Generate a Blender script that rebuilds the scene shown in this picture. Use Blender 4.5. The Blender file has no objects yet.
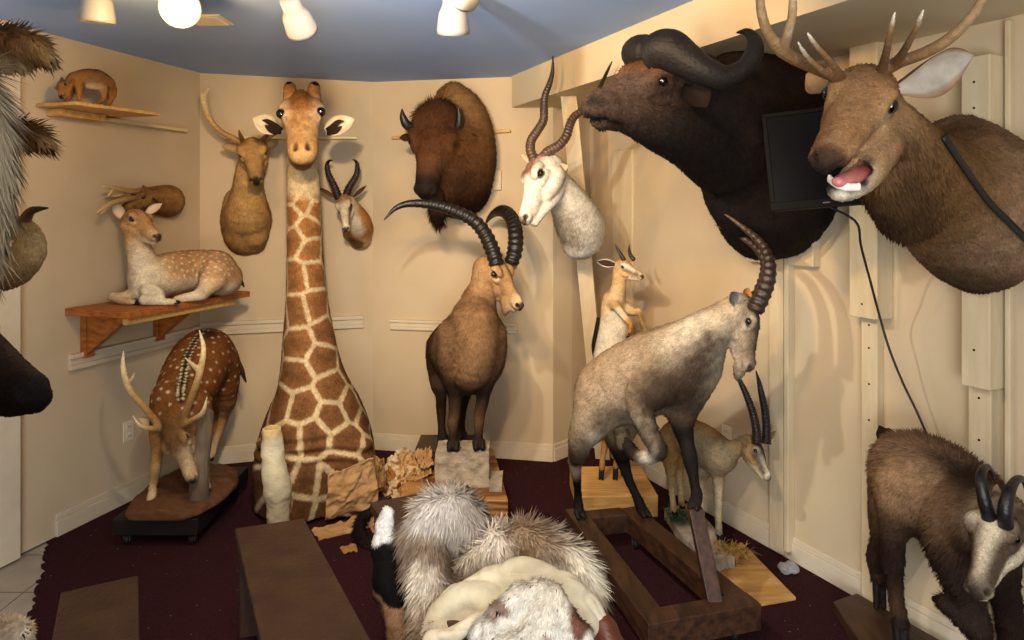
import bpy, math, random
import numpy as np
from mathutils import Vector, Matrix
random.seed(7)
rng = np.random.default_rng(11)
SC = bpy.context.scene
COL = SC.collection
F = 683.0          # focal length in pixels of the 1024 px wide frame
CZ = 1.70          # camera height
HY = 209.0         # horizon row


def P(px, py, d):
    """Point seen at (px, py) that stands d metres in front of the camera."""
    return np.array([(px - 512.0) * d / F, d, CZ - (py - HY) * d / F])


def Q(*rows):
    """rows of (px, py, d, radius px) -> rows of (x, y, z, r)"""
    return [tuple(P(a, b, d)) + (r * d / F,) for a, b, d, r in rows]


def hexc(h):
    c = [int(h[i:i + 2], 16) / 255.0 for i in (0, 2, 4)]
    return np.array([x / 12.92 if x < .04045 else ((x + .055) / 1.055) ** 2.4 for x in c])


def C_(h):
    return hexc(h) if isinstance(h, str) else np.asarray(h, float)


# ------------------------------------------------------------------ materials
def new_mat(name):
    m = bpy.data.materials.new(name)
    m.use_nodes = True
    nt = m.node_tree
    b = nt.nodes['Principled BSDF']
    return m, nt, b


def N(nt, typ, **kw):
    n = nt.nodes.new(typ)
    for k, v in kw.items():
        setattr(n, k, v)
    return n


def mottled(name, c1, c2, scale=8.0, rough=.7, bump=.0, bscale=60.0, detail=4.0, spec=.3, stretch=(1, 1, 1), rng_=(.35, .65), metallic=0.0):
    """base colour wandering between two tones, with an optional fine bump"""
    m, nt, b = new_mat(name)
    tc = N(nt, 'ShaderNodeTexCoord')
    mp = N(nt, 'ShaderNodeMapping')
    mp.inputs['Scale'].default_value = stretch
    nt.links.new(tc.outputs['Object'], mp.inputs['Vector'])
    no = N(nt, 'ShaderNodeTexNoise')
    no.inputs['Scale'].default_value = scale
    no.inputs['Detail'].default_value = detail
    nt.links.new(mp.outputs['Vector'], no.inputs['Vector'])
    cr = N(nt, 'ShaderNodeValToRGB')
    cr.color_ramp.elements[0].position, cr.color_ramp.elements[1].position = rng_
    cr.color_ramp.elements[0].color = (*C_(c1), 1)
    cr.color_ramp.elements[1].color = (*C_(c2), 1)
    nt.links.new(no.outputs['Fac'], cr.inputs['Fac'])
    nt.links.new(cr.outputs['Color'], b.inputs['Base Color'])
    b.inputs['Roughness'].default_value = rough
    b.inputs['Specular IOR Level'].default_value = spec
    b.inputs['Metallic'].default_value = metallic
    if bump:
        n2 = N(nt, 'ShaderNodeTexNoise')
        n2.inputs['Scale'].default_value = bscale
        n2.inputs['Detail'].default_value = 3
        nt.links.new(mp.outputs['Vector'], n2.inputs['Vector'])
        bp = N(nt, 'ShaderNodeBump')
        bp.inputs['Strength'].default_value = bump
        bp.inputs['Distance'].default_value = .01
        nt.links.new(n2.outputs['Fac'], bp.inputs['Height'])
        nt.links.new(bp.outputs['Normal'], b.inputs['Normal'])
    return m


def painted(name, rough=.75, spec=.25, var=.35, scale=55.0, bump=.25, bscale=220.0, sheen=0.0):
    """material that reads the mesh's own colour attribute, with mottling and bump"""
    m, nt, b = new_mat(name)
    at = N(nt, 'ShaderNodeAttribute', attribute_name='Col')
    tc = N(nt, 'ShaderNodeTexCoord')
    no = N(nt, 'ShaderNodeTexNoise')
    no.inputs['Scale'].default_value = scale
    no.inputs['Detail'].default_value = 5
    nt.links.new(tc.outputs['Object'], no.inputs['Vector'])
    mr = N(nt, 'ShaderNodeMapRange')
    mr.inputs['From Min'].default_value = .3
    mr.inputs['From Max'].default_value = .7
    mr.inputs['To Min'].default_value = 1 - var
    mr.inputs['To Max'].default_value = 1 + var * .8
    nt.links.new(no.outputs['Fac'], mr.inputs['Value'])
    mx = N(nt, 'ShaderNodeVectorMath', operation='SCALE')
    nt.links.new(at.outputs['Color'], mx.inputs[0])
    nt.links.new(mr.outputs['Result'], mx.inputs['Scale'])
    nt.links.new(mx.outputs['Vector'], b.inputs['Base Color'])
    b.inputs['Roughness'].default_value = rough
    b.inputs['Specular IOR Level'].default_value = spec
    if sheen:
        b.inputs['Sheen Weight'].default_value = sheen
    if bump:
        n2 = N(nt, 'ShaderNodeTexNoise')
        n2.inputs['Scale'].default_value = bscale
        n2.inputs['Detail'].default_value = 2
        nt.links.new(tc.outputs['Object'], n2.inputs['Vector'])
        bp = N(nt, 'ShaderNodeBump')
        bp.inputs['Strength'].default_value = bump
        bp.inputs['Distance'].default_value = .006
        nt.links.new(n2.outputs['Fac'], bp.inputs['Height'])
        nt.links.new(bp.outputs['Normal'], b.inputs['Normal'])
    return m


def plain(name, c, rough=.5, spec=.5, metallic=0.0, emit=None, estr=0.0):
    m, nt, b = new_mat(name)
    b.inputs['Base Color'].default_value = (*C_(c), 1)
    b.inputs['Roughness'].default_value = rough
    b.inputs['Specular IOR Level'].default_value = spec
    b.inputs['Metallic'].default_value = metallic
    if emit is not None:
        b.inputs['Emission Color'].default_value = (*C_(emit), 1)
        b.inputs['Emission Strength'].default_value = estr
    return m


M = {}
M['fur'] = painted('fur_coat', rough=.8, spec=.15, var=.22, scale=18, bump=.2, bscale=140)
M['shag'] = painted('long_fur', rough=.85, spec=.12, var=.2, scale=30, bump=0)
M['horn'] = painted('horn', rough=.42, spec=.5, var=.3, scale=40, bump=.4, bscale=120)
M['antler'] = painted('antler', rough=.5, spec=.4, var=.25, scale=60, bump=.5, bscale=150)
M['hide'] = painted('hide', rough=.8, spec=.15, var=.18, scale=14, bump=.3, bscale=90)
M['eye'] = plain('glass_eye', '0a0603', rough=.06, spec=.9)
M['hoof'] = mottled('hoof', '0e0b09', '1f1813', scale=40, rough=.6, bump=.2, spec=.2)


# ------------------------------------------------------------------ objects
def link(o, parent=None):
    COL.objects.link(o)
    if parent is not None:
        o.parent = parent
    return o


def tag(o, label=None, cat=None, group=None, kind=None):
    for k, v in (('label', label), ('category', cat), ('group', group), ('kind', kind)):
        if v:
            o[k] = v
    return o


def thing(name, loc, label, cat, group=None):
    o = bpy.data.objects.new(name, None)
    o.location = Vector([float(v) for v in loc])
    o.empty_display_size = .1
    link(o)
    return tag(o, label, cat, group)


def mesh_obj(name, verts, faces, mat, parent=None, cols=None, smooth=True, normals=None):
    """verts n x 3 in world space; faces: list of index arrays (k x 3 or k x 4)."""
    V = np.asarray(verts, np.float64).copy()
    if parent is not None:
        off = np.zeros(3)
        p = parent
        while p is not None:
            off += np.array(p.location)
            p = p.parent
        V -= off
        loc = None
    else:
        loc = V.mean(0) * .5 + .5 * (V.min(0) + V.max(0)) * 1.0
        loc = .5 * (V.min(0) + V.max(0))
        loc[2] = V[:, 2].min()
        V -= loc
    me = bpy.data.meshes.new(name)
    groups = [np.asarray(f, np.int32) for f in (faces if isinstance(faces, list) else [faces]) if len(f)]
    flat = np.concatenate([g.ravel() for g in groups])
    tot = np.concatenate([np.full(len(g), g.shape[1], np.int32) for g in groups])
    start = np.concatenate([[0], np.cumsum(tot)[:-1]]).astype(np.int32)
    me.vertices.add(len(V))
    me.vertices.foreach_set('co', V.astype(np.float32).ravel())
    me.loops.add(len(flat))
    me.loops.foreach_set('vertex_index', flat)
    me.polygons.add(len(tot))
    me.polygons.foreach_set('loop_start', start)
    me.polygons.foreach_set('loop_total', tot)
    me.update(calc_edges=True)
    me.validate()
    me.polygons.foreach_set('use_smooth', np.full(len(me.polygons), bool(smooth)))
    if cols is not None:
        a = me.color_attributes.new('Col', 'FLOAT_COLOR', 'POINT')
        c4 = np.ones((len(V), 4), np.float32)
        c4[:, :3] = cols
        a.data.foreach_set('color', c4.ravel())
    if normals is not None:
        me.normals_split_custom_set_from_vertices([tuple(n) for n in normals.tolist()])
    me.materials.append(mat)
    o = bpy.data.objects.new(name, me)
    if loc is not None:
        o.location = Vector(loc)
    return link(o, parent)


# ------------------------------------------------------------------ boxes & simple solids
class MB:
    """collects simple solids into ONE mesh"""

    def __init__(s):
        s.v, s.f = [], []

    def hexa(s, c8, bevel=0):
        n = len(s.v)
        s.v += [tuple(map(float, p)) for p in c8]
        for q in ((0, 3, 2, 1), (4, 5, 6, 7), (0, 1, 5, 4), (1, 2, 6, 5), (2, 3, 7, 6), (3, 0, 4, 7)):
            s.f.append(tuple(n + i for i in q))
        return s

    def box(s, x0, x1, y0, y1, z0, z1):
        return s.hexa([(x0, y0, z0), (x1, y0, z0), (x1, y1, z0), (x0, y1, z0), (x0, y0, z1), (x1, y0, z1), (x1, y1, z1), (x0, y1, z1)])

    def frame_box(s, o, ux, uy, a0, a1, b0, b1, z0, z1):
        """box in a vertical frame: origin o (xy), along ux (xy unit), out uy (xy unit)"""
        o, ux, uy = np.array(o[:2], float), np.array(ux[:2], float), np.array(uy[:2], float)
        pts = []
        for z in (z0, z1):
            for a, b in ((a0, b0), (a1, b0), (a1, b1), (a0, b1)):
                p = o + ux * a + uy * b
                pts.append((p[0], p[1], z))
        return s.hexa(pts)

    def prism(s, poly, vec):
        """polygon (3d points) extruded by vec"""
        n = len(s.v)
        k = len(poly)
        poly = np.asarray(poly, float)
        s.v += [tuple(p) for p in poly] + [tuple(p) for p in poly + np.asarray(vec, float)]
        s.f.append(tuple(n + i for i in range(k))[::-1])
        s.f.append(tuple(n + k + i for i in range(k)))
        for i in range(k):
            j = (i + 1) % k
            s.f.append((n + i, n + j, n + k + j, n + k + i))
        return s

    def tube(s, pts, r, seg=10, caps=True):
        pts = np.asarray(pts, float)
        rr = np.full(len(pts), r, float) if np.isscalar(r) else np.asarray(r, float)
        n0 = len(s.v)
        T = np.gradient(pts, axis=0)
        T /= np.linalg.norm(T, axis=1)[:, None] + 1e-12
        a = np.array([0, 0, 1.0]) if abs(T[0][2]) < .9 else np.array([1.0, 0, 0])
        nrm = np.cross(T[0], a)
        nrm /= np.linalg.norm(nrm)
        for i in range(len(pts)):
            nrm = nrm - T[i] * nrm.dot(T[i])
            nrm /= np.linalg.norm(nrm)
            b = np.cross(T[i], nrm)
            for k in range(seg):
                t = 2 * math.pi * k / seg
                s.v.append(tuple(pts[i] + rr[i] * (math.cos(t) * nrm + math.sin(t) * b)))
        for i in range(len(pts) - 1):
            for k in range(seg):
                k2 = (k + 1) % seg
                s.f.append((n0 + i * seg + k, n0 + i * seg + k2, n0 + (i + 1) * seg + k2, n0 + (i + 1) * seg + k))
        if caps:
            s.f.append(tuple(n0 + k for k in range(seg))[::-1])
            s.f.append(tuple(n0 + (len(pts) - 1) * seg + k for k in range(seg)))
        return s

    def build(s, name, mat, parent=None, bevel=0.0, smooth=False, segs=2):
        V = np.array(s.v)
        if parent is not None:
            off = np.zeros(3)
            p = parent
            while p is not None:
                off += np.array(p.location)
                p = p.parent
            loc = np.zeros(3)
        else:
            off = .5 * (V.min(0) + V.max(0))
            off[2] = V[:, 2].min()
            loc = off
        me = bpy.data.meshes.new(name)
        me.from_pydata([tuple(p) for p in (V - off)], [], s.f)
        me.update()
        if smooth:
            me.polygons.foreach_set('use_smooth', np.ones(len(me.polygons), bool))
        me.materials.append(mat)
        o = bpy.data.objects.new(name, me)
        o.location = Vector(loc)
        link(o, parent)
        if bevel:
            b = o.modifiers.new('bevel', 'BEVEL')
            b.width = bevel
            b.segments = segs
            b.limit_method = 'ANGLE'
        return o


def struct(o):
    o['kind'] = 'structure'
    return o


# ------------------------------------------------------------------ implicit bodies
def catmull(pts, n):
    """n samples along a centripetal-ish Catmull-Rom through the rows of pts"""
    p = np.asarray(pts, float)
    if len(p) < 3:
        t = np.linspace(0, 1, max(n, 2))[:, None]
        return p[0] * (1 - t) + p[-1] * t
    ext = np.vstack([2 * p[0] - p[1], p, 2 * p[-1] - p[-2]])
    seg = np.linalg.norm(np.diff(p[:, :3], axis=0), axis=1) + 1e-9
    cum = np.concatenate([[0], np.cumsum(seg)])
    u = np.linspace(0, cum[-1], n)
    i = np.clip(np.searchsorted(cum, u, side='right') - 1, 0, len(p) - 2)
    t = ((u - cum[i]) / seg[i])[:, None]
    p0, p1, p2, p3 = ext[i], ext[i + 1], ext[i + 2], ext[i + 3]
    return .5 * (2 * p1 + (p2 - p0) * t + (2 * p0 - 5 * p1 + 4 * p2 - p3) * t ** 2 + (3 * p1 - p0 - 3 * p2 + p3) * t ** 3)


def unit(v):
    v = np.asarray(v, float)
    return v / (np.linalg.norm(v) + 1e-12)


class Chain:
    def __init__(s, pts, k=.03, col=None, sq=None, sub=False, n=None):
        p = np.asarray(pts, float)
        cols = None
        if col is not None:
            if isinstance(col, (list, tuple)) and isinstance(col[0], (str, np.ndarray)):
                cc = np.array([C_(c) for c in col])
                u = np.linspace(0, 1, len(p))
                cols = np.stack([np.interp(u, np.linspace(0, 1, len(cc)), cc[:, k_]) for k_ in range(3)], 1)
            else:
                cols = np.tile(C_(col), (len(p), 1))
        else:
            cols = np.tile(np.array([np.nan] * 3), (len(p), 1))
        full = np.hstack([p, cols])
        if len(p) == 1:
            full = np.vstack([full, full + np.array([1e-5, 0, 0, 0, 0, 0, 0])])
        elif n != 0 and len(p) > 2:
            full = catmull(full, n or (len(p) - 1) * 4 + 1)
        s.p, s.r, s.c = full[:, :3], np.maximum(full[:, 3], 1e-4), np.clip(full[:, 4:], 0, 1)
        s.k, s.sub = k, sub
        s.A = np.eye(3)
        s.s = 1.0
        if sq is not None:
            for ax, f in (sq if isinstance(sq, list) else [sq]):
                ax = unit(ax)
                s.A = s.A @ (np.eye(3) + (1 / f - 1) * np.outer(ax, ax))
                s.s = min(s.s, f)
        s.fmax = 1.0
        if sq is not None:
            s.fmax = max([1.0] + [f for _, f in (sq if isinstance(sq, list) else [sq])])
        s.tp = s.p @ s.A.T

    def bbox(s, pad):
        m = s.r * s.fmax + pad
        return (s.p - m[:, None]).min(0), (s.p + m[:, None]).max(0)

    def dist(s, X, want_col=False):
        Y = X @ s.A.T
        best = np.full(len(X), 1e3)
        bc = None
        if want_col:
            bc = np.zeros((len(X), 3))
        for i in range(len(s.p) - 1):
            a, b = s.tp[i], s.tp[i + 1]
            ab = b - a
            t = np.clip((Y - a) @ ab / (ab @ ab + 1e-12), 0, 1)
            d = np.linalg.norm(Y - a - t[:, None] * ab, axis=1) - (s.r[i] + t * (s.r[i + 1] - s.r[i]))
            if want_col:
                m = d < best
                bc[m] = s.c[i] + t[m, None] * (s.c[i + 1] - s.c[i])
            best = np.minimum(best, d)
        best = best * s.s
        return (best, bc) if want_col else best


def surface_nets(D, org, h):
    """surface of D<0 as vertices and quads"""
    S = D < 0
    nx, ny, nz = D.shape
    c = np.zeros((nx - 1, ny - 1, nz - 1), np.int8)
    for i in (0, 1):
        for j in (0, 1):
            for k in (0, 1):
                c += S[i:nx - 1 + i, j:ny - 1 + j, k:nz - 1 + k]
    act = (c > 0) & (c < 8)
    I = np.argwhere(act)
    idx = np.full(act.shape, -1, np.int64)
    idx[act] = np.arange(len(I))
    acc = np.zeros((len(I), 3))
    cnt = np.zeros(len(I))
    corners = [(i, j, k) for i in (0, 1) for j in (0, 1) for k in (0, 1)]
    for a in corners:
        for ax in range(3):
            if a[ax]:
                continue
            b = list(a)
            b[ax] = 1
            va = D[I[:, 0] + a[0], I[:, 1] + a[1], I[:, 2] + a[2]]
            vb = D[I[:, 0] + b[0], I[:, 1] + b[1], I[:, 2] + b[2]]
            m = (va < 0) != (vb < 0)
            t = va[m] / (va[m] - vb[m])
            q = np.tile(np.array(a, float), (m.sum(), 1))
            q[:, ax] += t
            acc[m] += q
            cnt[m] += 1
    V = (I + acc / cnt[:, None]) * h + org
    quads = []
    for ax in range(3):
        o1, o2 = [(1, 2), (2, 0), (0, 1)][ax]
        sl_a = [slice(None)] * 3
        sl_b = [slice(None)] * 3
        sl_a[ax] = slice(0, -1)
        sl_b[ax] = slice(1, None)
        A, B = S[tuple(sl_a)], S[tuple(sl_b)]
        E = np.argwhere(A != B)
        ok = (E[:, o1] > 0) & (E[:, o2] > 0) & (E[:, o1] < D.shape[o1] - 1) & (E[:, o2] < D.shape[o2] - 1)
        E = E[ok]
        q = []
        for d1, d2 in ((1, 1), (0, 1), (0, 0), (1, 0)):
            e = E.copy()
            e[:, o1] -= d1
            e[:, o2] -= d2
            q.append(idx[e[:, 0], e[:, 1], e[:, 2]])
        q = np.stack(q, 1)
        flip = ~A[E[:, 0], E[:, 1], E[:, 2]]
        q[flip] = q[flip][:, ::-1]
        quads.append(q)
    return V, np.concatenate(quads)


def vnormals(V, Qd):
    n = np.zeros_like(V)
    fn = np.cross(V[Qd[:, 2]] - V[Qd[:, 0]], V[Qd[:, 3]] - V[Qd[:, 1]])
    for k in range(4):
        np.add.at(n, Qd[:, k], fn)
    return n / (np.linalg.norm(n, axis=1)[:, None] + 1e-12)


def hash_noise(X, scale, seed=0):
    """smooth value noise in [0,1]"""
    Y = X * scale + seed * 17.13
    i = np.floor(Y).astype(np.int64)
    f = Y - i
    f = f * f * (3 - 2 * f)

    def h(a, b, c):
        v = (a * 374761393 + b * 668265263 + c * 2147483647 + seed * 974711) & 0x7fffffff
        v = ((v ^ (v >> 13)) * 1274126177) & 0x7fffffff
        return ((v ^ (v >> 16)) & 0xffff) / 65535.0
    out = 0
    for dx in (0, 1):
        for dy in (0, 1):
            for dz in (0, 1):
                w = (f[:, 0] if dx else 1 - f[:, 0]) * (f[:, 1] if dy else 1 - f[:, 1]) * (f[:, 2] if dz else 1 - f[:, 2])
                out = out + w * h(i[:, 0] + dx, i[:, 1] + dy, i[:, 2] + dz)
    return out


class Body:
    """soft union of tapered limbs, meshed as one continuous skin, with painted colour patches and short fur"""

    def __init__(s, vox=.009, base='8a6a48', soft=.02, shrink=.0):
        s.shrink = shrink
        s.vox, s.base, s.soft = vox, C_(base), soft
        s.ch, s.cut, s.pt, s.furz = [], [], [], []
        s.deform = None

    def add(s, pts, k=.03, col=None, sq=None, sub=False, n=None):
        if s.shrink and not sub:
            pts = [(a, b, c_, r - s.shrink * min(max((r - .03) / .05, 0), 1)) for a, b, c_, r in pts]
        c = Chain(pts, k, s.base if col is None else col, sq, sub, n)
        s.ch.append(c)
        return c

    def dig(s, pts, k=.01, sq=None, n=None):
        return s.add(pts, k, None, sq, True, n)

    def plane(s, pt, nrm):
        """keep the side the normal points to"""
        s.cut.append((np.asarray(pt, float), unit(nrm)))

    def paint(s, pts, col, soft=.03, a=1.0, sq=None, noise=0.0, n=None):
        s.pt.append((Chain(pts, 0, col, sq, False, n), soft, a, noise))

    def furlen(s, pts, L, soft=.05, n=None):
        s.furz.append((Chain(pts, 0, None, None, False, n), L, soft))

    def field(s, X, upto=None):
        d = np.full(len(X), 1e3)
        for c in s.ch:
            e = c.dist(X)
            if c.sub:
                h = np.clip(.5 - .5 * (d + e) / c.k, 0, 1)
                d = d + (-e - d) * h + c.k * h * (1 - h)
            else:
                h = np.clip(.5 + .5 * (d - e) / c.k, 0, 1)
                d = d + (e - d) * h - c.k * h * (1 - h)
        return d

    def mesh(s, smooth=2):
        h = s.vox
        pos = [c for c in s.ch if not c.sub]
        lo = np.min([c.bbox(2 * h)[0] for c in pos], 0)
        hi = np.max([c.bbox(2 * h)[1] for c in pos], 0)
        dims = np.ceil((hi - lo) / h).astype(int) + 2
        D = np.full(dims, 9.0, np.float64)
        for c in s.ch:
            pad = c.k + 3 * h
            E = None
            a, b = c.bbox(pad)
            i0 = np.clip(np.floor((a - lo) / h).astype(int), 0, dims)
            i1 = np.clip(np.ceil((b - lo) / h).astype(int) + 1, 0, dims)
            if (i1 <= i0).any():
                continue
            sub = D[i0[0]:i1[0], i0[1]:i1[1], i0[2]:i1[2]]
            E = np.full(sub.shape, 9.0)
            gx = [lo[m] + h * np.arange(i0[m], i1[m]) for m in range(3)]
            for i in range(len(c.p) - 1):
                pa, pb, ra, rb = c.p[i], c.p[i + 1], c.r[i], c.r[i + 1]
                m = max(ra, rb) * c.fmax + pad
                l2, h2 = np.minimum(pa, pb) - m, np.maximum(pa, pb) + m
                j0 = [int(np.clip(np.floor((l2[q] - gx[q][0]) / h), 0, sub.shape[q])) for q in range(3)]
                j1 = [int(np.clip(np.ceil((h2[q] - gx[q][0]) / h) + 1, 0, sub.shape[q])) for q in range(3)]
                if any(j1[q] <= j0[q] for q in range(3)):
                    continue
                X = np.stack(np.meshgrid(*[gx[q][j0[q]:j1[q]] for q in range(3)], indexing='ij'), -1)
                Y = X @ c.A.T
                A_, B_ = c.tp[i], c.tp[i + 1]
                ab = B_ - A_
                t = np.clip((Y - A_) @ ab / (ab @ ab + 1e-12), 0, 1)
                e = (np.sqrt(((Y - A_ - t[..., None] * ab) ** 2).sum(-1)) - (ra + t * (rb - ra))) * c.s
                v = E[j0[0]:j1[0], j0[1]:j1[1], j0[2]:j1[2]]
                np.minimum(v, e, out=v)
            if c.sub:
                hh = np.clip(.5 - .5 * (sub + E) / c.k, 0, 1)
                sub[...] = sub + (-E - sub) * hh + c.k * hh * (1 - hh)
            else:
                hh = np.clip(.5 + .5 * (sub - E) / c.k, 0, 1)
                sub[...] = sub + (E - sub) * hh - c.k * hh * (1 - hh)
        if s.cut:
            gx = [lo[m] + h * np.arange(dims[m]) for m in range(3)]
            X = np.stack(np.meshgrid(*gx, indexing='ij'), -1)
            for pt, nr in s.cut:
                D = np.maximum(D, -((X - pt) @ nr))
        D[0], D[-1], D[:, 0], D[:, -1], D[:, :, 0], D[:, :, -1] = [9.0] * 6
        V, Qd = surface_nets(D, lo, h)
        for it in range(smooth):
            acc = np.zeros_like(V)
            cnt = np.zeros(len(V))
            for k in range(4):
                for m in (1, 3):
                    np.add.at(acc, Qd[:, k], V[Qd[:, (k + m) % 4]])
                    np.add.at(cnt, Qd[:, k], 1)
            V = V * .5 + .5 * acc / cnt[:, None]
        if s.deform:
            V = s.deform(V, vnormals(V, Qd))
        # keep only the largest island
        par = np.arange(len(V))
        e1 = np.concatenate([Qd[:, 0], Qd[:, 1], Qd[:, 2]])
        e2 = np.concatenate([Qd[:, 1], Qd[:, 2], Qd[:, 3]])
        while True:
            lo_ = np.minimum(par[e1], par[e2])
            new = par.copy()
            np.minimum.at(new, e1, lo_)
            np.minimum.at(new, e2, lo_)
            new = new[new]
            if (new == par).all():
                break
            par = new
        ids, ct = np.unique(par, return_counts=True)
        if len(ids) > 1:
            big = ids[ct.argmax()]
            keepv = par == big
            mp = np.cumsum(keepv) - 1
            Qd = mp[Qd[keepv[Qd[:, 0]]]]
            V = V[keepv]
        return V, Qd

    def colours(s, V):
        w = np.zeros(len(V))
        acc = np.zeros((len(V), 3))
        for c in s.ch:
            if c.sub:
                continue
            lo, hi = c.bbox(s.soft * 6)
            m = ((V > lo) & (V < hi)).all(1)
            if not m.any():
                continue
            d, cc = c.dist(V[m], True)
            ww = np.exp(-np.clip(d, -.01, 9) / s.soft)
            acc[m] += ww[:, None] * cc
            w[m] += ww
        col = acc / (w[:, None] + 1e-12)
        col[w < 1e-9] = s.base
        for c, soft, a, noise in s.pt:
            lo, hi = c.bbox(soft + noise)
            m = ((V > lo) & (V < hi)).all(1)
            if not m.any():
                continue
            d, cc = c.dist(V[m], True)
            if noise:
                d = d + noise * (2 * hash_noise(V[m], 45.0, 3) - 1)
            t = np.clip(1 - d / soft, 0, 1)
            t = (t * t * (3 - 2 * t) * a)[:, None]
            col[m] = col[m] * (1 - t) + cc * t
        return np.clip(col, 0, 1)

    def build(s, name, parent, fur=.0, lean=.8, flow=None, mat=None, smooth=2, tint=None, jitter=.35, lift=.5, pattern=None, droop=.5):
        V, Qd = s.mesh(smooth)
        nv = vnormals(V, Qd)
        col = s.colours(V)
        if pattern:
            col = pattern(V, nv, col)
        if not fur and not s.furz:
            return mesh_obj(name, V, [Qd], mat or M['fur'], parent, col)
        L = np.full(len(V), float(fur))
        for c, l, soft in s.furz:
            d = c.dist(V)
            t = np.clip(1 - d / soft, 0, 1)
            t = t * t * (3 - 2 * t)
            L = L * (1 - t) + l * t
        r = np.random.default_rng(5)
        cen = V[Qd].mean(1)
        nn = nv[Qd].mean(1)
        nn /= np.linalg.norm(nn, axis=1)[:, None] + 1e-12
        lf = L[Qd].mean(1) * r.uniform(1 - jitter, 1 + jitter, len(Qd))
        fl = np.array([0, 0, -1.0]) if flow is None else flow
        fl = np.tile(fl, (len(cen), 1)) if np.ndim(fl) == 1 else fl
        if callable(flow):
            fl = flow(cen)
        fl = fl / (np.linalg.norm(fl, axis=1)[:, None] + 1e-9)
        fl = fl + np.array([0, 0, -droop])
        fl = fl - nn * (fl * nn).sum(1)[:, None]
        # clumping: jitter direction by low-frequency noise
        jit = np.stack([hash_noise(cen, 60.0, q) - .5 for q in (1, 2, 3)], 1) * 1.1 + r.normal(0, .18, cen.shape)
        dr = nn * lift + fl * lean + jit * .8
        dr /= np.linalg.norm(dr, axis=1)[:, None] + 1e-9
        tip = cen + dr * lf[:, None]
        on = lf > .0025
        Qk, Qs = Qd[on], Qd[~on]
        tip, nt_, dt = tip[on], nn[on], dr[on]
        ti = len(V) + np.arange(len(tip))
        tris = np.concatenate([np.stack([Qk[:, k], Qk[:, (k + 1) % 4], ti], 1) for k in range(4)])
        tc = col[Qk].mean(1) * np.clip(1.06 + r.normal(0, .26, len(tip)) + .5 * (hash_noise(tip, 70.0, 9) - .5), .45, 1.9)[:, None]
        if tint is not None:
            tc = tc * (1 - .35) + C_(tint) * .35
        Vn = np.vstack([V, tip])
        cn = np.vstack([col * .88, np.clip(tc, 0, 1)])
        no = np.vstack([nv, nt_ * .75 + dt * .35 + r.normal(0, .12, dt.shape)])
        no /= np.linalg.norm(no, axis=1)[:, None]
        fc = [tris] + ([Qs] if len(Qs) else [])
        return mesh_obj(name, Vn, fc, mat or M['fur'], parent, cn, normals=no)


# ------------------------------------------------------------------ horns, ears, eyes, hooves
def horn(name, pts, parent, cols, rings=0, amp=.08, seg=14, n=90, flat=None, mat=None, keel=0.0, twist=0.0, ring_end=.85):
    """swept horn; pts rows (x,y,z,r); cols list of hex along its length; rings = ridges along it"""
    q = catmull(pts, n)
    p, rr = q[:, :3], np.maximum(q[:, 3], .0008)
    t = np.linspace(0, 1, n)
    if rings:
        ph = (t / ring_end * rings) % 1.0
        rid = np.where(t < ring_end, (1 - np.abs(2 * ph - 1)) ** 1.5, 0)
        rr = rr * (1 - amp + amp * 2 * rid * np.clip((ring_end - t) * 6, 0, 1))
    T = np.gradient(p, axis=0)
    T /= np.linalg.norm(T, axis=1)[:, None] + 1e-12
    a = np.array([0, 0, 1.0]) if abs(T[0][2]) < .9 else np.array([1.0, 0, 0])
    nrm = unit(np.cross(T[0], a))
    V, Fq, Cc = [], [], []
    cs = np.array([C_(c) for c in cols])
    ct = np.linspace(0, 1, len(cs))
    for i in range(n):
        nrm = unit(nrm - T[i] * nrm.dot(T[i]))
        b = np.cross(T[i], nrm)
        cc = np.array([np.interp(t[i], ct, cs[:, k]) for k in range(3)])
        if rings:
            cc = cc * (.7 + .5 * rid[i])
        for k in range(seg):
            th = 2 * math.pi * k / seg
            v = rr[i] * (math.cos(th) * nrm + math.sin(th) * b)
            if flat is not None:
                ax, fz = flat
                ax = unit(np.asarray(ax) - T[i] * np.dot(ax, T[i]))
                v = v + (fz - 1) * ax * v.dot(ax)
            V.append(p[i] + v)
            Cc.append(cc)
    for i in range(n - 1):
        for k in range(seg):
            k2 = (k + 1) % seg
            Fq.append((i * seg + k, i * seg + k2, (i + 1) * seg + k2, (i + 1) * seg + k))
    V += [p[0], p[-1] + T[-1] * rr[-1]]
    Cc += [Cc[0], Cc[-1]]
    tr = [(k, len(V) - 2, (k + 1) % seg) for k in range(seg)] + [((n - 1) * seg + k, (n - 1) * seg + (k + 1) % seg, len(V) - 1) for k in range(seg)]
    return mesh_obj(name, V, [np.array(Fq), np.array(tr)], mat or M['horn'], parent, np.clip(np.array(Cc), 0, 1))


def ball(name, c, r, mat, parent, sc=(1, 1, 1), n=10):
    V, Fq, Ft = [], [], []
    for i in range(1, n):
        th = math.pi * i / n
        for j in range(2 * n):
            ph = math.pi * j / n
            V.append((math.sin(th) * math.cos(ph), math.sin(th) * math.sin(ph), math.cos(th)))
    m = 2 * n
    for i in range(n - 2):
        for j in range(m):
            Fq.append((i * m + j, (i + 1) * m + j, (i + 1) * m + (j + 1) % m, i * m + (j + 1) % m))
    V += [(0, 0, 1), (0, 0, -1)]
    a, b = len(V) - 2, len(V) - 1
    Ft = [(a, j, (j + 1) % m) for j in range(m)] + [((n - 2) * m + (j + 1) % m, (n - 2) * m + j, b) for j in range(m)]
    V = np.array(V) * r * np.array(sc) + np.asarray(c)
    return mesh_obj(name, V, [np.array(Fq), np.array(Ft)], mat, parent)


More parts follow.
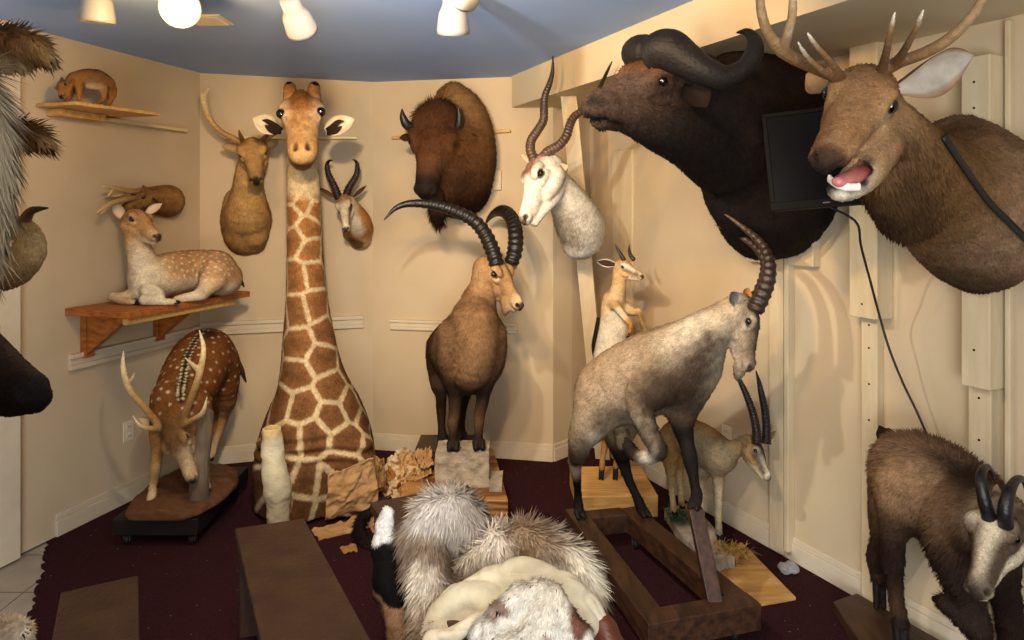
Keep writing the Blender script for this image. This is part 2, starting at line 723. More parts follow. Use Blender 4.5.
def ear(name, base, tip, face, w, parent, outer, inner, cup=.5, edge=None, thick=.006, root=.35):
    """leaf shaped cupped ear from base to tip, hollow side towards `face`, w = half width"""
    base, tip = np.asarray(base, float), np.asarray(tip, float)
    ax = tip - base
    L = np.linalg.norm(ax)
    ax = ax / L
    fz = unit(np.asarray(face, float) - ax * np.dot(face, ax))
    sd = np.cross(ax, fz)
    nu, nvv = 18, 12
    V, Cc = [], []
    co, ci = C_(outer), C_(inner)
    ce = C_(edge) if edge is not None else co
    for side in (0, 1):
        for i in range(nu + 1):
            u = i / nu
            prof = (root + (1 - root) * math.sin(min(u / .45, 1) * math.pi / 2)) if u < .45 else (1 - ((u - .45) / .55) ** 2.1)
            ww = w * max(prof, .02)
            for j in range(nvv + 1):
                v = -1 + 2 * j / nvv
                cupd = cup * ww * (v * v) * (1.35 - .9 * u) - cup * ww * .35
                th = thick * (1 - abs(v) ** 4) * (1.0 if side == 0 else -.35) * (1 - .6 * u)
                p = base + ax * (u * L) + sd * (ww * v * (1 - .18 * cup * (1 - u))) + fz * (cupd - th)
                V.append(p)
                if side == 0:
                    Cc.append(co)
                else:
                    e = np.clip((abs(v) - .72) / .2, 0, 1)
                    Cc.append(ci * (1 - e) + ce * e)
    Fq = []
    st = (nu + 1) * (nvv + 1)
    for side in (0, 1):
        for i in range(nu):
            for j in range(nvv):
                q = [side * st + i * (nvv + 1) + j, side * st + i * (nvv + 1) + j + 1, side * st + (i + 1) * (nvv + 1) + j + 1, side * st + (i + 1) * (nvv + 1) + j]
                Fq.append(q if side == 0 else q[::-1])
    rim = [i * (nvv + 1) for i in range(nu + 1)] + [nu * (nvv + 1) + j for j in range(1, nvv + 1)] + [i * (nvv + 1) + nvv for i in range(nu - 1, -1, -1)]
    for a, b in zip(rim[:-1], rim[1:]):
        Fq.append([a, b, st + b, st + a])
    return mesh_obj(name, V, [np.array(Fq)], M['fur'], parent, np.array(Cc))


class Head:
    """ungulate head frame: x from poll (0) to nose tip (1), z dorsal, y to its own left; unit = head length"""

    def __init__(s, poll, nose, up=(0, 0, 1), roll=0.0, fat=1.3):
        s.fat = fat
        s.o = np.asarray(poll, float)
        ax = np.asarray(nose, float) - s.o
        s.L = np.linalg.norm(ax)
        s.x = ax / s.L
        u = np.asarray(up, float)
        z = unit(u - s.x * np.dot(u, s.x))
        y = np.cross(z, s.x)
        if roll:
            z, y = z * math.cos(roll) + y * math.sin(roll), y * math.cos(roll) - z * math.sin(roll)
        s.y, s.z = y, z

    def w(s, x, y, z):
        return s.o + s.L * (x * s.x + s.fat * (y * s.y + z * s.z))

    def q(s, *rows):
        return [tuple(s.w(a, b, c)) + (r * s.L * s.fat,) for a, b, c, r in rows]

    def d(s, x, y, z):
        return unit(x * s.x + y * s.y + z * s.z)


def deer_head(B, H, col, muzzle=None, under=None, nose='15100d', wide=1.0, eyering=None, nosesize=1.0, mouth=True, jaw=1.0, brow=1.0, pad=True, roman=0.0, lip=None):
    """adds a deer/antelope/goat head to body B in frame H"""
    L = H.L
    k = .035 * L
    w = wide
    muzzle = col if muzzle is None else muzzle
    under = muzzle if under is None else under
    B.add(H.q((.06, 0, -.06, .15), (.18, 0, -.015, .17), (.36, 0, -.015 + roman, .148), (.54, 0, -.055 + roman, .118), (.72, 0, -.09 + roman * .6, .095), (.87, 0, -.11, .086), (.94, 0, -.12, .07)), k, [col, col, col, col, col, muzzle, muzzle], (H.y, .92 * w))
    B.add(H.q((.16, 0, -.17 * jaw, .10), (.36, 0, -.205 * jaw, .092), (.58, 0, -.205 * jaw, .062), (.78, 0, -.20 * jaw, .046), (.90, 0, -.195 * jaw, .043)), k, [col, col, under, under, under], (H.y, .95 * w))
    for sy in (-1, 1):
        B.add(H.q((.18, sy * .085 * w, -.11 * jaw, .105), (.34, sy * .075 * w, -.14 * jaw, .085), (.5, sy * .055 * w, -.15 * jaw, .055)), k, col)
        B.add(H.q((.26, sy * .115 * w, .065 * brow, .05), (.345, sy * .135 * w, .075 * brow, .045), (.42, sy * .12 * w, .05 * brow, .035)), k * .7, col)
        B.add(H.q((.28, sy * .125 * w, -.03, .045), (.42, sy * .11 * w, -.035, .04)), k * .7, col)
        B.dig(H.q((.345, sy * .178 * w, .022, .036)), .012 * L)
        B.add(H.q((.94, sy * .042 * w, -.115, .047 * nosesize)), k * .5, muzzle)
        B.dig(H.q((.995, sy * .035 * w, -.115, .012), (.965, sy * .062 * w, -.098, .017), (.935, sy * .08 * w, -.078, .009)), .010 * L)
        if mouth:
            ml = [(1.0, 0, -.172, .008), (.93, sy * .05 * w, -.170, .009), (.82, sy * .088 * w, -.160, .009), (.70, sy * .105 * w, -.145, .006)]
            B.dig(H.q(*ml), .010 * L)
            B.paint(H.q(*[(a, b * .97, c, .004) for a, b, c, _ in ml]), lip or '2a1c12', .014 * L, .75)
        if eyering is not None:
            B.paint(H.q((.32, sy * .165 * w, .05, .03), (.40, sy * .15 * w, .0, .03)), eyering, .045 * L, .85)
        B.paint(H.q((.30, sy * .165 * w, .018, .012), (.345, sy * .165 * w, .022, .036), (.40, sy * .148 * w, .006, .012)), '1a120c', .016 * L, .9)
    if pad:
        B.paint(H.q((.995, 0, -.12, .035 * nosesize), (.97, 0, -.10, .035 * nosesize)), nose, .028 * L, .95)
        for sy in (-1, 1):
            B.paint(H.q((.965, sy * .06 * w, -.098, .022)), nose, .02 * L, .9)


def eyes(H, parent, wide=1.0, r=.050, x=.345, y=.147, z=.022, mat=None):
    for sy in (-1, 1):
        ball('eye', H.w(x, sy * y * wide, z), r * H.L, mat or M['eye'], parent)


def head_ears(H, parent, base, tip, w, outer, inner, face=(.6, .3, .1), edge=None, cup=.6, wide=1.0):
    """base, tip: head-frame coordinates for the ear on +y; mirrored"""
    for sy in (-1, 1):
        b = H.w(base[0], sy * base[1] * wide, base[2])
        t = H.w(tip[0], sy * tip[1] * wide, tip[2])
        f = H.d(face[0], sy * face[1], face[2])
        ear('ear', b, t, f, w * H.L, parent, outer, inner, cup, edge)


def hoof(p_top, p_tip, r, parent, split=None):
    """cloven hoof from the pastern end to the toe tip; `split` is the sideways direction"""
    a, b = np.asarray(p_top, float), np.asarray(p_tip, float)
    ax = unit(b - a)
    sd = np.cross(ax, [0, 0, 1.0]) if split is None else np.asarray(split, float)
    if np.linalg.norm(sd) < .2:
        sd = np.array([1.0, 0, 0])
    sd = unit(sd)
    H_ = Body(max(r * .22, .0035), '1a1410')
    for q in (-1, 1):
        H_.add([tuple(a + sd * q * r * .45) + (r * .62,), tuple(b + sd * q * r * .55) + (r * .45,)], r * .12, '1c1511')
    lowz = b[2] - r * .40
    H_.plane((0, 0, lowz), (0, 0, 1))
    V, Qd = H_.mesh(1)
    return mesh_obj('hoof', V, [Qd], M['hoof'], parent)
# ------------------------------------------------------------------ the room
WARM = (1.0, .80, .56)
M['wall'] = mottled('painted_wall', 'bfab8a', 'cab696', scale=1.6, rough=.85, bump=.06, bscale=180, spec=.15)
M['trim'] = mottled('painted_trim', 'c8b89c', 'd4c5aa', scale=5, rough=.6, bump=.05, bscale=60)
M['ceiling'] = mottled('blue_ceiling', '9ab3e0', 'a2bbe6', scale=1.2, rough=.9, bump=.08, bscale=160, spec=.1)
M['soffit'] = mottled('cream_soffit', 'c8b592', 'd0bf9e', scale=2, rough=.85, bump=.05, bscale=120, spec=.1)
M['board'] = mottled('cream_board', 'c4b08c', 'd0be9c', scale=3, rough=.7, bump=.12, bscale=40, stretch=(6, 6, 1))
M['bench'] = mottled('dark_brown_paint', '38241a', '45301f', scale=9, rough=.5, bump=.25, bscale=50, stretch=(1, 1, 1), spec=.35)
M['darkwood'] = mottled('dark_stained_wood', '2c1a10', '4a2e1c', scale=6, rough=.45, bump=.2, bscale=60, stretch=(6, 1, 6), spec=.4)
M['blackwood'] = mottled('black_paint_wood', '0f0c0b', '1e1815', scale=6, rough=.5, bump=.1, bscale=60)
M['redwood'] = mottled('red_brown_wood', '8a4a1c', 'b06a2e', scale=5, rough=.5, bump=.1, bscale=60, stretch=(1, 10, 10))
M['pine'] = mottled('pine_wood', 'b98a4e', 'd2a866', scale=4, rough=.6, bump=.12, bscale=40, stretch=(2, 12, 12))
M['plywood'] = mottled('plywood', 'a87842', 'c99c5c', scale=5, rough=.65, bump=.15, bscale=30, stretch=(1, 7, 5))
M['oak'] = None
M['concrete'] = mottled('plaster_block', '8d8070', 'b5a892', scale=14, rough=.9, bump=.6, bscale=70, spec=.1)
M['white'] = plain('white_enamel', '8c8a87', rough=.4)
M['black'] = plain('black_plastic', '060505', rough=.6, spec=.12)
M['screen'] = plain('dark_screen', '040404', rough=.35, spec=.12)
M['steel'] = plain('dull_steel', '8a8682', rough=.35, metallic=.9)
M['rubber'] = plain('rubber', '131211', rough=.6)
M['plate'] = plain('ivory_plastic', 'ded2b8', rough=.4)
M['bulb'] = plain('lit_bulb', 'ffffff', rough=.4, emit='ffd9a0', estr=14)
M['lit_wood'] = plain('pale_lit_wood', 'd9c48c', rough=.5)  # wood of the ledge strips, lamplight put into its pale colour


def oak_mat():
    m, nt, b = new_mat('oak_veneer')
    tc = N(nt, 'ShaderNodeTexCoord')
    mp = N(nt, 'ShaderNodeMapping')
    mp.inputs['Scale'].default_value = (2.2, 9, 11)
    nt.links.new(tc.outputs['Object'], mp.inputs['Vector'])
    wv = N(nt, 'ShaderNodeTexWave', bands_direction='Z')
    wv.inputs['Scale'].default_value = 1.1
    wv.inputs['Distortion'].default_value = 9
    wv.inputs['Detail'].default_value = 2
    nt.links.new(mp.outputs['Vector'], wv.inputs['Vector'])
    cr = N(nt, 'ShaderNodeValToRGB')
    cr.color_ramp.elements[0].color = (*C_('6e4320'), 1)
    cr.color_ramp.elements[1].color = (*C_('b58248'), 1)
    nt.links.new(wv.outputs['Fac'], cr.inputs['Fac'])
    nt.links.new(cr.outputs['Color'], b.inputs['Base Color'])
    b.inputs['Roughness'].default_value = .45
    return m


M['oak'] = oak_mat()


def carpet_mat():
    m, nt, b = new_mat('maroon_carpet')
    tc = N(nt, 'ShaderNodeTexCoord')
    n1 = N(nt, 'ShaderNodeTexNoise')
    n1.inputs['Scale'].default_value = 190
    n1.inputs['Detail'].default_value = 2
    nt.links.new(tc.outputs['Object'], n1.inputs['Vector'])
    cr = N(nt, 'ShaderNodeValToRGB')
    cr.color_ramp.elements[0].position = .3
    cr.color_ramp.elements[1].position = .75
    cr.color_ramp.elements[0].color = (*C_('210e11'), 1)
    cr.color_ramp.elements[1].color = (*C_('421e23'), 1)
    nt.links.new(n1.outputs['Fac'], cr.inputs['Fac'])
    vo = N(nt, 'ShaderNodeTexVoronoi')
    vo.inputs['Scale'].default_value = 17
    nt.links.new(tc.outputs['Object'], vo.inputs['Vector'])
    n3 = N(nt, 'ShaderNodeTexNoise')
    n3.inputs['Scale'].default_value = 1.7
    nt.links.new(tc.outputs['Object'], n3.inputs['Vector'])
    th = N(nt, 'ShaderNodeMath', operation='MULTIPLY')
    th.inputs[1].default_value = .12
    nt.links.new(n3.outputs['Fac'], th.inputs[0])
    lt = N(nt, 'ShaderNodeMath', operation='LESS_THAN')
    nt.links.new(vo.outputs['Distance'], lt.inputs[0])
    nt.links.new(th.outputs['Value'], lt.inputs[1])
    fa = N(nt, 'ShaderNodeMath', operation='MULTIPLY')
    fa.inputs[1].default_value = .55
    nt.links.new(lt.outputs['Value'], fa.inputs[0])
    mx = N(nt, 'ShaderNodeMix', data_type='RGBA')
    nt.links.new(fa.outputs['Value'], mx.inputs['Factor'])
    nt.links.new(cr.outputs['Color'], mx.inputs[6])
    mx.inputs[7].default_value = (*C_('8d7a70'), 1)
    nt.links.new(mx.outputs[2], b.inputs['Base Color'])
    b.inputs['Roughness'].default_value = .95
    b.inputs['Specular IOR Level'].default_value = .1
    bp = N(nt, 'ShaderNodeBump')
    bp.inputs['Strength'].default_value = .6
    bp.inputs['Distance'].default_value = .01
    nt.links.new(n1.outputs['Fac'], bp.inputs['Height'])
    nt.links.new(bp.outputs['Normal'], b.inputs['Normal'])
    return m


def tile_mat():
    m, nt, b = new_mat('pale_floor_tile')
    tc = N(nt, 'ShaderNodeTexCoord')
    br = N(nt, 'ShaderNodeTexBrick')
    br.offset = 0
    br.inputs['Scale'].default_value = 1
    br.inputs['Brick Width'].default_value = .33
    br.inputs['Row Height'].default_value = .33
    br.inputs['Mortar Size'].default_value = .004
    br.inputs['Color1'].default_value = (*C_('b9ad9c'), 1)
    br.inputs['Color2'].default_value = (*C_('c4b9a8'), 1)
    br.inputs['Mortar'].default_value = (*C_('6d6358'), 1)
    nt.links.new(tc.outputs['Object'], br.inputs['Vector'])
    no = N(nt, 'ShaderNodeTexNoise')
    no.inputs['Scale'].default_value = 9
    no.inputs['Detail'].default_value = 6
    nt.links.new(tc.outputs['Object'], no.inputs['Vector'])
    mx = N(nt, 'ShaderNodeMix', data_type='RGBA', blend_type='MULTIPLY')
    mx.inputs['Factor'].default_value = .5
    nt.links.new(br.outputs['Color'], mx.inputs[6])
    nt.links.new(no.outputs['Fac'], mx.inputs[7])
    nt.links.new(mx.outputs[2], b.inputs['Base Color'])
    b.inputs['Roughness'].default_value = .4
    return m


M['carpet'] = carpet_mat()
M['tile'] = tile_mat()


class Wall:
    def __init__(s, p0, p1):
        s.p0, s.p1 = np.array(p0, float), np.array(p1, float)
        d = s.p1 - s.p0
        s.len = np.linalg.norm(d)
        s.u = d / s.len
        n = np.array([s.u[1], -s.u[0]])
        mid = (s.p0 + s.p1) / 2
        s.n = n if n @ (np.array([0, 2.6]) - mid) > 0 else -n

    def a(s, px, out=0.0):
        """distance along the wall (out metres in front of it) seen in column px"""
        k = (px - 512.0) / F
        o = s.p0 + s.n * out
        # o.x + a u.x = k (o.y + a u.y)
        return (k * o[1] - o[0]) / (s.u[0] - k * s.u[1])

    def pt(s, px, py, out=0.0):
        a = s.a(px, out)
        p = s.p0 + s.n * out + s.u * a
        return np.array([p[0], p[1], CZ - (py - HY) * p[1] / F])

    def z(s, px, py, out=0.0):
        return s.pt(px, py, out)[2]

    def box(s, mb, a0, a1, z0, z1, out, back=0.0):
        return mb.frame_box(s.p0, s.u, s.n, min(a0, a1), max(a0, a1), back, out, z0, z1)


HT = 2.60
pB = np.array([-2.765, 2.26])
pA = np.array([-2.065, 4.52])
pC = np.array([-.985, 4.84])
pE = np.array([.277, 4.60])
pF = np.array([.415, 4.74])
pG = np.array([.563, 4.93])
pH = np.array([2.747, .50])
W_left = Wall(pB, pA)
W_giraffe = Wall(pA, pC)
W_bison = Wall(pC, pE)
W_return = Wall(pE, pF)
W_alcove = Wall(pF, pG)
W_right = Wall(pG, pH)


def wall_slab(name, w, e0=0.0, e1=0.0):
    m = MB()
    m.frame_box(w.p0, w.u, w.n, -e0, w.len + e1, -.12, 0, 0, HT)
    return struct(m.build(name, M['wall']))


wall_slab('wall_left', W_left, .0, .04)
wall_slab('wall_back_left', W_giraffe, .03, .03)
wall_slab('wall_back', W_bison, .03, 0)
wall_slab('wall_return', W_return, 0, .0)
wall_slab('wall_alcove', W_alcove, .0, .03)
wall_slab('wall_right', W_right, .03, 0)
# the part of the room behind the camera
rest = [pH, np.array([2.75, -2.2]), np.array([-3.3, -2.2]), np.array([-3.3, 2.26]), pB]
for nm, a, b in zip(('wall_right_near', 'wall_near', 'wall_left_near', 'wall_left_jog'), rest[:-1], rest[1:]):
    wall_slab(nm, Wall(a, b), .05, .05)
m = MB()
m.box(-3.5, 3.1, -2.4, 5.2, HT, HT + .1)
struct(m.build('ceiling', M['ceiling']))
m = MB()
m.box(-3.5, 3.1, -2.4, 5.2, -.11, -.012)
struct(m.build('floor_tile', M['tile']))
# carpet with a ragged cut edge towards the tiles
edge = []
e0, e1 = np.array([-2.40, 3.56]), np.array([-1.62, 2.15])
for i in range(70):
    t = i / 69
    p = e0 * (1 - t) + e1 * t
    p = p + np.array([1, .35]) * random.uniform(-.018, .018)
    edge.append((p[0], p[1], -.012))
poly = edge + [(-1.62, -2.3, -.012), (3.0, -2.3, -.012), (3.0, 5.15, -.012), (-2.3, 5.15, -.012)]
m = MB()
m.prism(poly, (0, 0, .012))
struct(m.build('floor', M['carpet']))

# soffit over the wall with the buffalo and the deer
s0 = np.array([0.0, 4.62])
sd = np.array([1.107, -2.37])
sd = sd / np.linalg.norm(sd)
s1 = s0 + sd * 5.2
so = np.array([-sd[1], sd[0]])
so = so if so[0] > 0 else -so
Z0 = 2.388
m = MB()
q = [s0, s1, s1 + so * 1.2, s0 + so * 1.2 + np.array([0, .0])]
m.hexa([(p[0], p[1], Z0) for p in q] + [(p[0], p[1], HT) for p in q])
struct(m.build('trim_1', M['soffit']))

# baseboards
for nm, w in (('baseboard_left', W_left), ('baseboard_back_left', W_giraffe), ('baseboard_back', W_bison), ('baseboard_return', W_return), ('baseboard_alcove', W_alcove), ('baseboard_right', W_right)):
    m = MB()
    a0 = w.a(55) if w is W_left else 0
    w.box(m, a0, w.len, 0, .085, .016)
    w.box(m, a0, w.len, .085, .115, .010)
    struct(m.build(nm, M['trim'], bevel=.003))
# door casing at the end of the wall with the shelf
m = MB()
W_left.box(m, 0, W_left.a(21, .04), 0, HT, .04)
struct(m.build('trim_2', M['trim'], bevel=.004))


def rail(nm, w, x0, x1, z0, z1, mat, out=.03):
    m = MB()
    a0, a1 = w.a(x0), w.a(x1)
    h = z1 - z0
    w.box(m, a0, a1, z0 + h * .30, z0 + h * .72, out * .55)
    w.box(m, a0, a1, z0 + h * .72, z1, out)
    w.box(m, a0, a1, z0, z0 + h * .30, out * .8)
    return m.build(nm, mat, bevel=.003)


zr = .845
struct(rail('trim_3', W_left, 68, 199, zr, zr + .085, M['trim']))
struct(rail('trim_4', W_giraffe, 201, 363, zr + .02, zr + .105, M['trim']))
struct(rail('trim_5', W_bison, 391, 518, .855, .925, M['trim']))

# upright boards on the long wall
def board(nm, w, x0, x1, y0, y1, out, mat='board', back=0.0, yref=None, bevel=.004):
    a0, a1 = w.a(x0, out), w.a(x1, out)
    xm = (x0 + x1) / 2
    m = MB()
    w.box(m, a0, a1, max(w.z(xm, y1, out), .0), min(w.z(xm, y0, out), HT), out, back)
    return m.build(nm, M[mat], bevel=bevel)


struct(board('trim_6', W_right, 769, 783, 95, 552, .030))
struct(board('trim_7', W_right, 783.5, 788, 95, 552, .045))
struct(board('trim_8', W_right, 861, 877, 318, 620, .045))
struct(board('trim_9', W_right, 849, 877, 29, 318, .10, back=.0))
struct(board('trim_10', W_right, 968, 991, 388, 660, .045))
struct(board('trim_11', W_right, 961, 990, 56, 388, .10))
struct(board('trim_12', W_right, 1004, 1010, 20, 660, .03))
struct(board('trim_13', W_right, 612, 632, 150, 430, .02))
# hanging blocks under the buffalo
for i, (x0, x1, y0, y1) in enumerate(((746, 767, 236, 262), (787, 813, 236, 266))):
    o = board('mounting_block', W_right, x0, x1, y0, y1, .05)
    tag(o, ('cream wood block showing below the buffalo mount, beside the slim wall batten', 'wider cream wood block below the buffalo mount, on the elk side of the batten')[i], 'wood block')
# screw holes in the boards
for px_, out_, ys, nm_ in ((869, .045, (325, 348, 384, 420), 'trim_8'), (862, .10, (185, 248, 304), 'trim_9'), (979, .045, (398, 440), 'trim_10'), (974, .10, (82, 108, 350), 'trim_11')):
    par_ = bpy.data.objects[nm_]
    for y_ in ys:
        c_ = W_right.pt(px_, y_, out_)
        n_ = np.append(W_right.n, 0)
        m = MB()
        m.tube([c_ - n_ * .002, c_ + n_ * .0012], .0045, 8)
        m.build('screw', M['black'], par_)
o = board('mounting_block', W_bison, 488, 501, 170, 190, .03)
tag(o, 'small cream wood block showing beside the lower edge of the bison mount', 'wood block')

# leaning board in the alcove corner
m = MB()
a = P(569, 96, 4.19)
b = P(603, 452, 4.66)
b[2] = 0.0
wv = np.array([.048, -.012, 0])
tv = np.array([.006, .03, 0])
m.hexa([b - wv - tv, b + wv - tv, b + wv + tv, b - wv + tv, a - wv - tv, a + wv - tv, a + wv + tv, a - wv + tv])
tag(m.build('leaning_board', M['board'], bevel=.004), 'cream plank leaning in the corner behind the white spiral-horned mount', 'plank')

# outlet
def outlet(w, px, py, label, sw=.07, sh=.115):
    a = w.a(px)
    z = w.z(px, py)
    p = w.p0 + w.u * a
    t = thing('wall_outlet', (p[0], p[1], z - sh / 2), label, 'outlet')
    m = MB()
    w.box(m, a - sw / 2, a + sw / 2, z - sh / 2, z + sh / 2, .006)
    m.build('cover_plate', M['plate'], t, bevel=.002)
    for q in (-1, 1):
        m = MB()
        w.box(m, a - .017, a + .017, z + q * .026 - .014, z + q * .026 + .014, .009)
        s_ = m.build('socket', M['plate'], t, bevel=.002)
        for r_ in (-1, 1):
            m = MB()
            w.box(m, a + r_ * .007 - .0012, a + r_ * .007 + .0012, z + q * .026 - .006, z + q * .026 + .006, .0095)
            m.build('slot', M['black'], s_)


outlet(W_left, 128, 431, 'ivory wall outlet beside the grazing spotted deer')
outlet(W_right, 727, 436, 'ivory wall outlet behind the head of the long-horned gazelle')

# thin strips on the walls behind the mounts
def strip(nm, w, x0, x1, y0, y1, h, out, mat, label, cat='wall strip'):
    p, q = w.pt(x0, y0, out), w.pt(x1, y1, out)
    n = np.array([w.n[0], w.n[1], 0]) * out
    m = MB()
    m.hexa([p - n, q - n, q, p, p - n + [0, 0, h], q - n + [0, 0, h], q + [0, 0, h], p + [0, 0, h]])
    return tag(m.build(nm, M[mat], bevel=.003), label, cat)


strip('wall_ledge', W_left, 84, 188, 117.5, 132, .018, .06, 'lit_wood', 'thin pale ledge strip on the wall under the tiny antelope')
strip('wall_ledge', W_giraffe, 224, 357, 139, 139, .018, .04, 'lit_wood', 'thin pale ledge strip on the wall behind the giraffe head')
strip('wall_ledge', W_bison, 391, 510, 139, 132, .018, .04, 'pine', 'thin wooden ledge strip on the wall behind the bison mount')

# ceiling vent
cv = P(211, 18.5, 683 * .9 / 190)
t = thing('ceiling_vent', (cv[0], cv[1], HT - .014), 'white slotted ceiling vent beside the glowing bulb', 'vent')
m = MB()
m.box(cv[0] - .11, cv[0] + .075, cv[1] - .085, cv[1] + .085, HT - .008, HT - .001)
m.build('vent_frame', M['plate'], t, bevel=.003)
m = MB()
for i in range(9):
    yy = cv[1] - .062 + i * .0155
    m.hexa([(cv[0] - .09, yy, HT - .014), (cv[0] + .055, yy, HT - .014), (cv[0] + .055, yy + .003, HT - .014), (cv[0] - .09, yy + .003, HT - .014),
            (cv[0] - .09, yy + .008, HT - .006), (cv[0] + .055, yy + .008, HT - .006), (cv[0] + .055, yy + .011, HT - .006), (cv[0] - .09, yy + .011, HT - .006)])
m.build('slat', M['plate'], t)


# ceiling spot lamps
def revolve(name, prof, o, ax, mat, parent, seg=28):
    ax = unit(ax)
    a = np.array([0, 0, 1.0]) if abs(ax[2]) < .9 else np.array([1.0, 0, 0])
    u = unit(np.cross(ax, a))
    v = np.cross(ax, u)
    V, Fq = [], []
    for h, r in prof:
        for k in range(seg):
            t_ = 2 * math.pi * k / seg
            V.append(np.asarray(o) + ax * h + r * (math.cos(t_) * u + math.sin(t_) * v))
    for i in range(len(prof) - 1):
        for k in range(seg):
            k2 = (k + 1) % seg
            Fq.append((i * seg + k, i * seg + k2, (i + 1) * seg + k2, (i + 1) * seg + k))
    return mesh_obj(name, V, [np.array(Fq)], mat, parent)


def spot_lamp(px, py, d, aim, label, lit, power, spot=75, sz=1.0, grp=None):
    """swivel ceiling lamp; (px, py, d) is the middle of its bell, aim a world point"""
    c = P(px, py, d)
    ax = unit(np.asarray(aim) - c)
    t = thing('ceiling_spotlight', (c[0], c[1], HT), label, 'spotlight', grp)
    revolve('canopy', [(-.0, .0), (-.0, .055), (.018, .055), (.026, .03), (.026, 0)], (c[0] - ax[0] * .07, c[1] - ax[1] * .07, HT), (0, 0, -1), M['white'], t)
    piv = c - ax * .07
    m = MB()
    m.tube([(piv[0], piv[1], HT - .02), (piv[0], piv[1], piv[2] + .0), piv + ax * .03], .011, 10)
    m.build('swivel_arm', M['white'], t, smooth=True)
    s_ = sz
    sh = revolve('lamp_shade', [(-.075 * s_, .0), (-.075 * s_, .028 * s_), (-.07 * s_, .034 * s_), (-.03 * s_, .036 * s_), (-.015 * s_, .042 * s_), (.0, .05 * s_), (.055 * s_, .058 * s_), (.07 * s_, .058 * s_), (.07 * s_, .053 * s_), (.05 * s_, .05 * s_), (-.01 * s_, .042 * s_), (-.02 * s_, .0)], c, ax, M['white'], t)
    bl = ball('bulb', c + ax * (.03 * s_), .043 * s_, M['bulb'] if lit else M['white'], sh)
    if power:
        L = bpy.data.lights.new('lamp_light', 'SPOT')
        L.energy = power
        L.color = WARM
        L.spot_size = math.radians(spot)
        L.spot_blend = .6
        L.shadow_soft_size = .05
        lo = bpy.data.objects.new('lamp_light', L)
        lo.location = Vector(c + ax * .10 * s_)
        lo.rotation_euler = Vector(ax).to_track_quat('-Z', 'Y').to_euler()
        COL.objects.link(lo)
    return t


spot_lamp(97, 2, 2.75, P(100, 420, 3.0), 'white bell ceiling lamp above the tiny antelope, pointing down', False, 0, sz=1.15)
spot_lamp(296, 16, 2.72, P(420, 300, 4.6), 'white bell ceiling lamp tilted toward the bison wall, beside the vent', False, 0, sz=1.1)
spot_lamp(453, 13, 2.75, P(462, 420, 3.6), 'white bell ceiling lamp above the bison, pointing straight down', False, 0, sz=1.15)
spot_lamp(470, -12, 2.2, P(330, 200, 4.7), 'bare glowing bulb lamp close beside the white lamp above the bison', True, 0, sz=.9)
bl = P(184, 12, 2.75)
spot_lamp(180, 8, 2.80, bl + (np.array([0, 0, 1.7]) - bl) * .5, 'glowing round bulb in a swivel ceiling lamp beside the vent', True, 0, sz=1.35)

# slim partition just beside the camera that the close mounts hang on
m = MB()
pp0, pp1 = np.array([-.70, .82]), np.array([-1.44, 1.84])
pu = unit(pp1 - pp0)
pn = np.array([-pu[1], pu[0]]) * -1
m.frame_box(pp0, pu, pn, 0, np.linalg.norm(pp1 - pp0), -.05, 0, 0, HT)
struct(m.build('wall_partition', M['wall'], bevel=.004))

# ------------------------------------------------------------------ light
def light(kind, loc, aim, power, color=WARM, size=.2, spot=90, blend=.6):
    L = bpy.data.lights.new('room_light', kind)
    L.energy = power
    L.color = color
    if kind == 'AREA':
        L.size = size
    else:
        L.shadow_soft_size = size
    if kind == 'SPOT':
        L.spot_size = math.radians(spot)
        L.spot_blend = blend
    o = bpy.data.objects.new('room_light', L)
    o.location = Vector([float(v) for v in loc])
    if aim is not None:
        o.rotation_euler = Vector(np.asarray(aim, float) - np.asarray(loc, float)).to_track_quat('-Z', 'Y').to_euler()
    COL.objects.link(o)
    return o


GOLD = (1.0, .62, .27)
KEY = (1.0, .92, .80)
light('SPOT', (-.62, 1.95, 2.42), (.25, 4.4, 1.1), 100, color=KEY, size=.035, spot=125, blend=.8)
light('POINT', (-1.33, 2.52, 2.36), None, 24, color=GOLD, size=.07)
light('SPOT', (-.05, 1.5, 2.45), (.95, 4.2, 1.7), 85, color=GOLD, size=.06, spot=78)
light('SPOT', (-.5, 1.5, 2.45), (-.3, 4.7, 1.6), 110, color=GOLD, size=.06, spot=80)
light('SPOT', (-.35, .7, 2.45), (0, 2.7, .5), 105, color=(1, .9, .76), size=.08, spot=75)  # added spot that brightens the pelts in the foreground
light('AREA', (0.1, -.2, 2.5), (0, 3.5, .8), 34, color=(1, .90, .78), size=1.6)  # added soft fill from above the camera
# added daylight-like fill from behind the camera, the lower light lifting the ceiling
light('AREA', (-.2, -2.0, 1.2), (-.2, 3.0, 2.0), 44, color=(1, .96, .92), size=2.4)
light('AREA', (-.2, -1.9, .8), (-.4, 1.6, 2.6), 105, color=(.80, .91, 1.0), size=1.8)

wd = bpy.data.worlds.new('World')
SC.world = wd
wd.use_nodes = True
wd.node_tree.nodes['Background'].inputs['Color'].default_value = (.9, .85, .8, 1)
wd.node_tree.nodes['Background'].inputs['Strength'].default_value = .05

# ------------------------------------------------------------------ camera
cam = bpy.data.cameras.new('camera')
cam.sensor_width = 36
cam.sensor_fit = 'HORIZONTAL'
cam.lens = 36 * F / 1024
cam.shift_y = -(320 - HY) / 1024.0
cam.clip_start = .05
co = bpy.data.objects.new('camera', cam)
co.location = (0, 0, CZ)
co.rotation_euler = (math.pi / 2, 0, 0)
COL.objects.link(co)
SC.camera = co
SC.view_settings.view_transform = 'Standard'
SC.view_settings.look = 'None'
SC.view_settings.exposure = 0.20
SC.view_settings.gamma = 1.0
SC.view_settings.use_curve_mapping = False
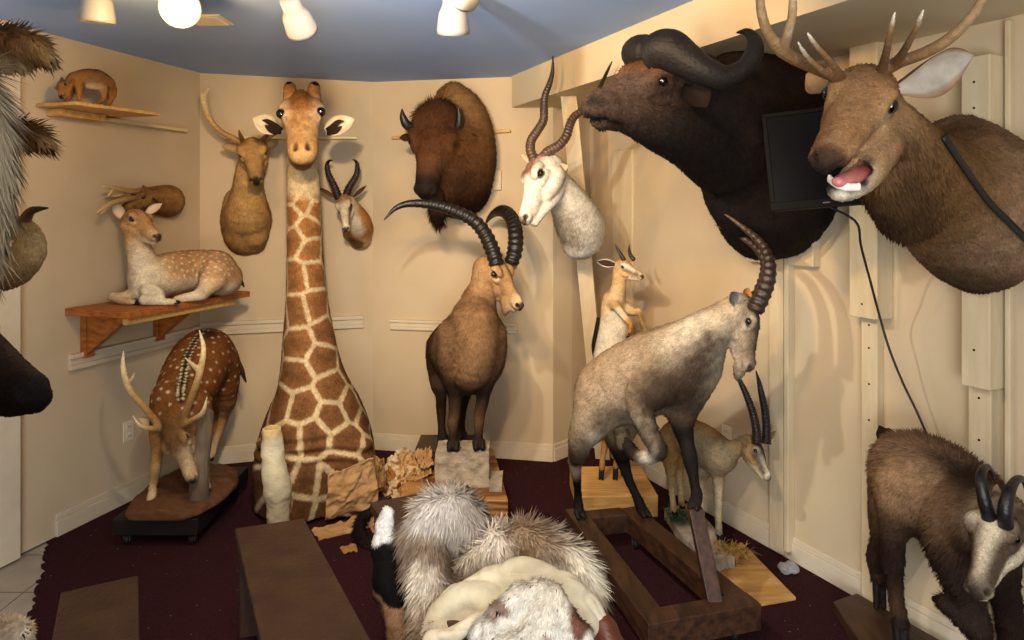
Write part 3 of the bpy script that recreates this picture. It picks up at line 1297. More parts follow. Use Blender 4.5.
# ------------------------------------------------------------------ standing ibex with swept-back horns
def leg_chain(B, rows, cols, k=.03):
    B.add(Q(*rows), k, cols)


def hooves(rows, parent):
    """rows: ((px, py, d) pastern, (px, py, d) toe, r px)"""
    for a, b, r in rows:
        hoof(P(*a), P(*b), r * a[2] / F, parent)


def ibex_standing():
    t = thing('ibex_mount', P(466, 447, 3.95), 'brown ibex standing upright on the pale plaster block, horns sweeping far back', 'ibex')
    B = Body(.0065, '7a5c3c', soft=.02, shrink=.012)
    body, flank, dark, leg = '806040', '5a4229', '3a2a1c', '2a1d14'
    B.add(Q((471, 348, 3.86, 29), (465, 347, 4.02, 33), (458, 349, 4.2, 31), (454, 351, 4.36, 25), (452, 356, 4.44, 15)), .05, [body, body, flank, dark, dark])
    B.add(Q((474, 322, 3.80, 25), (475, 345, 3.77, 25), (472, 366, 3.78, 23), (468, 380, 3.84, 17)), .05, [body, body, body, flank])
    # shoulders and thighs
    B.add(Q((455, 335, 3.84, 19), (452, 360, 3.83, 16), (454, 384, 3.84, 9)), .05, [body, flank, leg])
    B.add(Q((490, 335, 3.86, 18), (491, 360, 3.86, 16), (485, 384, 3.86, 9)), .05, [body, flank, leg])
    B.add(Q((443, 348, 4.3, 17), (440, 366, 4.28, 14.5), (439, 385, 4.24, 9)), .05, [flank, dark, leg])
    B.add(Q((464, 358, 4.32, 20), (464, 378, 4.28, 15), (462, 392, 4.26, 9)), .05, [dark, dark, leg])
    # neck
    B.add(Q((473, 330, 3.92, 27), (478, 307, 3.90, 20.5), (482.5, 286, 3.92, 15), (484, 268, 3.95, 13)), .045, [body, '8b6a46', '9a7750', 'a17c54'])
    # legs
    leg_chain(B, ((454, 378, 3.84, 8.60), (455, 398, 3.84, 6.88), (454.5, 414, 3.83, 5.68), (453.5, 420, 3.83, 5.33), (453.2, 434, 3.84, 4.04), (453.3, 441, 3.84, 4.82), (453, 446, 3.82, 4.73)), [leg, leg, '4a3624', '6b5136', '3a2a1c', leg, leg])
    leg_chain(B, ((485, 378, 3.86, 8.60), (483, 398, 3.86, 6.88), (479.5, 414, 3.85, 5.85), (479, 420, 3.85, 5.33), (478.5, 434, 3.86, 4.04), (478.5, 441, 3.86, 4.82), (479, 445, 3.84, 4.73)), [leg, leg, '4a3624', '6b5136', '3a2a1c', leg, leg])
    leg_chain(B, ((439, 380, 4.25, 7.74), (441, 396, 4.24, 5.59), (441, 408, 4.26, 4.82), (441.5, 424, 4.24, 3.70), (442, 434, 4.22, 4.13), (443, 438, 4.19, 4.04)), [leg] * 6)
    leg_chain(B, ((463, 386, 4.26, 7.74), (463, 400, 4.25, 5.59), (461.5, 410, 4.27, 4.64), (461, 424, 4.25, 3.70), (461.5, 433, 4.23, 4.13), (462, 436, 4.20, 4.04)), [leg] * 6)
    H = Head(P(489, 263, 3.98), P(525, 299, 3.80), (0.15, -.1, 1), fat=1.5)
    deer_head(B, H, '9c7850', muzzle='c4a67c', under='b8996e', eyering='c7ab82', wide=.8, jaw=1.0, nosesize=1.0)
    # beard
    B.add(Q((506, 300, 3.88, 6), (506, 308, 3.88, 5), (505, 313, 3.88, 2.5)), .012, ['8a6744', '6a4c30', '543b25'])
    B.paint(Q((440, 330, 4.2, 20), (436, 360, 4.3, 24)), '3f2c1c', .10, .7)
    B.paint(Q((480, 270, 3.98, 8), (474, 288, 4.02, 8)), '6d4d30', .05, .6)
    B.paint(Q((462, 384, 3.80, 8), (478, 388, 3.80, 6)), '241811', .06, .7)
    B.furlen(Q((470, 320, 3.85, 40), (470, 380, 3.85, 40)), .02, .1)
    B.furlen(Q((440, 400, 4.2, 20), (480, 400, 3.8, 20), (480, 440, 3.8, 20), (440, 440, 4.2, 20)), .005, .08)
    B.furlen(H.q((.3, 0, -.05, .3), (1, 0, -.1, .2)), .005, .05)
    B.build('body', t, fur=.014, lean=.9, flow=np.array([-.2, .3, -1]))
    eyes(H, t, .95)
    ear('ear', P(483, 270, 3.92), P(479, 278, 3.86), (.3, -1, 0), .026, t, '8f6c46', 'c9b9a0', .8)
    ear('ear', P(509, 264, 3.98), P(517, 268, 4.06), (.3, -1, 0), .024, t, '8f6c46', 'a08a70', .8)
    hc = ['17110e', '1d1612', '17110e', '120d0b']
    horn('horn', Q((497, 266, 3.90, 7.6), (493, 252, 3.91, 7.8), (485, 234, 3.94, 7.4), (474, 221, 3.94, 7), (456, 211.5, 3.94, 6.3), (434, 205, 3.93, 5.2), (411, 203.5, 3.92, 4.1), (396, 208, 3.9, 2.8), (384.5, 219.5, 3.88, .8)), t, hc, rings=20, amp=.10, n=150)
    horn('horn', Q((511, 264, 3.95, 7.6), (515, 250, 3.97, 7.8), (515.5, 233, 4.04, 7.4), (512, 219, 4.16, 6.8), (505, 211.5, 4.28, 6), (497, 212, 4.4, 4.8), (490, 217, 4.48, 3), (485.5, 224, 4.54, .8)), t, hc, rings=18, amp=.10, n=150)
    hooves([((453.3, 443, 3.83), (452.8, 449.5, 3.80), 6.4), ((478.6, 442, 3.85), (479.3, 448.5, 3.82), 6.4), ((442.4, 436, 4.21), (443.4, 442, 4.17), 5.4), ((461.7, 434, 4.22), (462.3, 440, 4.18), 5.4)], t)
    return t


ibex_standing()


# ------------------------------------------------------------------ giraffe bust standing on the carpet
def giraffe():
    t = thing('giraffe_mount', (-1.15, 4.0, 0), 'giraffe neck and chest bust rising from the carpet almost to the ceiling', 'giraffe')
    B = Body(.0082, '7a4a20', soft=.03, shrink=.004)
    pale = 'd6bf94'
    B.add(Q((302, 150, 4.12, 14), (303, 178, 4.08, 16), (304, 210, 4.06, 16.6), (305, 250, 4.04, 17.6), (307, 300, 4.03, 20.5), (309, 340, 4.03, 25.5), (312, 375, 4.03, 31), (315, 402, 4.03, 39), (316, 425, 4.03, 49), (316, 452, 4.03, 57), (315, 485, 4.03, 59), (314, 512, 4.04, 55), (313, 540, 4.05, 46)), .05, '8a5426', sq=[((0, 1, 0), 1.12)])
    B.add(Q((291, 452, 3.90, 30), (289, 482, 3.86, 31), (290, 520, 3.88, 26)), .05, '8a5426')
    B.add(Q((345, 452, 3.90, 29), (349, 482, 3.86, 29), (347, 520, 3.88, 24)), .05, '8a5426')
    B.dig(Q((322, 462, 3.62, 3), (323, 485, 3.62, 6), (322, 520, 3.66, 9)), .06)
    B.plane((0, 0, .02), (0, 0, 1))
    H = Head(P(302, 101, 4.06), P(301, 146, 3.62), (0, -.35, 1), fat=1.0)
    g, gm, gp = 'a8733a', 'b58a55', 'd9c29c'
    B.add(H.q((.05, 0, -.10, .15), (.2, 0, -.02, .165), (.34, 0, -.01, .15), (.5, 0, -.05, .138), (.7, 0, -.10, .125), (.86, 0, -.125, .122), (.95, 0, -.14, .10)), .03, [g, g, g, 'b07d44', gm, gm, 'c4a070'], (H.y, 1.25))
    B.add(Q((301.5, 158, 3.74, 11), (302, 157, 3.84, 13.5), (303, 150, 3.95, 16)), .02, ['a8845a', gp, gp])
    B.paint(Q((296, 166, 3.68, 3), (307, 166, 3.68, 3)), '7a5634', .03, .8)
    B.add(H.q((.2, 0, -.2, .15), (.45, 0, -.22, .13), (.75, 0, -.23, .10), (.88, 0, -.23, .085)), .03, ['c9ad80', gp, gp, 'b08850'], (H.y, 1.0))
    for sy in (-1, 1):
        B.add(H.q((.22, sy * .14, .04, .07), (.33, sy * .175, .05, .06), (.42, sy * .15, .02, .05)), .03, gp)
        B.dig(H.q((.40, sy * .235, .055, .036)), .01)
        B.add(H.q((.93, sy * .052, -.11, .042), (.85, sy * .055, -.10, .035)), .02, gm)
        B.dig(H.q((.965, sy * .050, -.065, .010), (.945, sy * .062, -.03, .028), (.89, sy * .062, -.01, .020)), .008)
        B.paint(H.q((.96, sy * .058, -.05, .016), (.89, sy * .062, -.0, .014)), '2a180d', .014, .95)
        B.dig(H.q((1.0, 0, -.20, .008), (.95, sy * .06, -.20, .008), (.8, sy * .088, -.185, .007)), .008)
        B.paint(H.q((1.0, 0, -.20, .006), (.95, sy * .06, -.20, .006), (.8, sy * .088, -.185, .006)), '4a3020', .02, .8)
        B.paint(H.q((.36, sy * .17, -.06, .06), (.5, sy * .13, -.10, .04)), gp, .06, .9)
        B.paint(H.q((.40, sy * .215, .055, .042)), '24160c', .022, .92)
        B.paint(H.q((.2, sy * .16, -.1, .06)), gp, .08, .8)
        # ossicones
        B.add([tuple(P(302 + sy * 11, 104, 4.02)) + (.046,), tuple(P(302 + sy * 11.5, 96, 4.02)) + (.042,), tuple(P(302 + sy * 12, 88.5, 4.02)) + (.036,)], .02, ['b07838', 'b98240', 'a86c30'])
    B.add(H.q((.16, 0, .13, .07), (.28, 0, .12, .055)), .04, g)
    B.paint(H.q((.2, 0, .2, .06), (.34, 0, .16, .05)), '8c5626', .08, .8)
    B.paint(H.q((.98, 0, -.24, .04)), '8a6236', .05, .8)

    seeds_px = [(304, 201.5), (291, 193), (315, 191), (290, 216), (316.5, 209), (309, 228), (293, 239), (312, 249), (296, 277), (315, 274), (295, 311), (316.5, 305), (326, 331), (297, 345),
                (322, 358), (294, 375), (333, 388), (301.5, 406.5), (333, 416), (281, 405), (350.6, 405), (312, 436), (288, 440), (347, 439), (366, 426), (371, 452), (342, 467), (306, 483), (328, 482), (300, 511), (262, 480), (264, 452), (352, 495), (326, 512), (280, 470), (368, 480), (278, 505)]

    def deform(V, n):
        px = 512 + V[:, 0] / V[:, 1] * F
        zz = V[:, 2]
        zc = .345 + .06 * np.cos((V[:, 0] + 1.16) * 5)
        u = (zz - zc)
        w = np.clip(1 - np.abs(u) / .11, 0, 1) * np.clip((3.95 - V[:, 1]) / .12, 0, 1)
        return V + n * (w * (.013 * np.sin(u * 105 + 2.2 * np.sin(V[:, 0] * 9)) - .002))[:, None]

    def pattern(V, n, col):
        front = (n @ np.array([0.29, -1, 0])) > .1
        pr = np.stack([512 + V[:, 0] / V[:, 1] * F, HY - (V[:, 2] - CZ) / V[:, 1] * F], 1)
        S = []
        for a in seeds_px:
            d = ((pr - a) ** 2).sum(1) + np.where(front, 0, 1e6)
            S.append(V[d.argmin()])
        r = np.random.default_rng(3)
        back = np.argwhere(((n @ np.array([0.29, -1, 0])) < -.05) & (V[:, 2] < 1.75)).ravel()
        bs = []
        for i in r.permutation(back):
            p = V[i]
            sp = .13 + .11 * np.clip((1.4 - p[2]) / 1.2, 0, 1)
            if all(np.linalg.norm(p - q) > sp for q in bs):
                bs.append(p)
        S = np.array(S + bs)
        D2 = ((V[:, None, :] - S[None]) ** 2).sum(2)
        o = np.argsort(D2, 1)[:, :2]
        i1, i2 = o[:, 0], o[:, 1]
        rows = np.arange(len(V))
        ed = (D2[rows, i2] - D2[rows, i1]) / (2 * np.linalg.norm(S[i1] - S[i2], axis=1) + 1e-9)
        ed = ed + .007 * (hash_noise(V, 75, 1) - .5) + .003 * (hash_noise(V, 220, 2) - .5)
        w = .0115 + .005 * np.clip((1.2 - V[:, 2]), 0, 1)
        k = np.clip((ed - w + .003) / .006, 0, 1)
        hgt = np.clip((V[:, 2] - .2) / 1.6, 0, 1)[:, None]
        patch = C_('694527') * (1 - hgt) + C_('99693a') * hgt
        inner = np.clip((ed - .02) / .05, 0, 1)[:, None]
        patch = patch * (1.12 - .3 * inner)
        st = (.8 + .4 * hash_noise(V * np.array([1, 1, .25]), 160, 4))[:, None]
        line = C_('cdb58a') * (.85 + .3 * hash_noise(V, 60, 5))[:, None]
        pc = patch * st * k[:, None] + line * (1 - k[:, None])
        m = np.clip((1.98 - V[:, 2]) / .05, 0, 1)
        # plain pale throat
        m = m * (1 - np.clip((V[:, 2] - 1.74 + .05 * np.abs(V[:, 0] + 1.25) * 0) / .06, 0, 1))
        fm = np.clip((V[:, 2] - 2.0) / .05, 0, 1)[:, None] * np.clip((hash_noise(V, 38, 8) - .55) / .12, 0, 1)[:, None] * .35
        col = col * (1 - fm) + C_('7a4a22') * fm
        thr = np.clip((V[:, 2] - 1.70) / .06, 0, 1) * np.clip((2.08 - V[:, 2]) / .06, 0, 1) * (1 - np.clip((4.0 - V[:, 1] - .12) / .05, 0, 1))
        col = col * (1 - thr[:, None]) + C_('cfb78c') * thr[:, None]
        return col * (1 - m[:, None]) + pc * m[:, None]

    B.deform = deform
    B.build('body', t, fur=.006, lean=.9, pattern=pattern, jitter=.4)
    for sy in (-1, 1):
        ball('eye', H.w(.40, sy * .196, .055), .050 * H.L, M['eye'], t)
        horn('ossicone_tuft', [tuple(P(302 + sy * 12, 90, 4.02)) + (.030,), tuple(P(302 + sy * 12.5, 86.5, 4.02)) + (.034,), tuple(P(302 + sy * 13.5, 84, 4.0)) + (.016,)], t, ['5a3a1c', '15100c', '15100c'], n=20, mat=M['shag'])
        w = 512
    ear('ear', P(281, 131, 4.02), P(252.5, 118, 3.98), (0, -1, .15), .062, t, 'c9a874', 'dccba8', .7, 'e2d2ae')
    ear('ear', P(326, 132, 4.02), P(354.5, 119, 3.98), (0, -1, .15), .062, t, 'c9a874', 'dccba8', .7, 'e2d2ae')
    for b_, p1, p2, p3 in (((281, 131), (276, 127), (268, 121.5), (262, 120)), ((281, 131), (274, 131), (268, 127.5), (265, 125)), ((327, 131), (332, 128), (338, 122), (344, 121)), ((327, 132), (333, 132), (338, 129), (342, 126))):
        horn('ear_hair', [tuple(P(*q, 3.985)) + (r_,) for q, r_ in ((b_, .018), (p1, .02), (p2, .014), (p3, .002))], t, ['1d140e', '2a1c12', '33241a'], n=16, seg=8, flat=((0, 1, 0), .4), mat=M['shag'])
    return t


giraffe()


# ------------------------------------------------------------------ wall mounts of the far walls
def wplane(B, w, gap=.004):
    B.plane((w.p0[0] + w.n[0] * gap, w.p0[1] + w.n[1] * gap, 0), (w.n[0], w.n[1], 0))


def bison():
    t = thing('bison_mount', W_bison.pt(455, 150), 'dark brown bison shoulder mount with a woolly forehead and short horns', 'bison mount')
    B = Body(.0075, '6a4a2c', soft=.03, shrink=.012)
    tan, br, dk = '8c683f', '5d3a1d', '3c2412'
    # hump and shoulder
    B.add(Q((455, 95, 4.62, 13), (462, 118, 4.58, 26), (464, 150, 4.55, 32), (461, 180, 4.55, 31), (457, 196, 4.56, 22)), .06, [tan, tan, '76532f', dk, dk])
    B.add(Q((452, 102, 4.72, 18), (460, 140, 4.74, 36), (460, 185, 4.74, 34)), .05, [tan, tan, dk])
    # neck
    B.add(Q((452, 150, 4.5, 36), (446, 148, 4.40, 27), (441, 148, 4.34, 22)), .06, [br, br, br])
    B.add(Q((446, 175, 4.42, 26), (444, 190, 4.40, 20)), .06, dk)
    # wool cap
    B.add(Q((423, 120, 4.32, 10), (432, 114, 4.33, 13), (443, 113, 4.35, 12), (450, 119, 4.38, 8)), .05, ['5a3a1e', '4a2e17', '4a2e17', '4a2e17'])
    H = Head(P(437, 112, 4.40), P(424, 188, 4.12), (0, -1, .5), fat=1.0)
    B.add(H.q((.1, 0, -.1, .20), (.25, 0, -.04, .215), (.42, 0, -.05, .205), (.62, 0, -.09, .175), (.82, 0, -.10, .155), (.93, 0, -.105, .14)), .06, [br, br, br, '5a3a20', '4a3020', '2a1d16'], (H.y, .92))
    B.add(H.q((.25, 0, -.28, .19), (.55, 0, -.28, .14), (.82, 0, -.22, .09), (.92, 0, -.2, .07)), .06, [dk, dk, dk, '3a2a1e'])
    for sy in (-1, 1):
        B.add(H.q((.36, sy * .185, .03, .07), (.46, sy * .18, .0, .06)), .04, '55351c')
        B.dig(H.q((.43, sy * .245, .0, .034)), .01)
        B.paint(H.q((.43, sy * .235, .0, .045)), '1a0f08', .03, .85)
        B.add(H.q((.965, sy * .07, -.08, .055)), .02, '241812')
        B.dig(H.q((1.02, sy * .085, -.04, .03), (.98, sy * .115, -.02, .02)), .015)
    B.paint(H.q((.97, 0, -.09, .12)), '231813', .05, .95)
    B.paint(H.q((.2, 0, .2, .1), (.5, 0, .14, .06)), '4a2a14', .1, .7)
    # beard
    B.add(Q((434, 198, 4.24, 11), (436, 206, 4.26, 9), (437, 215, 4.28, 7), (438, 223, 4.28, 3)), .04, [dk, dk, '2e1b0e', '2e1b0e'])
    B.furlen(Q((425, 116, 4.25, 16), (447, 112, 4.3, 16)), .045, .07)
    B.furlen(Q((440, 185, 4.25, 24), (437, 225, 4.15, 10)), .06, .12)
    B.furlen(H.q((.72, 0, -.1, .16), (1, 0, -.1, .16)), .006, .1)
    B.furlen(Q((460, 160, 4.5, 30)), .03, .2)
    B.furlen(H.q((.43, -.25, 0, .05)), .004, .03)
    B.furlen(H.q((.43, .25, 0, .05)), .004, .03)
    wplane(B, W_bison)
    B.build('body', t, fur=.02, lean=.8, flow=np.array([.2, .3, -1]), lift=.55, jitter=.5)
    for sy in (-1, 1):
        ball('eye', H.w(.43, sy * .226, .0), .034 * H.L, M['eye'], t)
    hc = ['2a1e16', '1a130f', '120d0a']
    horn('horn', Q((415, 129, 4.32, 5.2), (407, 125, 4.28, 4.8), (403, 117, 4.26, 3.4), (402, 109, 4.25, .7)), t, hc, n=40)
    horn('horn', Q((451, 132, 4.36, 5.4), (458, 127, 4.31, 4.8), (459.5, 116, 4.28, 3.4), (457.5, 105.5, 4.26, .7)), t, hc, n=40)
    ear('ear', P(457, 139, 4.34), P(477, 135, 4.33), (0, -1, -.1), .032, t, '4a2c16', '2e1b0e', .7)
    ear('ear', P(414, 137, 4.34), P(399, 138, 4.36), (0, -1, -.1), .028, t, '4a2c16', '2e1b0e', .7)
    return t


bison()


def fallow_buck():
    t = thing('deer_mount', W_giraffe.pt(247, 200), 'tan antlered deer shoulder mount on the wall between the shelf corner and the giraffe', 'deer mount')
    B = Body(.0068, 'a07b48', soft=.02, shrink=.008)
    a, b, c = 'bd955c', 'a8824e', 'c8a26a'
    B.add(Q((247, 221, 4.62, 25), (247, 214, 4.52, 22), (248, 190, 4.44, 16), (250, 170, 4.40, 14), (252, 156, 4.42, 9)), .04, [b, a, a, c, a])
    B.add(Q((246, 205, 4.66, 24), (246, 235, 4.62, 21)), .05, [a, b])
    B.add(Q((238, 238, 4.56, 9), (240, 243, 4.60, 6)), .05, b)
    B.add(Q((257, 238, 4.56, 9), (258, 244, 4.60, 6)), .05, b)
    H = Head(P(252, 144, 4.40), P(255, 173, 4.12), (0, -.5, 1))
    deer_head(B, H, 'b48c54', muzzle='a07c4c', under='ccac7c', eyering='caa670', wide=1.05)
    B.paint(Q((252, 175, 4.33, 8), (250, 190, 4.36, 8)), 'b9935c', .06, .7)
    wplane(B, W_giraffe)
    B.build('body', t, fur=.012, flow=np.array([0, .2, -1]))
    eyes(H, t, 1.05)
    ear('ear', P(242, 149, 4.38), P(221, 146, 4.36), (0, -1, -.1), .03, t, '8d6a3c', 'a88c60', .7)
    ear('ear', P(264, 148, 4.38), P(279, 140, 4.38), (0, -1, -.1), .03, t, '8d6a3c', 'a88c60', .7)
    A = Body(.0055, 'c9a870', soft=.01)
    ac = ['a8824c', 'c2a064', 'd6bb85', 'dcc595']
    A.add(Q((244, 144, 4.38, 3.4), (234, 138.5, 4.37, 3.0), (220, 131, 4.33, 2.9), (209, 118, 4.30, 2.9), (204.5, 104, 4.30, 3.0), (205, 94, 4.32, 2.2), (209, 88, 4.34, .8)), .008, ['8d6a3c'] + ac[:1] + ac + ['e6d4a8'])
    A.add(Q((204.5, 104, 4.30, 2.6), (202, 97, 4.30, 2.0), (201.5, 90, 4.30, .7)), .008, ac[2])
    A.add(Q((244, 142, 4.36, 2.6), (240.5, 136, 4.30, 2.0), (239, 130, 4.26, .8)), .008, '6d4f2c')
    A.build('antler', t, mat=M['antler'], smooth=1)
    A = Body(.0055, 'c9a870', soft=.01)
    A.add(Q((260, 143, 4.38, 3.4), (266, 138, 4.36, 3.0), (276, 132, 4.36, 2.8), (286, 122, 4.38, 2.6), (290, 108, 4.4, 2), (288, 98, 4.4, .8)), .008, ac[1])
    A.add(Q((260, 142, 4.36, 2.6), (266, 136, 4.3, 2.0), (270, 131, 4.27, .8)), .008, '6d4f2c')
    A.build('antler', t, mat=M['antler'], smooth=1)


fallow_buck()


def springbok():
    t = thing('springbok_mount', W_giraffe.pt(362, 225), 'small springbok head mount with lyre horns beside the giraffe neck', 'springbok mount')
    B = Body(.0052, 'a8743c', soft=.014, shrink=.004)
    tan, wht = 'b27c42', 'd9c5a4'
    B.add(Q((358, 228, 4.76, 15), (357, 222, 4.70, 14), (353, 213, 4.64, 11), (349, 204, 4.62, 8)), .03, [tan, tan, tan, tan])
    B.add(Q((358, 232, 4.80, 15), (360, 238, 4.80, 12)), .03, 'c9a878')
    H = Head(P(345, 198, 4.60), P(343.5, 226, 4.42), (-.3, -.8, 1))
    deer_head(B, H, wht, muzzle='dccbae', under='dccbae', nose='2a1c12', wide=.85)
    B.paint(H.q((.12, 0, .2, .1)), '9a6632', .05, .9)
    for sy in (-1, 1):
        B.paint(H.q((.36, sy * .15, .02, .03), (.6, sy * .13, -.05, .02), (.82, sy * .1, -.12, .012)), '3a2010', .025, .85)
    B.paint(Q((353, 222, 4.58, 4), (360, 236, 4.62, 5)), 'd8c8aa', .05, .85)
    B.paint(Q((357, 246, 4.72, 5), (352, 244, 4.7, 5)), '3a2210', .03, .8)
    wplane(B, W_giraffe)
    B.build('body', t, fur=.006)
    eyes(H, t, .85)
    hc = ['2a1a10', '2e1e13', '1c120b']
    horn('horn', Q((339, 199, 4.60, 4.2), (335, 188, 4.60, 3.8), (329, 175, 4.60, 3.1), (327, 166, 4.60, 2.5), (329, 161, 4.58, 1.6), (332.5, 160.5, 4.56, .5)), t, hc, rings=13, amp=.12)
    horn('horn', Q((345.5, 198, 4.62, 4.2), (349, 188, 4.62, 3.8), (356, 176, 4.62, 3.1), (357.5, 166, 4.62, 2.4), (355.5, 161, 4.6, 1.5), (352.5, 159.5, 4.58, .5)), t, hc, rings=13, amp=.12)
    ear('ear', P(336, 198, 4.62), P(318.5, 187.5, 4.62), (.1, -1, -.2), .018, t, '8d6238', '5a4028', .6)
    ear('ear', P(352, 198, 4.66), P(366.5, 185.5, 4.68), (-.1, -1, -.2), .02, t, '9d7244', '4a3422', .6, 'd0b894')


springbok()


def addax():
    t = thing('antelope_mount', P(583, 235, 4.2), 'white antelope shoulder mount with long spiral horns, on the leaning cream plank', 'antelope mount')
    B = Body(.006, 'd2c6ae', soft=.016, shrink=.008)
    w1, w2, g = 'e2d8c4', 'ddd2bc', 'b0a084'
    B.add(Q((549, 172, 3.83, 12.5), (559, 187, 3.90, 16), (570, 205, 3.98, 21), (579, 223, 4.07, 24.5), (582, 235, 4.12, 22)), .04, [w1, w1, w1, w2, w1])
    B.add(Q((588, 226, 4.11, 17), (584, 240, 4.12, 15), (575, 246, 4.10, 11)), .04, w1)
    B.plane(P(592, 230, 4.20), (-.35, -.93, 0))
    H = Head(P(548, 161, 3.84), P(514, 213, 3.66), (-.75, -.15, .6), fat=1.5)
    deer_head(B, H, w1, muzzle=w1, under=w1, nose='3a2c20', wide=.8, eyering=None, jaw=1.05, nosesize=.9)
    B.paint(H.q((.05, 0, .16, .07), (.2, 0, .18, .06), (.32, .06, .15, .04), (.3, -.06, .15, .04)), '7a4a22', .05, .9, noise=.01)
    B.paint(H.q((.12, -.16, -.02, .05)), 'b87a48', .05, .6)
    B.paint(Q((552, 205, 3.92, 8), (562, 222, 3.96, 9), (570, 236, 4.02, 7)), '8a765a', .07, .55)
    B.furlen(Q((575, 240, 4.05, 20)), .02, .1)
    B.build('body', t, fur=.009, flow=np.array([.3, .2, -1]))
    eyes(H, t, .8)
    hc = ['5a4430', '4a3524', '33251a', '1d1510']
    horn('horn', Q((534, 160, 3.8, 5.2), (530.5, 150, 3.79, 5), (531.5, 140, 3.79, 4.8), (538, 130, 3.79, 4.6), (543.5, 120, 3.78, 4.4), (544, 108, 3.78, 4.1), (545, 96, 3.77, 3.6), (549.5, 84, 3.77, 3), (552.5, 72, 3.77, 2.2), (553, 56, 3.76, 0.7)), t, hc, rings=30, amp=.07, n=200)
    horn('horn', Q((541, 160, 3.82, 5.2), (548, 151.5, 3.8, 5), (558, 146, 3.78, 4.8), (566, 137, 3.74, 4.6), (569.5, 126, 3.71, 4.4), (574, 117, 3.67, 4.1), (583, 110, 3.62, 3.7), (593, 100, 3.57, 3.1), (601, 85, 3.5, 2.4), (607, 72, 3.44, 1.7), (612, 61.5, 3.4, 0.6)), t, hc, rings=30, amp=.07, n=200)
    ear('ear', P(535, 163, 3.86), P(521, 154, 3.92), (-.8, -.6, 0), .02, t, 'cfc2a8', 'b8a384', .6)
    ear('ear', P(555, 170, 3.80), P(568, 166, 3.78), (-.3, -1, 0), .028, t, 'd9cfba', 'c8a684', .6)


addax()
# ------------------------------------------------------------------ shelf with the lying fawn
ZS = 1.18


def shelf():
    a0, a1 = W_left.a(64), W_left.a(64) + .93
    c = W_left.p0 + W_left.u * (a0 + .46)
    t = thing('wall_shelf', (c[0], c[1], ZS - .3), 'red-brown wooden shelf carrying the lying spotted fawn', 'shelf')
    m = MB()
    W_left.box(m, a0, a1, ZS - .038, ZS - .003, .43, .004)
    m.build('shelf_board', M['redwood'], t, bevel=.003)
    m = MB()
    W_left.box(m, a0 + .02, a1 - .1, ZS - .075, ZS - .040, .40, .37)
    m.build('edge_strip', M['pine'], t, bevel=.002)
    for a in (a0 + .10, a1 - .34):
        p = lambda out, z, aa: np.array([*(W_left.p0 + W_left.u * aa + W_left.n * out), z])
        m = MB()
        m.prism([p(.04, ZS - .04, a), p(.30, ZS - .04, a), p(.30, ZS - .07, a), p(.04, ZS - .26, a)], np.append(W_left.u * .035, 0))
        m.build('bracket', M['redwood'], t, bevel=.003)
        m = MB()
        W_left.box(m, a - .01, a + .05, ZS - .28, ZS - .04, .04, .004)
        m.build('wall_cleat', M['redwood'], t, bevel=.003)


shelf()


def spots(V, n, col, centres, r, c='e6d6b8', a=.9, fall=.5):
    """pale coat spots of radius r at the given surface points"""
    for p, rr in zip(centres, np.broadcast_to(r, len(centres))):
        d = np.linalg.norm(V - p, axis=1) / rr
        t = np.clip((1.15 - d) / fall, 0, 1)[:, None] * a
        col = col * (1 - t) + C_(c) * t
    return col


def scatter(V, ok, dist, seed=1, most=200):
    r = np.random.default_rng(seed)
    out = []
    for i in r.permutation(np.argwhere(ok).ravel()):
        if len(out) >= most:
            break
        if all(np.linalg.norm(V[i] - q) > dist for q in out):
            out.append(V[i])
    return np.array(out)


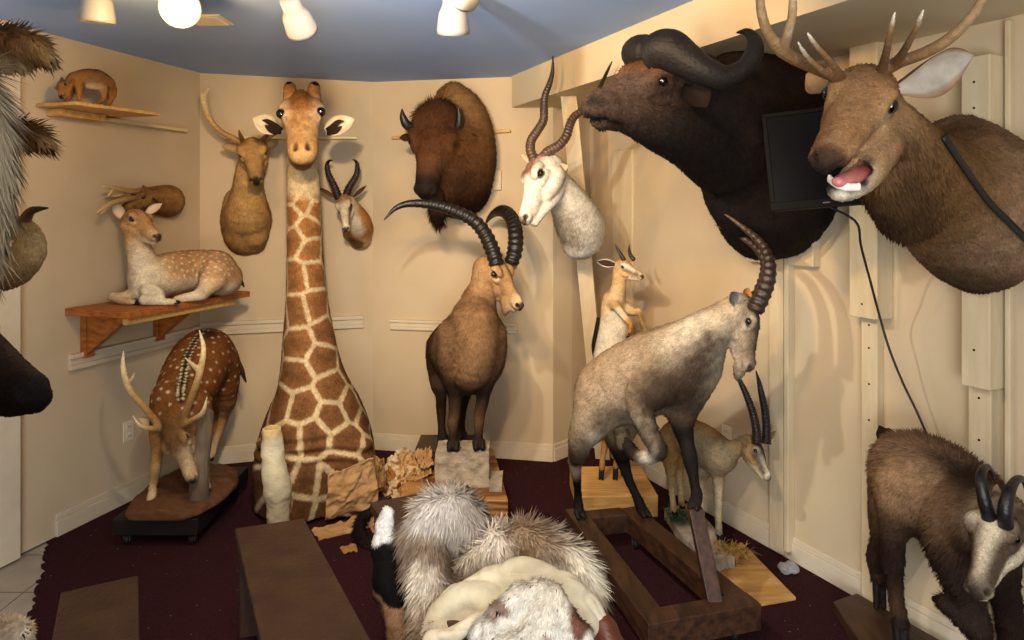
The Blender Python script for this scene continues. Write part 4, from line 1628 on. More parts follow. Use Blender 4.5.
def fawn():
    t = thing('spotted_fawn', tuple(P(180, 298, 3.98)[:2]) + (ZS,), 'spotted tan doe lying on the red-brown wall shelf with its head raised', 'deer')
    B = Body(.0065, 'b98f5c', soft=.02, shrink=.004)
    tan, pale, wht = 'b58a58', 'cfae80', 'e2d2b4'
    B.add(Q((150, 279, 3.83, 20), (168, 275, 3.93, 22.5), (190, 272, 4.05, 22), (210, 271, 4.14, 20.5), (226, 276, 4.2, 15)), .04, [pale, tan, tan, tan, tan])
    B.add(Q((216, 270, 4.08, 20), (224, 278, 4.08, 18)), .04, ['a9825a', 'a9825a'])
    B.add(Q((150, 284, 3.84, 17), (143, 262, 3.80, 14), (138, 246, 3.79, 11.5), (134, 231, 3.80, 9.5), (133, 222, 3.82, 7)), .035, [wht, 'd8c098', 'd0b488', 'c09866', tan])
    # folded legs
    B.add(Q((144, 290, 3.78, 9), (128, 297, 3.78, 6), (114, 297, 3.78, 4.5)), .02, [wht, 'd8c29c', 'd8c29c'])
    B.add(Q((114, 297, 3.78, 4.2), (122, 301, 3.74, 3.6), (133, 303, 3.72, 3.4)), .015, 'c8a878')
    B.add(Q((150, 290, 3.74, 9), (158, 297, 3.72, 6.5), (145, 300, 3.68, 4.8)), .02, [wht, wht, wht])
    B.add(Q((145, 300, 3.68, 4.4), (160, 302, 3.70, 3.8), (173, 302, 3.72, 3.4)), .015, [wht, wht, 'd8c29c'])
    B.add(Q((216, 275, 4.0, 16), (208, 286, 3.92, 9), (201, 294, 3.90, 6)), .03, ['b08a60', pale, pale])
    B.add(Q((201, 295, 3.90, 5.5), (186, 298, 3.84, 4.5), (177, 300, 3.80, 3.8)), .015, [wht, wht, wht])
    H = Head(P(130, 217, 3.84), P(160.5, 230, 3.70), (0.1, .1, 1), fat=1.35)
    deer_head(B, H, 'b98c58', muzzle='c9a574', under='e0ceae', eyering='d8bd92', wide=.9)
    B.paint(Q((150, 298, 3.7, 6), (175, 296, 3.84, 6), (205, 292, 3.95, 6), (225, 292, 4.05, 6)), wht, .10, .85)
    B.paint(Q((140, 255, 3.68, 6), (148, 285, 3.70, 10)), wht, .10, .85)
    B.paint(Q((158, 254, 3.93, 3), (185, 250, 4.06, 3), (208, 249, 4.15, 3)), '6a4526', .05, .6)
    B.plane((0, 0, ZS + .001), (0, 0, 1))

    def pattern(V, n, col):
        px = 512 + V[:, 0] / V[:, 1] * F
        zz = V[:, 2]
        ok = (px > 160) & (px < 232) & (zz > ZS + .115) & (n @ np.array([.3, -1, .3]) > .0)
        return spots(V, n, col, scatter(V, ok, .031, 4, 110), .0085, a=.75)
    B.build('body', t, fur=.006, lean=.9, flow=np.array([.3, .9, -.4]), pattern=pattern)
    eyes(H, t, .9)
    ear('ear', P(126, 220, 3.83), P(111.5, 200.5, 3.80), (.2, -1, .1), .033, t, 'b08858', 'd9c4a8', .7, 'c09c70')
    ear('ear', P(146, 214, 3.84), P(162, 203.5, 3.86), (.1, -1, .1), .026, t, 'b08858', 'd9c4a8', .7, 'c09c70')
    hoof(P(172, 302, 3.72), P(179, 303, 3.72), .015, t, (0, .6, .8))
    hoof(P(178, 300, 3.80), P(171, 301.5, 3.79), .014, t, (0, .6, .8))
    hoof(P(132, 303, 3.72), P(139, 304, 3.71), .015, t, (0, .6, .8))
    horn('tail', [tuple(P(236, 283, 4.24)) + (.016,), tuple(P(241, 282, 4.24)) + (.013,), tuple(P(244, 287, 4.24)) + (.004,)], t, ['8a6238', '1f1610', '1f1610'], n=14, mat=M['fur'])


fawn()


def shelf_mount():
    """antlered mount on the wall behind the fawn"""
    t = thing('deer_mount', P(172, 200, 4.2), 'brown deer head mount with ragged antlers directly behind the lying fawn', 'deer mount')
    B = Body(.0065, '8f6a3a', soft=.02)
    B.add(Q((168, 201, 4.22, 15), (158, 200, 4.12, 13), (148, 199, 4.02, 10)), .03, ['9c7440', '9c7440', '8a6536'])
    B.plane((W_left.p0[0] + W_left.n[0] * .004, W_left.p0[1] + W_left.n[1] * .004, 0), (W_left.n[0], W_left.n[1], 0))
    H = Head(P(150, 193, 4.02), P(118, 206, 3.84), (0, 0, 1), fat=1.25)
    deer_head(B, H, '8a6536', muzzle='6d4c28', under='a88658', wide=1.0)
    B.build('body', t, fur=.010)
    eyes(H, t, 1.0)
    ear('ear', P(148, 190, 4.06), P(136, 186, 4.1), (-.5, -1, 0), .022, t, '7a5a30', '4a3420', .6)
    ear('ear', P(152, 199, 3.98), P(160, 206, 3.94), (-.5, -1, 0), .022, t, '7a5a30', '4a3420', .6)
    for rows in ([(142, 191, 3.97, 2.8), (128, 191, 3.86, 2.8), (114, 188, 3.76, 2.6), (101, 186, 3.68, .7)], [(140, 197, 3.94, 2.8), (122, 200, 3.80, 2.8), (108, 205, 3.71, 2.6), (97, 213, 3.64, .7)]):
        A = Body(.005, 'a88a5c', soft=.01)
        A.add(Q(*rows), .008, ['7d5c34', '9c7a48', 'b89a68', 'c9b080'])
        x, y, d, r = rows[1]
        x2, y2, d2, r2 = rows[2]
        A.add(Q((x, y, d, 2.0), (x - 12, y + 5, d - .04, 1.6), (x - 24, y + 2, d - .06, .5)), .008, 'b89a68')
        A.add(Q((x2, y2, d2, 1.8), (x2 - 6, y2 + 8, d2 - .03, 1.4), (x2 - 13, y2 + 9, d2 - .03, .5)), .008, 'b89a68')
        A.build('antler', t, mat=M['antler'], smooth=1)


shelf_mount()


# ------------------------------------------------------------------ tiny antelope high on the wall
def tiny_antelope():
    d = 3.50
    zt = CZ - (105.5 - HY) * d / F
    c = P(84, 106, d)
    t = thing('corner_shelf', (c[0], c[1], zt - .03), 'small pale wooden shelf plate holding the tiny antelope', 'shelf')
    q0, q1 = W_left.pt(36, 100, .01), W_left.pt(112, 100, .01)
    n3 = np.append(W_left.n, 0) * .34
    m = MB()
    b = [q0, q0 + n3 * .75, q1 + n3, q1]
    m.hexa([(p[0], p[1], zt - .018) for p in b] + [(p[0], p[1], zt) for p in b])
    m.build('shelf_board', M['pine'], t, bevel=.003)
    m = MB()
    W_left.box(m, W_left.a(46), W_left.a(92), zt - .055, zt - .019, .10, .004)
    m.build('cleat', M['pine'], t, bevel=.003)
    t = thing('tiny_antelope', (c[0], c[1], zt), 'tiny brown antelope standing on the high shelf plate below the ceiling', 'antelope')
    B = Body(.005, '8a6034', soft=.012)
    a, b_ = '7d5830', '9c6c38'
    zf = lambda px, dd: HY - (zt - CZ) * F / dd
    B.add(Q((76, 80, d - .04, 7), (86, 77.5, d, 8), (98, 79, d + .06, 8.6), (107, 83.5, d + .1, 7)), .02, [b_, a, a, b_])
    B.add(Q((74, 80, d - .05, 5.5), (68, 84, d - .1, 4), (64, 88, d - .13, 3.4)), .02, b_)
    for x0, y0, x1, dd, back in ((79, 88, 79, d - .05, 0), (73, 88, 66, d - .02, 0), (103, 90, 98, d + .05, 1), (109, 90, 107, d + .11, 1)):
        yb = zf(x1, dd)
        B.add(Q((x0, y0 - 3, dd, 4.4), ((x0 + x1) / 2 + (3 if back else 0), (y0 + yb) / 2, dd, 2.4), (x1, yb - 4, dd, 1.7), (x1 - 1, yb - .5, dd, 1.9)), .012, ['8a5c30', 'a5703a', 'a5703a', '3a2818'])
    B.add(Q((88, 86, d - .01, 3), (100, 88, d + .04, 3)), .01, 'd2b88c')
    H = Head(P(65, 84, d - .1), P(57, 94, d - .2), (-.5, 0, .7), fat=1.4)
    deer_head(B, H, '8f6232', under='b8935c', wide=.9)
    B.add(Q((113, 86, d + .12, 2.5), (115, 90, d + .12, 1.8), (115.5, 97, d + .12, .8)), .008, '8a5a2e')
    B.build('body', t, fur=.005, flow=np.array([.4, .5, -1]))
    eyes(H, t, .9)
    ear('ear', P(67, 84, d - .12), P(73, 78, d - .12), (-.3, -1, 0), .014, t, '8a6034', '6d4c2c', .5)
    ear('ear', P(63, 84, d - .08), P(61, 77, d - .06), (-.3, -1, 0), .014, t, '8a6034', '6d4c2c', .5)


tiny_antelope()


# ------------------------------------------------------------------ grazing axis deer on a black dolly
def dolly():
    t = thing('wheeled_plinth', (-1.79, 3.75, 0), 'black wheeled plinth under the grazing spotted deer', 'plinth')
    m = MB()
    m.hexa([(-2.0, 3.42, .062), (-1.575, 3.42, .062), (-1.59, 4.12, .062), (-2.0, 4.12, .062), (-2.0, 3.42, .148), (-1.575, 3.42, .148), (-1.59, 4.12, .148), (-2.0, 4.12, .148)])
    m.build('platform', M['blackwood'], t, bevel=.006)
    for x, y in ((-1.95, 3.47), (-1.62, 3.47), (-1.95, 4.06), (-1.63, 4.06)):
        w = caster(x, y, .062, t)


def caster(x, y, top, parent, r=.026):
    m = MB()
    m.box(x - .018, x + .018, y - .018, y + .018, top - .012, top + .004)
    m.box(x - .016, x - .012, y - .014, y + .014, r * .7, top - .010)
    m.box(x + .012, x + .016, y - .014, y + .014, r * .7, top - .010)
    f = m.build('caster', M['steel'], parent, bevel=.001)
    revolve('wheel', [(-.011, 0), (-.011, r * .85), (-.008, r), (.008, r), (.011, r * .85), (.011, 0)], (x, y, r + .001), (1, 0, 0), M['rubber'], f, seg=20)
    return f


dolly()


def mud_base():
    B = Body(.010, '5a3a24', soft=.02)
    cx, cy = -1.765, 3.70
    for i in range(26):
        u = 2 * math.pi * i / 26
        B.add([(cx + .13 * math.cos(u), cy + .24 * math.sin(u), .165 + .006 * math.sin(3 * u), .075 + .012 * math.sin(5 * u))], .04, '5a3a24' if i % 3 else '6a4a2e', sq=((0, 0, 1), .34))
    B.add([(cx, cy - .15, .165, .12), (cx, cy + .15, .168, .12)], .04, '553620', sq=((0, 0, 1), .26))
    B.plane((0, 0, .1495), (0, 0, 1))

    def deform(V, n):
        return V + n * (.012 * (hash_noise(V, 28, 1) - .5) + .007 * (hash_noise(V, 70, 2) - .5))[:, None] * np.clip((V[:, 2] - .152) / .01, 0, 1)[:, None]
    B.deform = deform
    V, Qd = B.mesh(2)
    o = mesh_obj('earth_mound', V, [Qd], M['hide'], None, B.colours(V))
    tag(o, 'flat oval of brown earth on the black wheeled plinth', 'earth base')


mud_base()


def stump():
    B = Body(.007, '6b5a48', soft=.015)
    B.add(Q((199, 500, 3.56, 10), (200, 470, 3.56, 8), (203, 440, 3.58, 8), (205, 415, 3.60, 8)), .02, ['5d4c3c', '7a6a58', '75644f', '6b5a48'])
    B.add(Q((196, 503, 3.53, 7), (200, 490, 3.54, 5)), .02, '5d4c3c')
    B.plane((0, 0, .168), (0, 0, 1))
    B.deform = lambda V, n: V + n * (.008 * (hash_noise(V * np.array([1, 1, .12]), 90, 1) - .5))[:, None]
    V, Qd = B.mesh(1)
    tag(mesh_obj('tree_stump', V, [Qd], M['hide'], None, B.colours(V)), 'weathered grey wood stump propping up the grazing spotted deer', 'stump')


stump()


def axis_deer():
    t = thing('axis_deer', tuple(P(183, 490, 3.75)[:2]) + (.17,), 'white-spotted rusty stag with lowered head grazing on the oval of earth', 'deer')
    B = Body(.0068, '7a4a22', soft=.02, shrink=.006)
    br, dk, leg = '7d4c22', '4a2c14', '9c6e3c'
    B.add(Q((180, 404, 3.68, 25), (188, 386, 3.78, 29), (197, 368, 3.92, 30), (206, 356, 4.06, 28), (213, 357, 4.16, 19)), .05, [br, br, br, '6a3f1c', '6a3f1c'])
    B.add(Q((168, 398, 3.62, 17), (163, 420, 3.58, 13), (159, 438, 3.56, 7.5)), .04, [br, '8a5c30', leg])
    B.add(Q((196, 405, 3.64, 16), (200, 425, 3.62, 12), (201, 436, 3.62, 7)), .04, [br, '8a5c30', leg])
    B.add(Q((221, 366, 4.08, 19), (226, 386, 4.10, 13), (227, 402, 4.15, 7.5)), .04, ['6a3f1c', br, leg])
    B.add(Q((210, 370, 4.16, 20), (212, 390, 4.2, 14), (213, 404, 4.25, 8)), .04, ['6a3f1c', br, leg])
    B.add(Q((181, 402, 3.64, 22), (178, 416, 3.58, 17), (175, 428, 3.54, 13), (174, 436, 3.52, 10)), .04, [br, '7d5028', '85582e', '8a6036'])
    # legs
    B.add(Q((159, 436, 3.56, 7.5), (157, 455, 3.55, 5.2), (155.5, 470, 3.54, 4.8), (153.5, 484, 3.54, 3.6), (152.5, 493, 3.53, 3.9), (151, 500, 3.51, 4.2)), .02, [leg, 'a87c48', 'b48c58', 'c0a070', 'c8ac80', 'c8ac80'])
    B.add(Q((201, 434, 3.62, 7), (204, 452, 3.62, 5), (204.5, 466, 3.62, 4.6), (206, 480, 3.64, 3.5), (206.5, 488, 3.64, 4)), .02, [leg, 'a87c48', 'b48c58', 'c0a070', 'c8ac80'])
    B.add(Q((228, 400, 4.14, 8), (224.5, 414, 4.2, 5), (222, 422, 4.2, 4.2), (216, 440, 4.17, 3.2), (213, 449, 4.15, 3.8), (211, 456, 4.13, 3.8)), .02, [leg, 'a87c48', 'a87c48', 'c0a070', 'd0b890', 'c8ac80'])
    B.add(Q((213, 402, 4.25, 8), (215, 414, 4.3, 5), (214, 424, 4.3, 4), (213, 440, 4.28, 3.2), (212.5, 447, 4.26, 3.8), (212, 453, 4.25, 3.8)), .02, [leg] * 6)
    H = Head(P(173, 424, 3.56), P(187, 481, 3.40), (-.25, -1, .35), fat=1.15)
    deer_head(B, H, '9c7648', muzzle='a8865a', under='d0b890', nose='241810', eyering='cdb892', wide=1.05)
    B.paint(H.q((.2, 0, .2, .10), (.4, 0, .17, .06)), '6d4a28', .08, .75, noise=.01)
    for sy in (-1, 1):
        B.paint(H.q((.55, sy * .12, -.05, .04), (.8, sy * .1, -.1, .04)), 'cbb48e', .06, .8)
    # dark stripe on the back
    B.paint(Q((180, 398, 3.45, 3), (183, 375, 3.60, 4), (189, 352, 3.72, 5), (200, 334, 3.84, 5), (212, 328, 3.98, 6)), '22140a', .045, .9)
    B.paint(Q((228, 400, 4.2, 7), (222, 385, 4.2, 10)), 'cbb890', .06, .6)
    for (x, y, d, x2, y2, d2) in ((151, 500, 3.51, 150.3, 503.5, 3.49), (206.5, 488, 3.64, 207, 493, 3.62), (211, 456, 4.13, 210, 460, 4.11), (212, 453, 4.25, 211.5, 457, 4.22)):
        hoof(P(x, y, d), P(x2, y2, d2), .021, t)

    def pattern(V, n, col):
        px = 512 + V[:, 0] / V[:, 1] * F
        py = HY - (V[:, 2] - CZ) / V[:, 1] * F
        ok = (py < 415) & (py > 326) & (px > 150) & (n @ np.array([.45, -.85, .5]) > -.3)
        ok &= ~((py > 398) & (np.abs(px - 228) < 14))
        col = spots(V, n, col, scatter(V, ok, .040, 8, 130), .0088, 'e6d2a8', .85, .6)
        # dark stripe and two rows of spots along it
        line = Q((180, 398, 3.45, 3), (183, 375, 3.60, 4), (189, 352, 3.72, 5), (200, 334, 3.84, 5), (212, 328, 3.98, 6))
        L_ = catmull(line, 26)[:, :3]
        cs = []
        sp = []
        for p in catmull(line, 60)[:, :3]:
            q_ = np.array([512 + p[0] / p[1] * F, HY - (p[2] - CZ) / p[1] * F])
            dd = (px - q_[0]) ** 2 + (py - q_[1]) ** 2 + np.where(n @ np.array([.45, -.85, .5]) > -.2, 0, 1e6)
            sp.append(V[dd.argmin()])
        sp = np.array(sp)
        ds = np.sqrt(((V[:, None, :] - sp[None]) ** 2).sum(2).min(1)) + .012 * (hash_noise(V, 60, 3) - .5)
        tt = np.clip((.030 - ds) / .012, 0, 1)[:, None] * .88
        col = col * (1 - tt) + C_('1f1209') * tt
        L_ = sp[::2]
        for i, p in enumerate(L_):
            for s_ in (-1, 1):
                q = p + np.array([.9, .0, .35]) * .016 * s_
                cs.append(V[((V - q) ** 2).sum(1).argmin()])
        return spots(V, n, col, cs, .0075, 'e6d2a8', .85, .6)
    B.furlen(Q((180, 420, 3.55, 18), (176, 436, 3.5, 14)), .014, .06)
    B.build('body', t, fur=.007, flow=np.array([.2, .6, -.3]), pattern=pattern)
    eyes(H, t, 1.05, r=.04)
    ear('ear', P(161, 428, 3.54), P(138, 418, 3.54), (.2, -1, .2), .026, t, '8a6036', 'c8b08a', .6)
    ear('ear', P(186, 423, 3.56), P(199, 405, 3.60), (.2, -1, .2), .026, t, '8a6036', 'c8b08a', .6)
    ac = ['8a6236', 'a87e4a', 'c09a62', 'd6bb8a', 'eadbb8']
    A = Body(.005, 'b08a54', soft=.01)
    A.add(Q((162, 428, 3.51, 4.2), (154, 419, 3.49, 3.5), (144, 407, 3.45, 3.2), (132, 393, 3.42, 3.2), (126, 380, 3.42, 3), (123, 366, 3.44, 2.4), (123.5, 351, 3.47, .8)), .01, ac)
    A.add(Q((127, 383, 3.42, 2.4), (131.5, 380, 3.41, 2), (134.5, 373, 3.40, .7)), .008, 'd6bb8a')
    A.add(Q((160, 428, 3.50, 3.2), (150, 428.5, 3.46, 2.8), (140, 425, 3.43, 2.2), (133, 416, 3.41, .7)), .01, ['8a6236', 'b08a54', 'd6bb8a', 'e6d4ac'])
    A.build('antler', t, mat=M['antler'], smooth=1)
    A = Body(.005, 'b08a54', soft=.01)
    A.add(Q((183, 425, 3.52, 4.2), (186, 412, 3.49, 3.6), (192, 396, 3.45, 3.4), (198, 379, 3.42, 3.4), (202, 362, 3.42, 3), (203.5, 347, 3.44, 2.4), (199.3, 330, 3.47, .8)), .01, ac)
    A.add(Q((199, 371, 3.42, 2.6), (193, 365, 3.40, 2.2), (185, 357.5, 3.38, .7)), .008, 'd6bb8a')
    A.add(Q((184, 425, 3.51, 3.2), (194, 419, 3.47, 2.8), (203, 412, 3.44, 2.4), (207, 397, 3.42, .7)), .01, ['8a6236', 'b08a54', 'd6bb8a', 'e6d4ac'])
    A.build('antler', t, mat=M['antler'], smooth=1)
    horn('tail', Q((236, 362, 4.22, 4), (241, 370, 4.24, 3), (246, 382, 4.25, .8)), t, ['5a3818', '3a2414', '2a1a10'], n=16, mat=M['fur'])


axis_deer()
# ------------------------------------------------------------------ brown frame on casters with the rearing ibex
ZF = .18


def frame_dolly():
    t = thing('wheeled_trolley', (.55, 3.0, 0), 'dark brown open timber frame on casters under the leaping ibex', 'trolley')
    A, B_ = np.array([.268, 3.46]), np.array([.488, 2.53])      # outer edge, shelf side
    Cc, D_ = np.array([.640, 3.50]), np.array([.945, 2.66])      # outer edge, wall side
    ux = unit(D_ - B_)

    def beam(nm, p, q, side, w=.095):
        u = unit(q - p)
        n = np.array([-u[1], u[0]]) * side
        m = MB()
        pts = [p, q, q + n * w, p + n * w]
        m.hexa([(a[0], a[1], .085) for a in pts] + [(a[0], a[1], ZF) for a in pts])
        return m.build(nm, M['darkwood'], t, bevel=.004)
    u1 = unit(B_ - A)
    u2 = unit(D_ - Cc)
    beam('side_beam', A, B_ - u1 * .05, 1)
    beam('side_beam', Cc, D_ - u2 * .05, -1)
    m = MB()
    q = [B_ - u1 * .05, D_ - u2 * .05, D_ + u2 * .04, B_ + u1 * .04]
    m.hexa([(a[0], a[1], .082) for a in q] + [(a[0], a[1], ZF + .004) for a in q])
    m.build('end_beam', M['darkwood'], t, bevel=.004)
    q = [A + u1 * .01 + np.array([.09, 0]), Cc + u2 * .01 - np.array([.09, 0]), Cc + u2 * .1 - np.array([.09, 0]), A + u1 * .1 + np.array([.09, 0])]
    m = MB()
    m.hexa([(a[0], a[1], .085) for a in q] + [(a[0], a[1], ZF - .003) for a in q])
    m.build('end_beam', M['darkwood'], t, bevel=.004)
    for p in (A + u1 * .08 + [.05, 0], B_ - u1 * .03 + [.06, .02], Cc + u2 * .08 - [.05, 0], D_ - u2 * .03 - [.06, -.01]):
        caster(p[0], p[1], .085, t, r=.030)
    # upright that carries the front hoof
    b, a = P(714, 602, 2.66), P(694.5, 506, 2.86)
    b[2] = ZF
    m = MB()
    w = .030
    m.hexa([b + [-w, -w, 0], b + [w, -w, 0], b + [w, w, 0], b + [-w, w, 0], a + [-w, -w, 0], a + [w, -w, 0], a + [w, w, 0], a + [-w, w, 0]])
    m.build('upright_post', M['darkwood'], t, bevel=.004)


frame_dolly()


def ibex_leaping():
    t = thing('ibex_mount', P(640, 500, 3.2), 'pale grey-tan ibex rearing on the brown wheeled frame, one foreleg tucked up', 'ibex')
    B = Body(.0068, '9c8468', soft=.018, shrink=.006)
    body, pale, dk, leg, wt = 'a48e72', 'bca88a', '463527', '1d1612', 'd0c2aa'
    B.add(Q((599, 396, 3.26, 23), (607, 392, 3.24, 33), (628, 383, 3.15, 39), (650, 373, 3.08, 40.5), (674, 365, 3.02, 40), (688, 364, 2.98, 32)), .05, ['a08a6e', 'a08a6e', body, body, '8a745a', pale])
    B.add(Q((683, 356, 2.98, 33), (702, 338, 2.93, 26.5), (719, 324, 2.90, 20.5), (732, 313, 2.88, 16), (740, 306, 2.88, 12)), .045, ['c8b89e', 'c8b89e', 'c0b094', 'b8a486', 'b09a7c'])
    # hind quarters
    B.add(Q((602, 400, 3.16, 27), (592, 420, 3.16, 21), (581, 440, 3.20, 13), (578, 455, 3.26, 8.5)), .04, ['a08a6e', 'a08a6e', '8a7458', dk])
    B.add(Q((618, 404, 3.30, 26), (620, 424, 3.34, 19), (618, 440, 3.38, 12), (622, 452, 3.42, 8)), .04, [body, '8a7458', dk, leg])
    B.add(Q((579, 452, 3.26, 8.5), (575.5, 464, 3.32, 6.4), (577, 480, 3.34, 4.1), (578, 496, 3.35, 3.8), (578.5, 505, 3.35, 4.8), (579, 512, 3.33, 4.8)), .02, ['6a5442', 'b09a80', leg, leg, leg, leg])
    B.add(Q((621, 450, 3.42, 8), (623, 461, 3.46, 6.2), (629, 480, 3.45, 4.4), (637, 497, 3.43, 4), (640, 505, 3.42, 5), (643, 511, 3.40, 4.8)), .02, [leg] * 6)
    B.paint(Q((628, 470, 3.36, 2.5), (636, 492, 3.36, 2.5)), wt, .02, .8)
    B.add(Q((622, 436, 3.20, 7), (622, 443, 3.20, 6)), .03, '6d5a46')
    # tucked foreleg
    B.add(Q((655, 385, 2.92, 24), (640, 400, 2.88, 15), (645, 422, 2.85, 10.5), (653, 440, 2.83, 8.5), (659, 451, 2.82, 7.5)), .03, [body, body, pale, '7d6850', dk])
    B.add(Q((659, 452, 2.82, 7.2), (650, 457, 2.84, 6), (638, 456, 2.86, 5), (632, 452, 2.88, 5.5), (628, 446, 2.90, 5)), .015, [leg, wt, '5a4838', leg, leg])
    B.paint(Q((658, 444, 2.76, 3), (648, 460, 2.78, 2)), wt, .03, .75)
    # standing foreleg
    B.add(Q((682, 392, 3.02, 24), (682, 412, 3.0, 15), (683, 426, 2.98, 10), (687, 444, 2.95, 7.2), (690, 458, 2.92, 7.4), (693, 474, 2.90, 5.2), (695.5, 488, 2.89, 4.8), (697, 495, 2.88, 5.8), (695, 503, 2.86, 5.6)), .03, [dk, dk, leg, leg, leg, leg, leg, leg, leg])
    # chest
    B.add(Q((688, 383, 2.98, 22), (698, 370, 2.95, 17), (706, 356, 2.93, 12)), .05, ['6d5844', '7d6850', pale])
    # markings
    B.paint(Q((664, 398, 2.80, 16), (680, 398, 2.80, 20), (694, 380, 2.80, 12), (714, 350, 2.78, 5)), '3a2a1e', .15, .95, noise=.02)
    B.paint(Q((604, 428, 3.0, 6), (625, 430, 2.96, 8), (645, 426, 2.88, 8)), '33261c', .09, .9, noise=.015)
    B.paint(Q((612, 440, 3.1, 4), (640, 436, 3.0, 4)), '8a7862', .03, .5)
    B.paint(Q((600, 346, 3.2, 4), (640, 333, 3.1, 3), (676, 318, 3.0, 4), (712, 298, 2.9, 4)), '6a5038', .07, .55)
    B.paint(Q((583, 380, 3.3, 8), (577, 420, 3.28, 8)), '7a5c3c', .08, .6)
    B.paint(Q((590, 446, 3.24, 3), (594, 432, 3.1, 2)), wt, .04, .7)
    H = Head(P(741, 301, 2.90), P(760, 367, 2.80), (.9, -.25, .3), fat=1.3)
    deer_head(B, H, 'a8947a', muzzle='b5a48c', under='c0b098', nose='3a2e26', eyering='c8bba6', wide=.85)
    B.paint(H.q((.2, 0, .2, .07), (.5, 0, .13, .05), (.8, 0, .03, .05)), '3f2e22', .09, .85)
    B.add(Q((741, 365, 2.84, 6), (739, 372, 2.85, 5), (738, 378, 2.85, 2)), .012, ['8a745a', '5a4634', '4a3828'])
    B.furlen(Q((680, 400, 2.9, 30), (700, 370, 2.9, 20)), .016, .08)
    B.furlen(Q((578, 480, 3.3, 12), (578, 510, 3.3, 12)), .005, .05)
    B.furlen(Q((630, 480, 3.42, 12), (642, 510, 3.4, 12)), .005, .05)
    B.furlen(Q((690, 450, 2.9, 12), (697, 505, 2.88, 12)), .005, .05)
    B.build('body', t, fur=.011, lean=.9, flow=np.array([-.8, .15, -.6]))
    eyes(H, t, .85)
    ear('ear', P(735, 303, 2.82), P(731, 292, 2.78), (.2, -1, .1), .034, t, '9a876c', '6d6a66', .9, 'b8ab98')
    ear('ear', P(744, 299, 2.90), P(749, 288, 2.92), (.2, -1, .1), .024, t, 'a87848', 'b07840', .7)
    hc = ['2f2119', '33251b', '2a1d15', '4a3626', '6d5238']
    horn('horn', Q((754.5, 311, 2.80, 8.6), (762, 296, 2.81, 8.2), (768, 280, 2.83, 7.4), (769.5, 264, 2.86, 6.2), (765.5, 250, 2.90, 5), (757, 239, 2.94, 4), (744, 228, 3.0, 2.8), (732, 219, 3.04, 1.9), (720.5, 211.5, 3.08, .6)), t, hc, rings=15, amp=.09, n=150)
    horn('horn', Q((752, 312, 2.90, 8), (759, 296, 2.92, 7.6), (765, 280, 2.95, 6.8), (766, 265, 2.99, 5.6), (761, 253, 3.03, 4.6), (752, 244, 3.08, 3.6), (738, 235, 3.14, 2.4), (726, 230, 3.18, 1.6), (715, 225, 3.22, .5)), t, hc, rings=15, amp=.09, n=150)
    hoof(P(579, 511, 3.33), P(581.5, 518, 3.30), .027, t)
    hoof(P(643, 510, 3.40), P(647, 516, 3.36), .027, t)
    hoof(P(695.5, 501, 2.86), P(693.5, 508, 2.83), .026, t)
    hoof(P(629, 447, 2.90), P(626.5, 440, 2.92), .022, t, (0, 1, 0))
    horn('tail', Q((588, 394, 3.38, 4), (582, 398, 3.40, 3.4), (577, 401, 3.42, 1)), t, ['5a4230', '2a1e16', '2a1e16'], n=14, mat=M['fur'])


ibex_leaping()


# ------------------------------------------------------------------ small gazelle rearing behind the ibex
def box_thing(nm, label, cat, x0, x1, y0, y1, z0, z1, mat, rot=0.0, bevel=.006):
    cx, cy = (x0 + x1) / 2, (y0 + y1) / 2
    c_, s_ = math.cos(rot), math.sin(rot)
    m = MB()
    pts = [(cx + c_ * (a - cx) - s_ * (b - cy), cy + s_ * (a - cx) + c_ * (b - cy)) for a, b in ((x0, y0), (x1, y0), (x1, y1), (x0, y1))]
    m.hexa([(a, b, z0) for a, b in pts] + [(a, b, z1) for a, b in pts])
    return tag(m.build(nm, M[mat], bevel=bevel), label, cat)


o = box_thing('wooden_plinth', 'low pale wooden plinth under the small rearing gazelle, behind the wheeled frame', 'plinth', .36, .80, 3.76, 4.2, 0, .12, 'pine', .03)


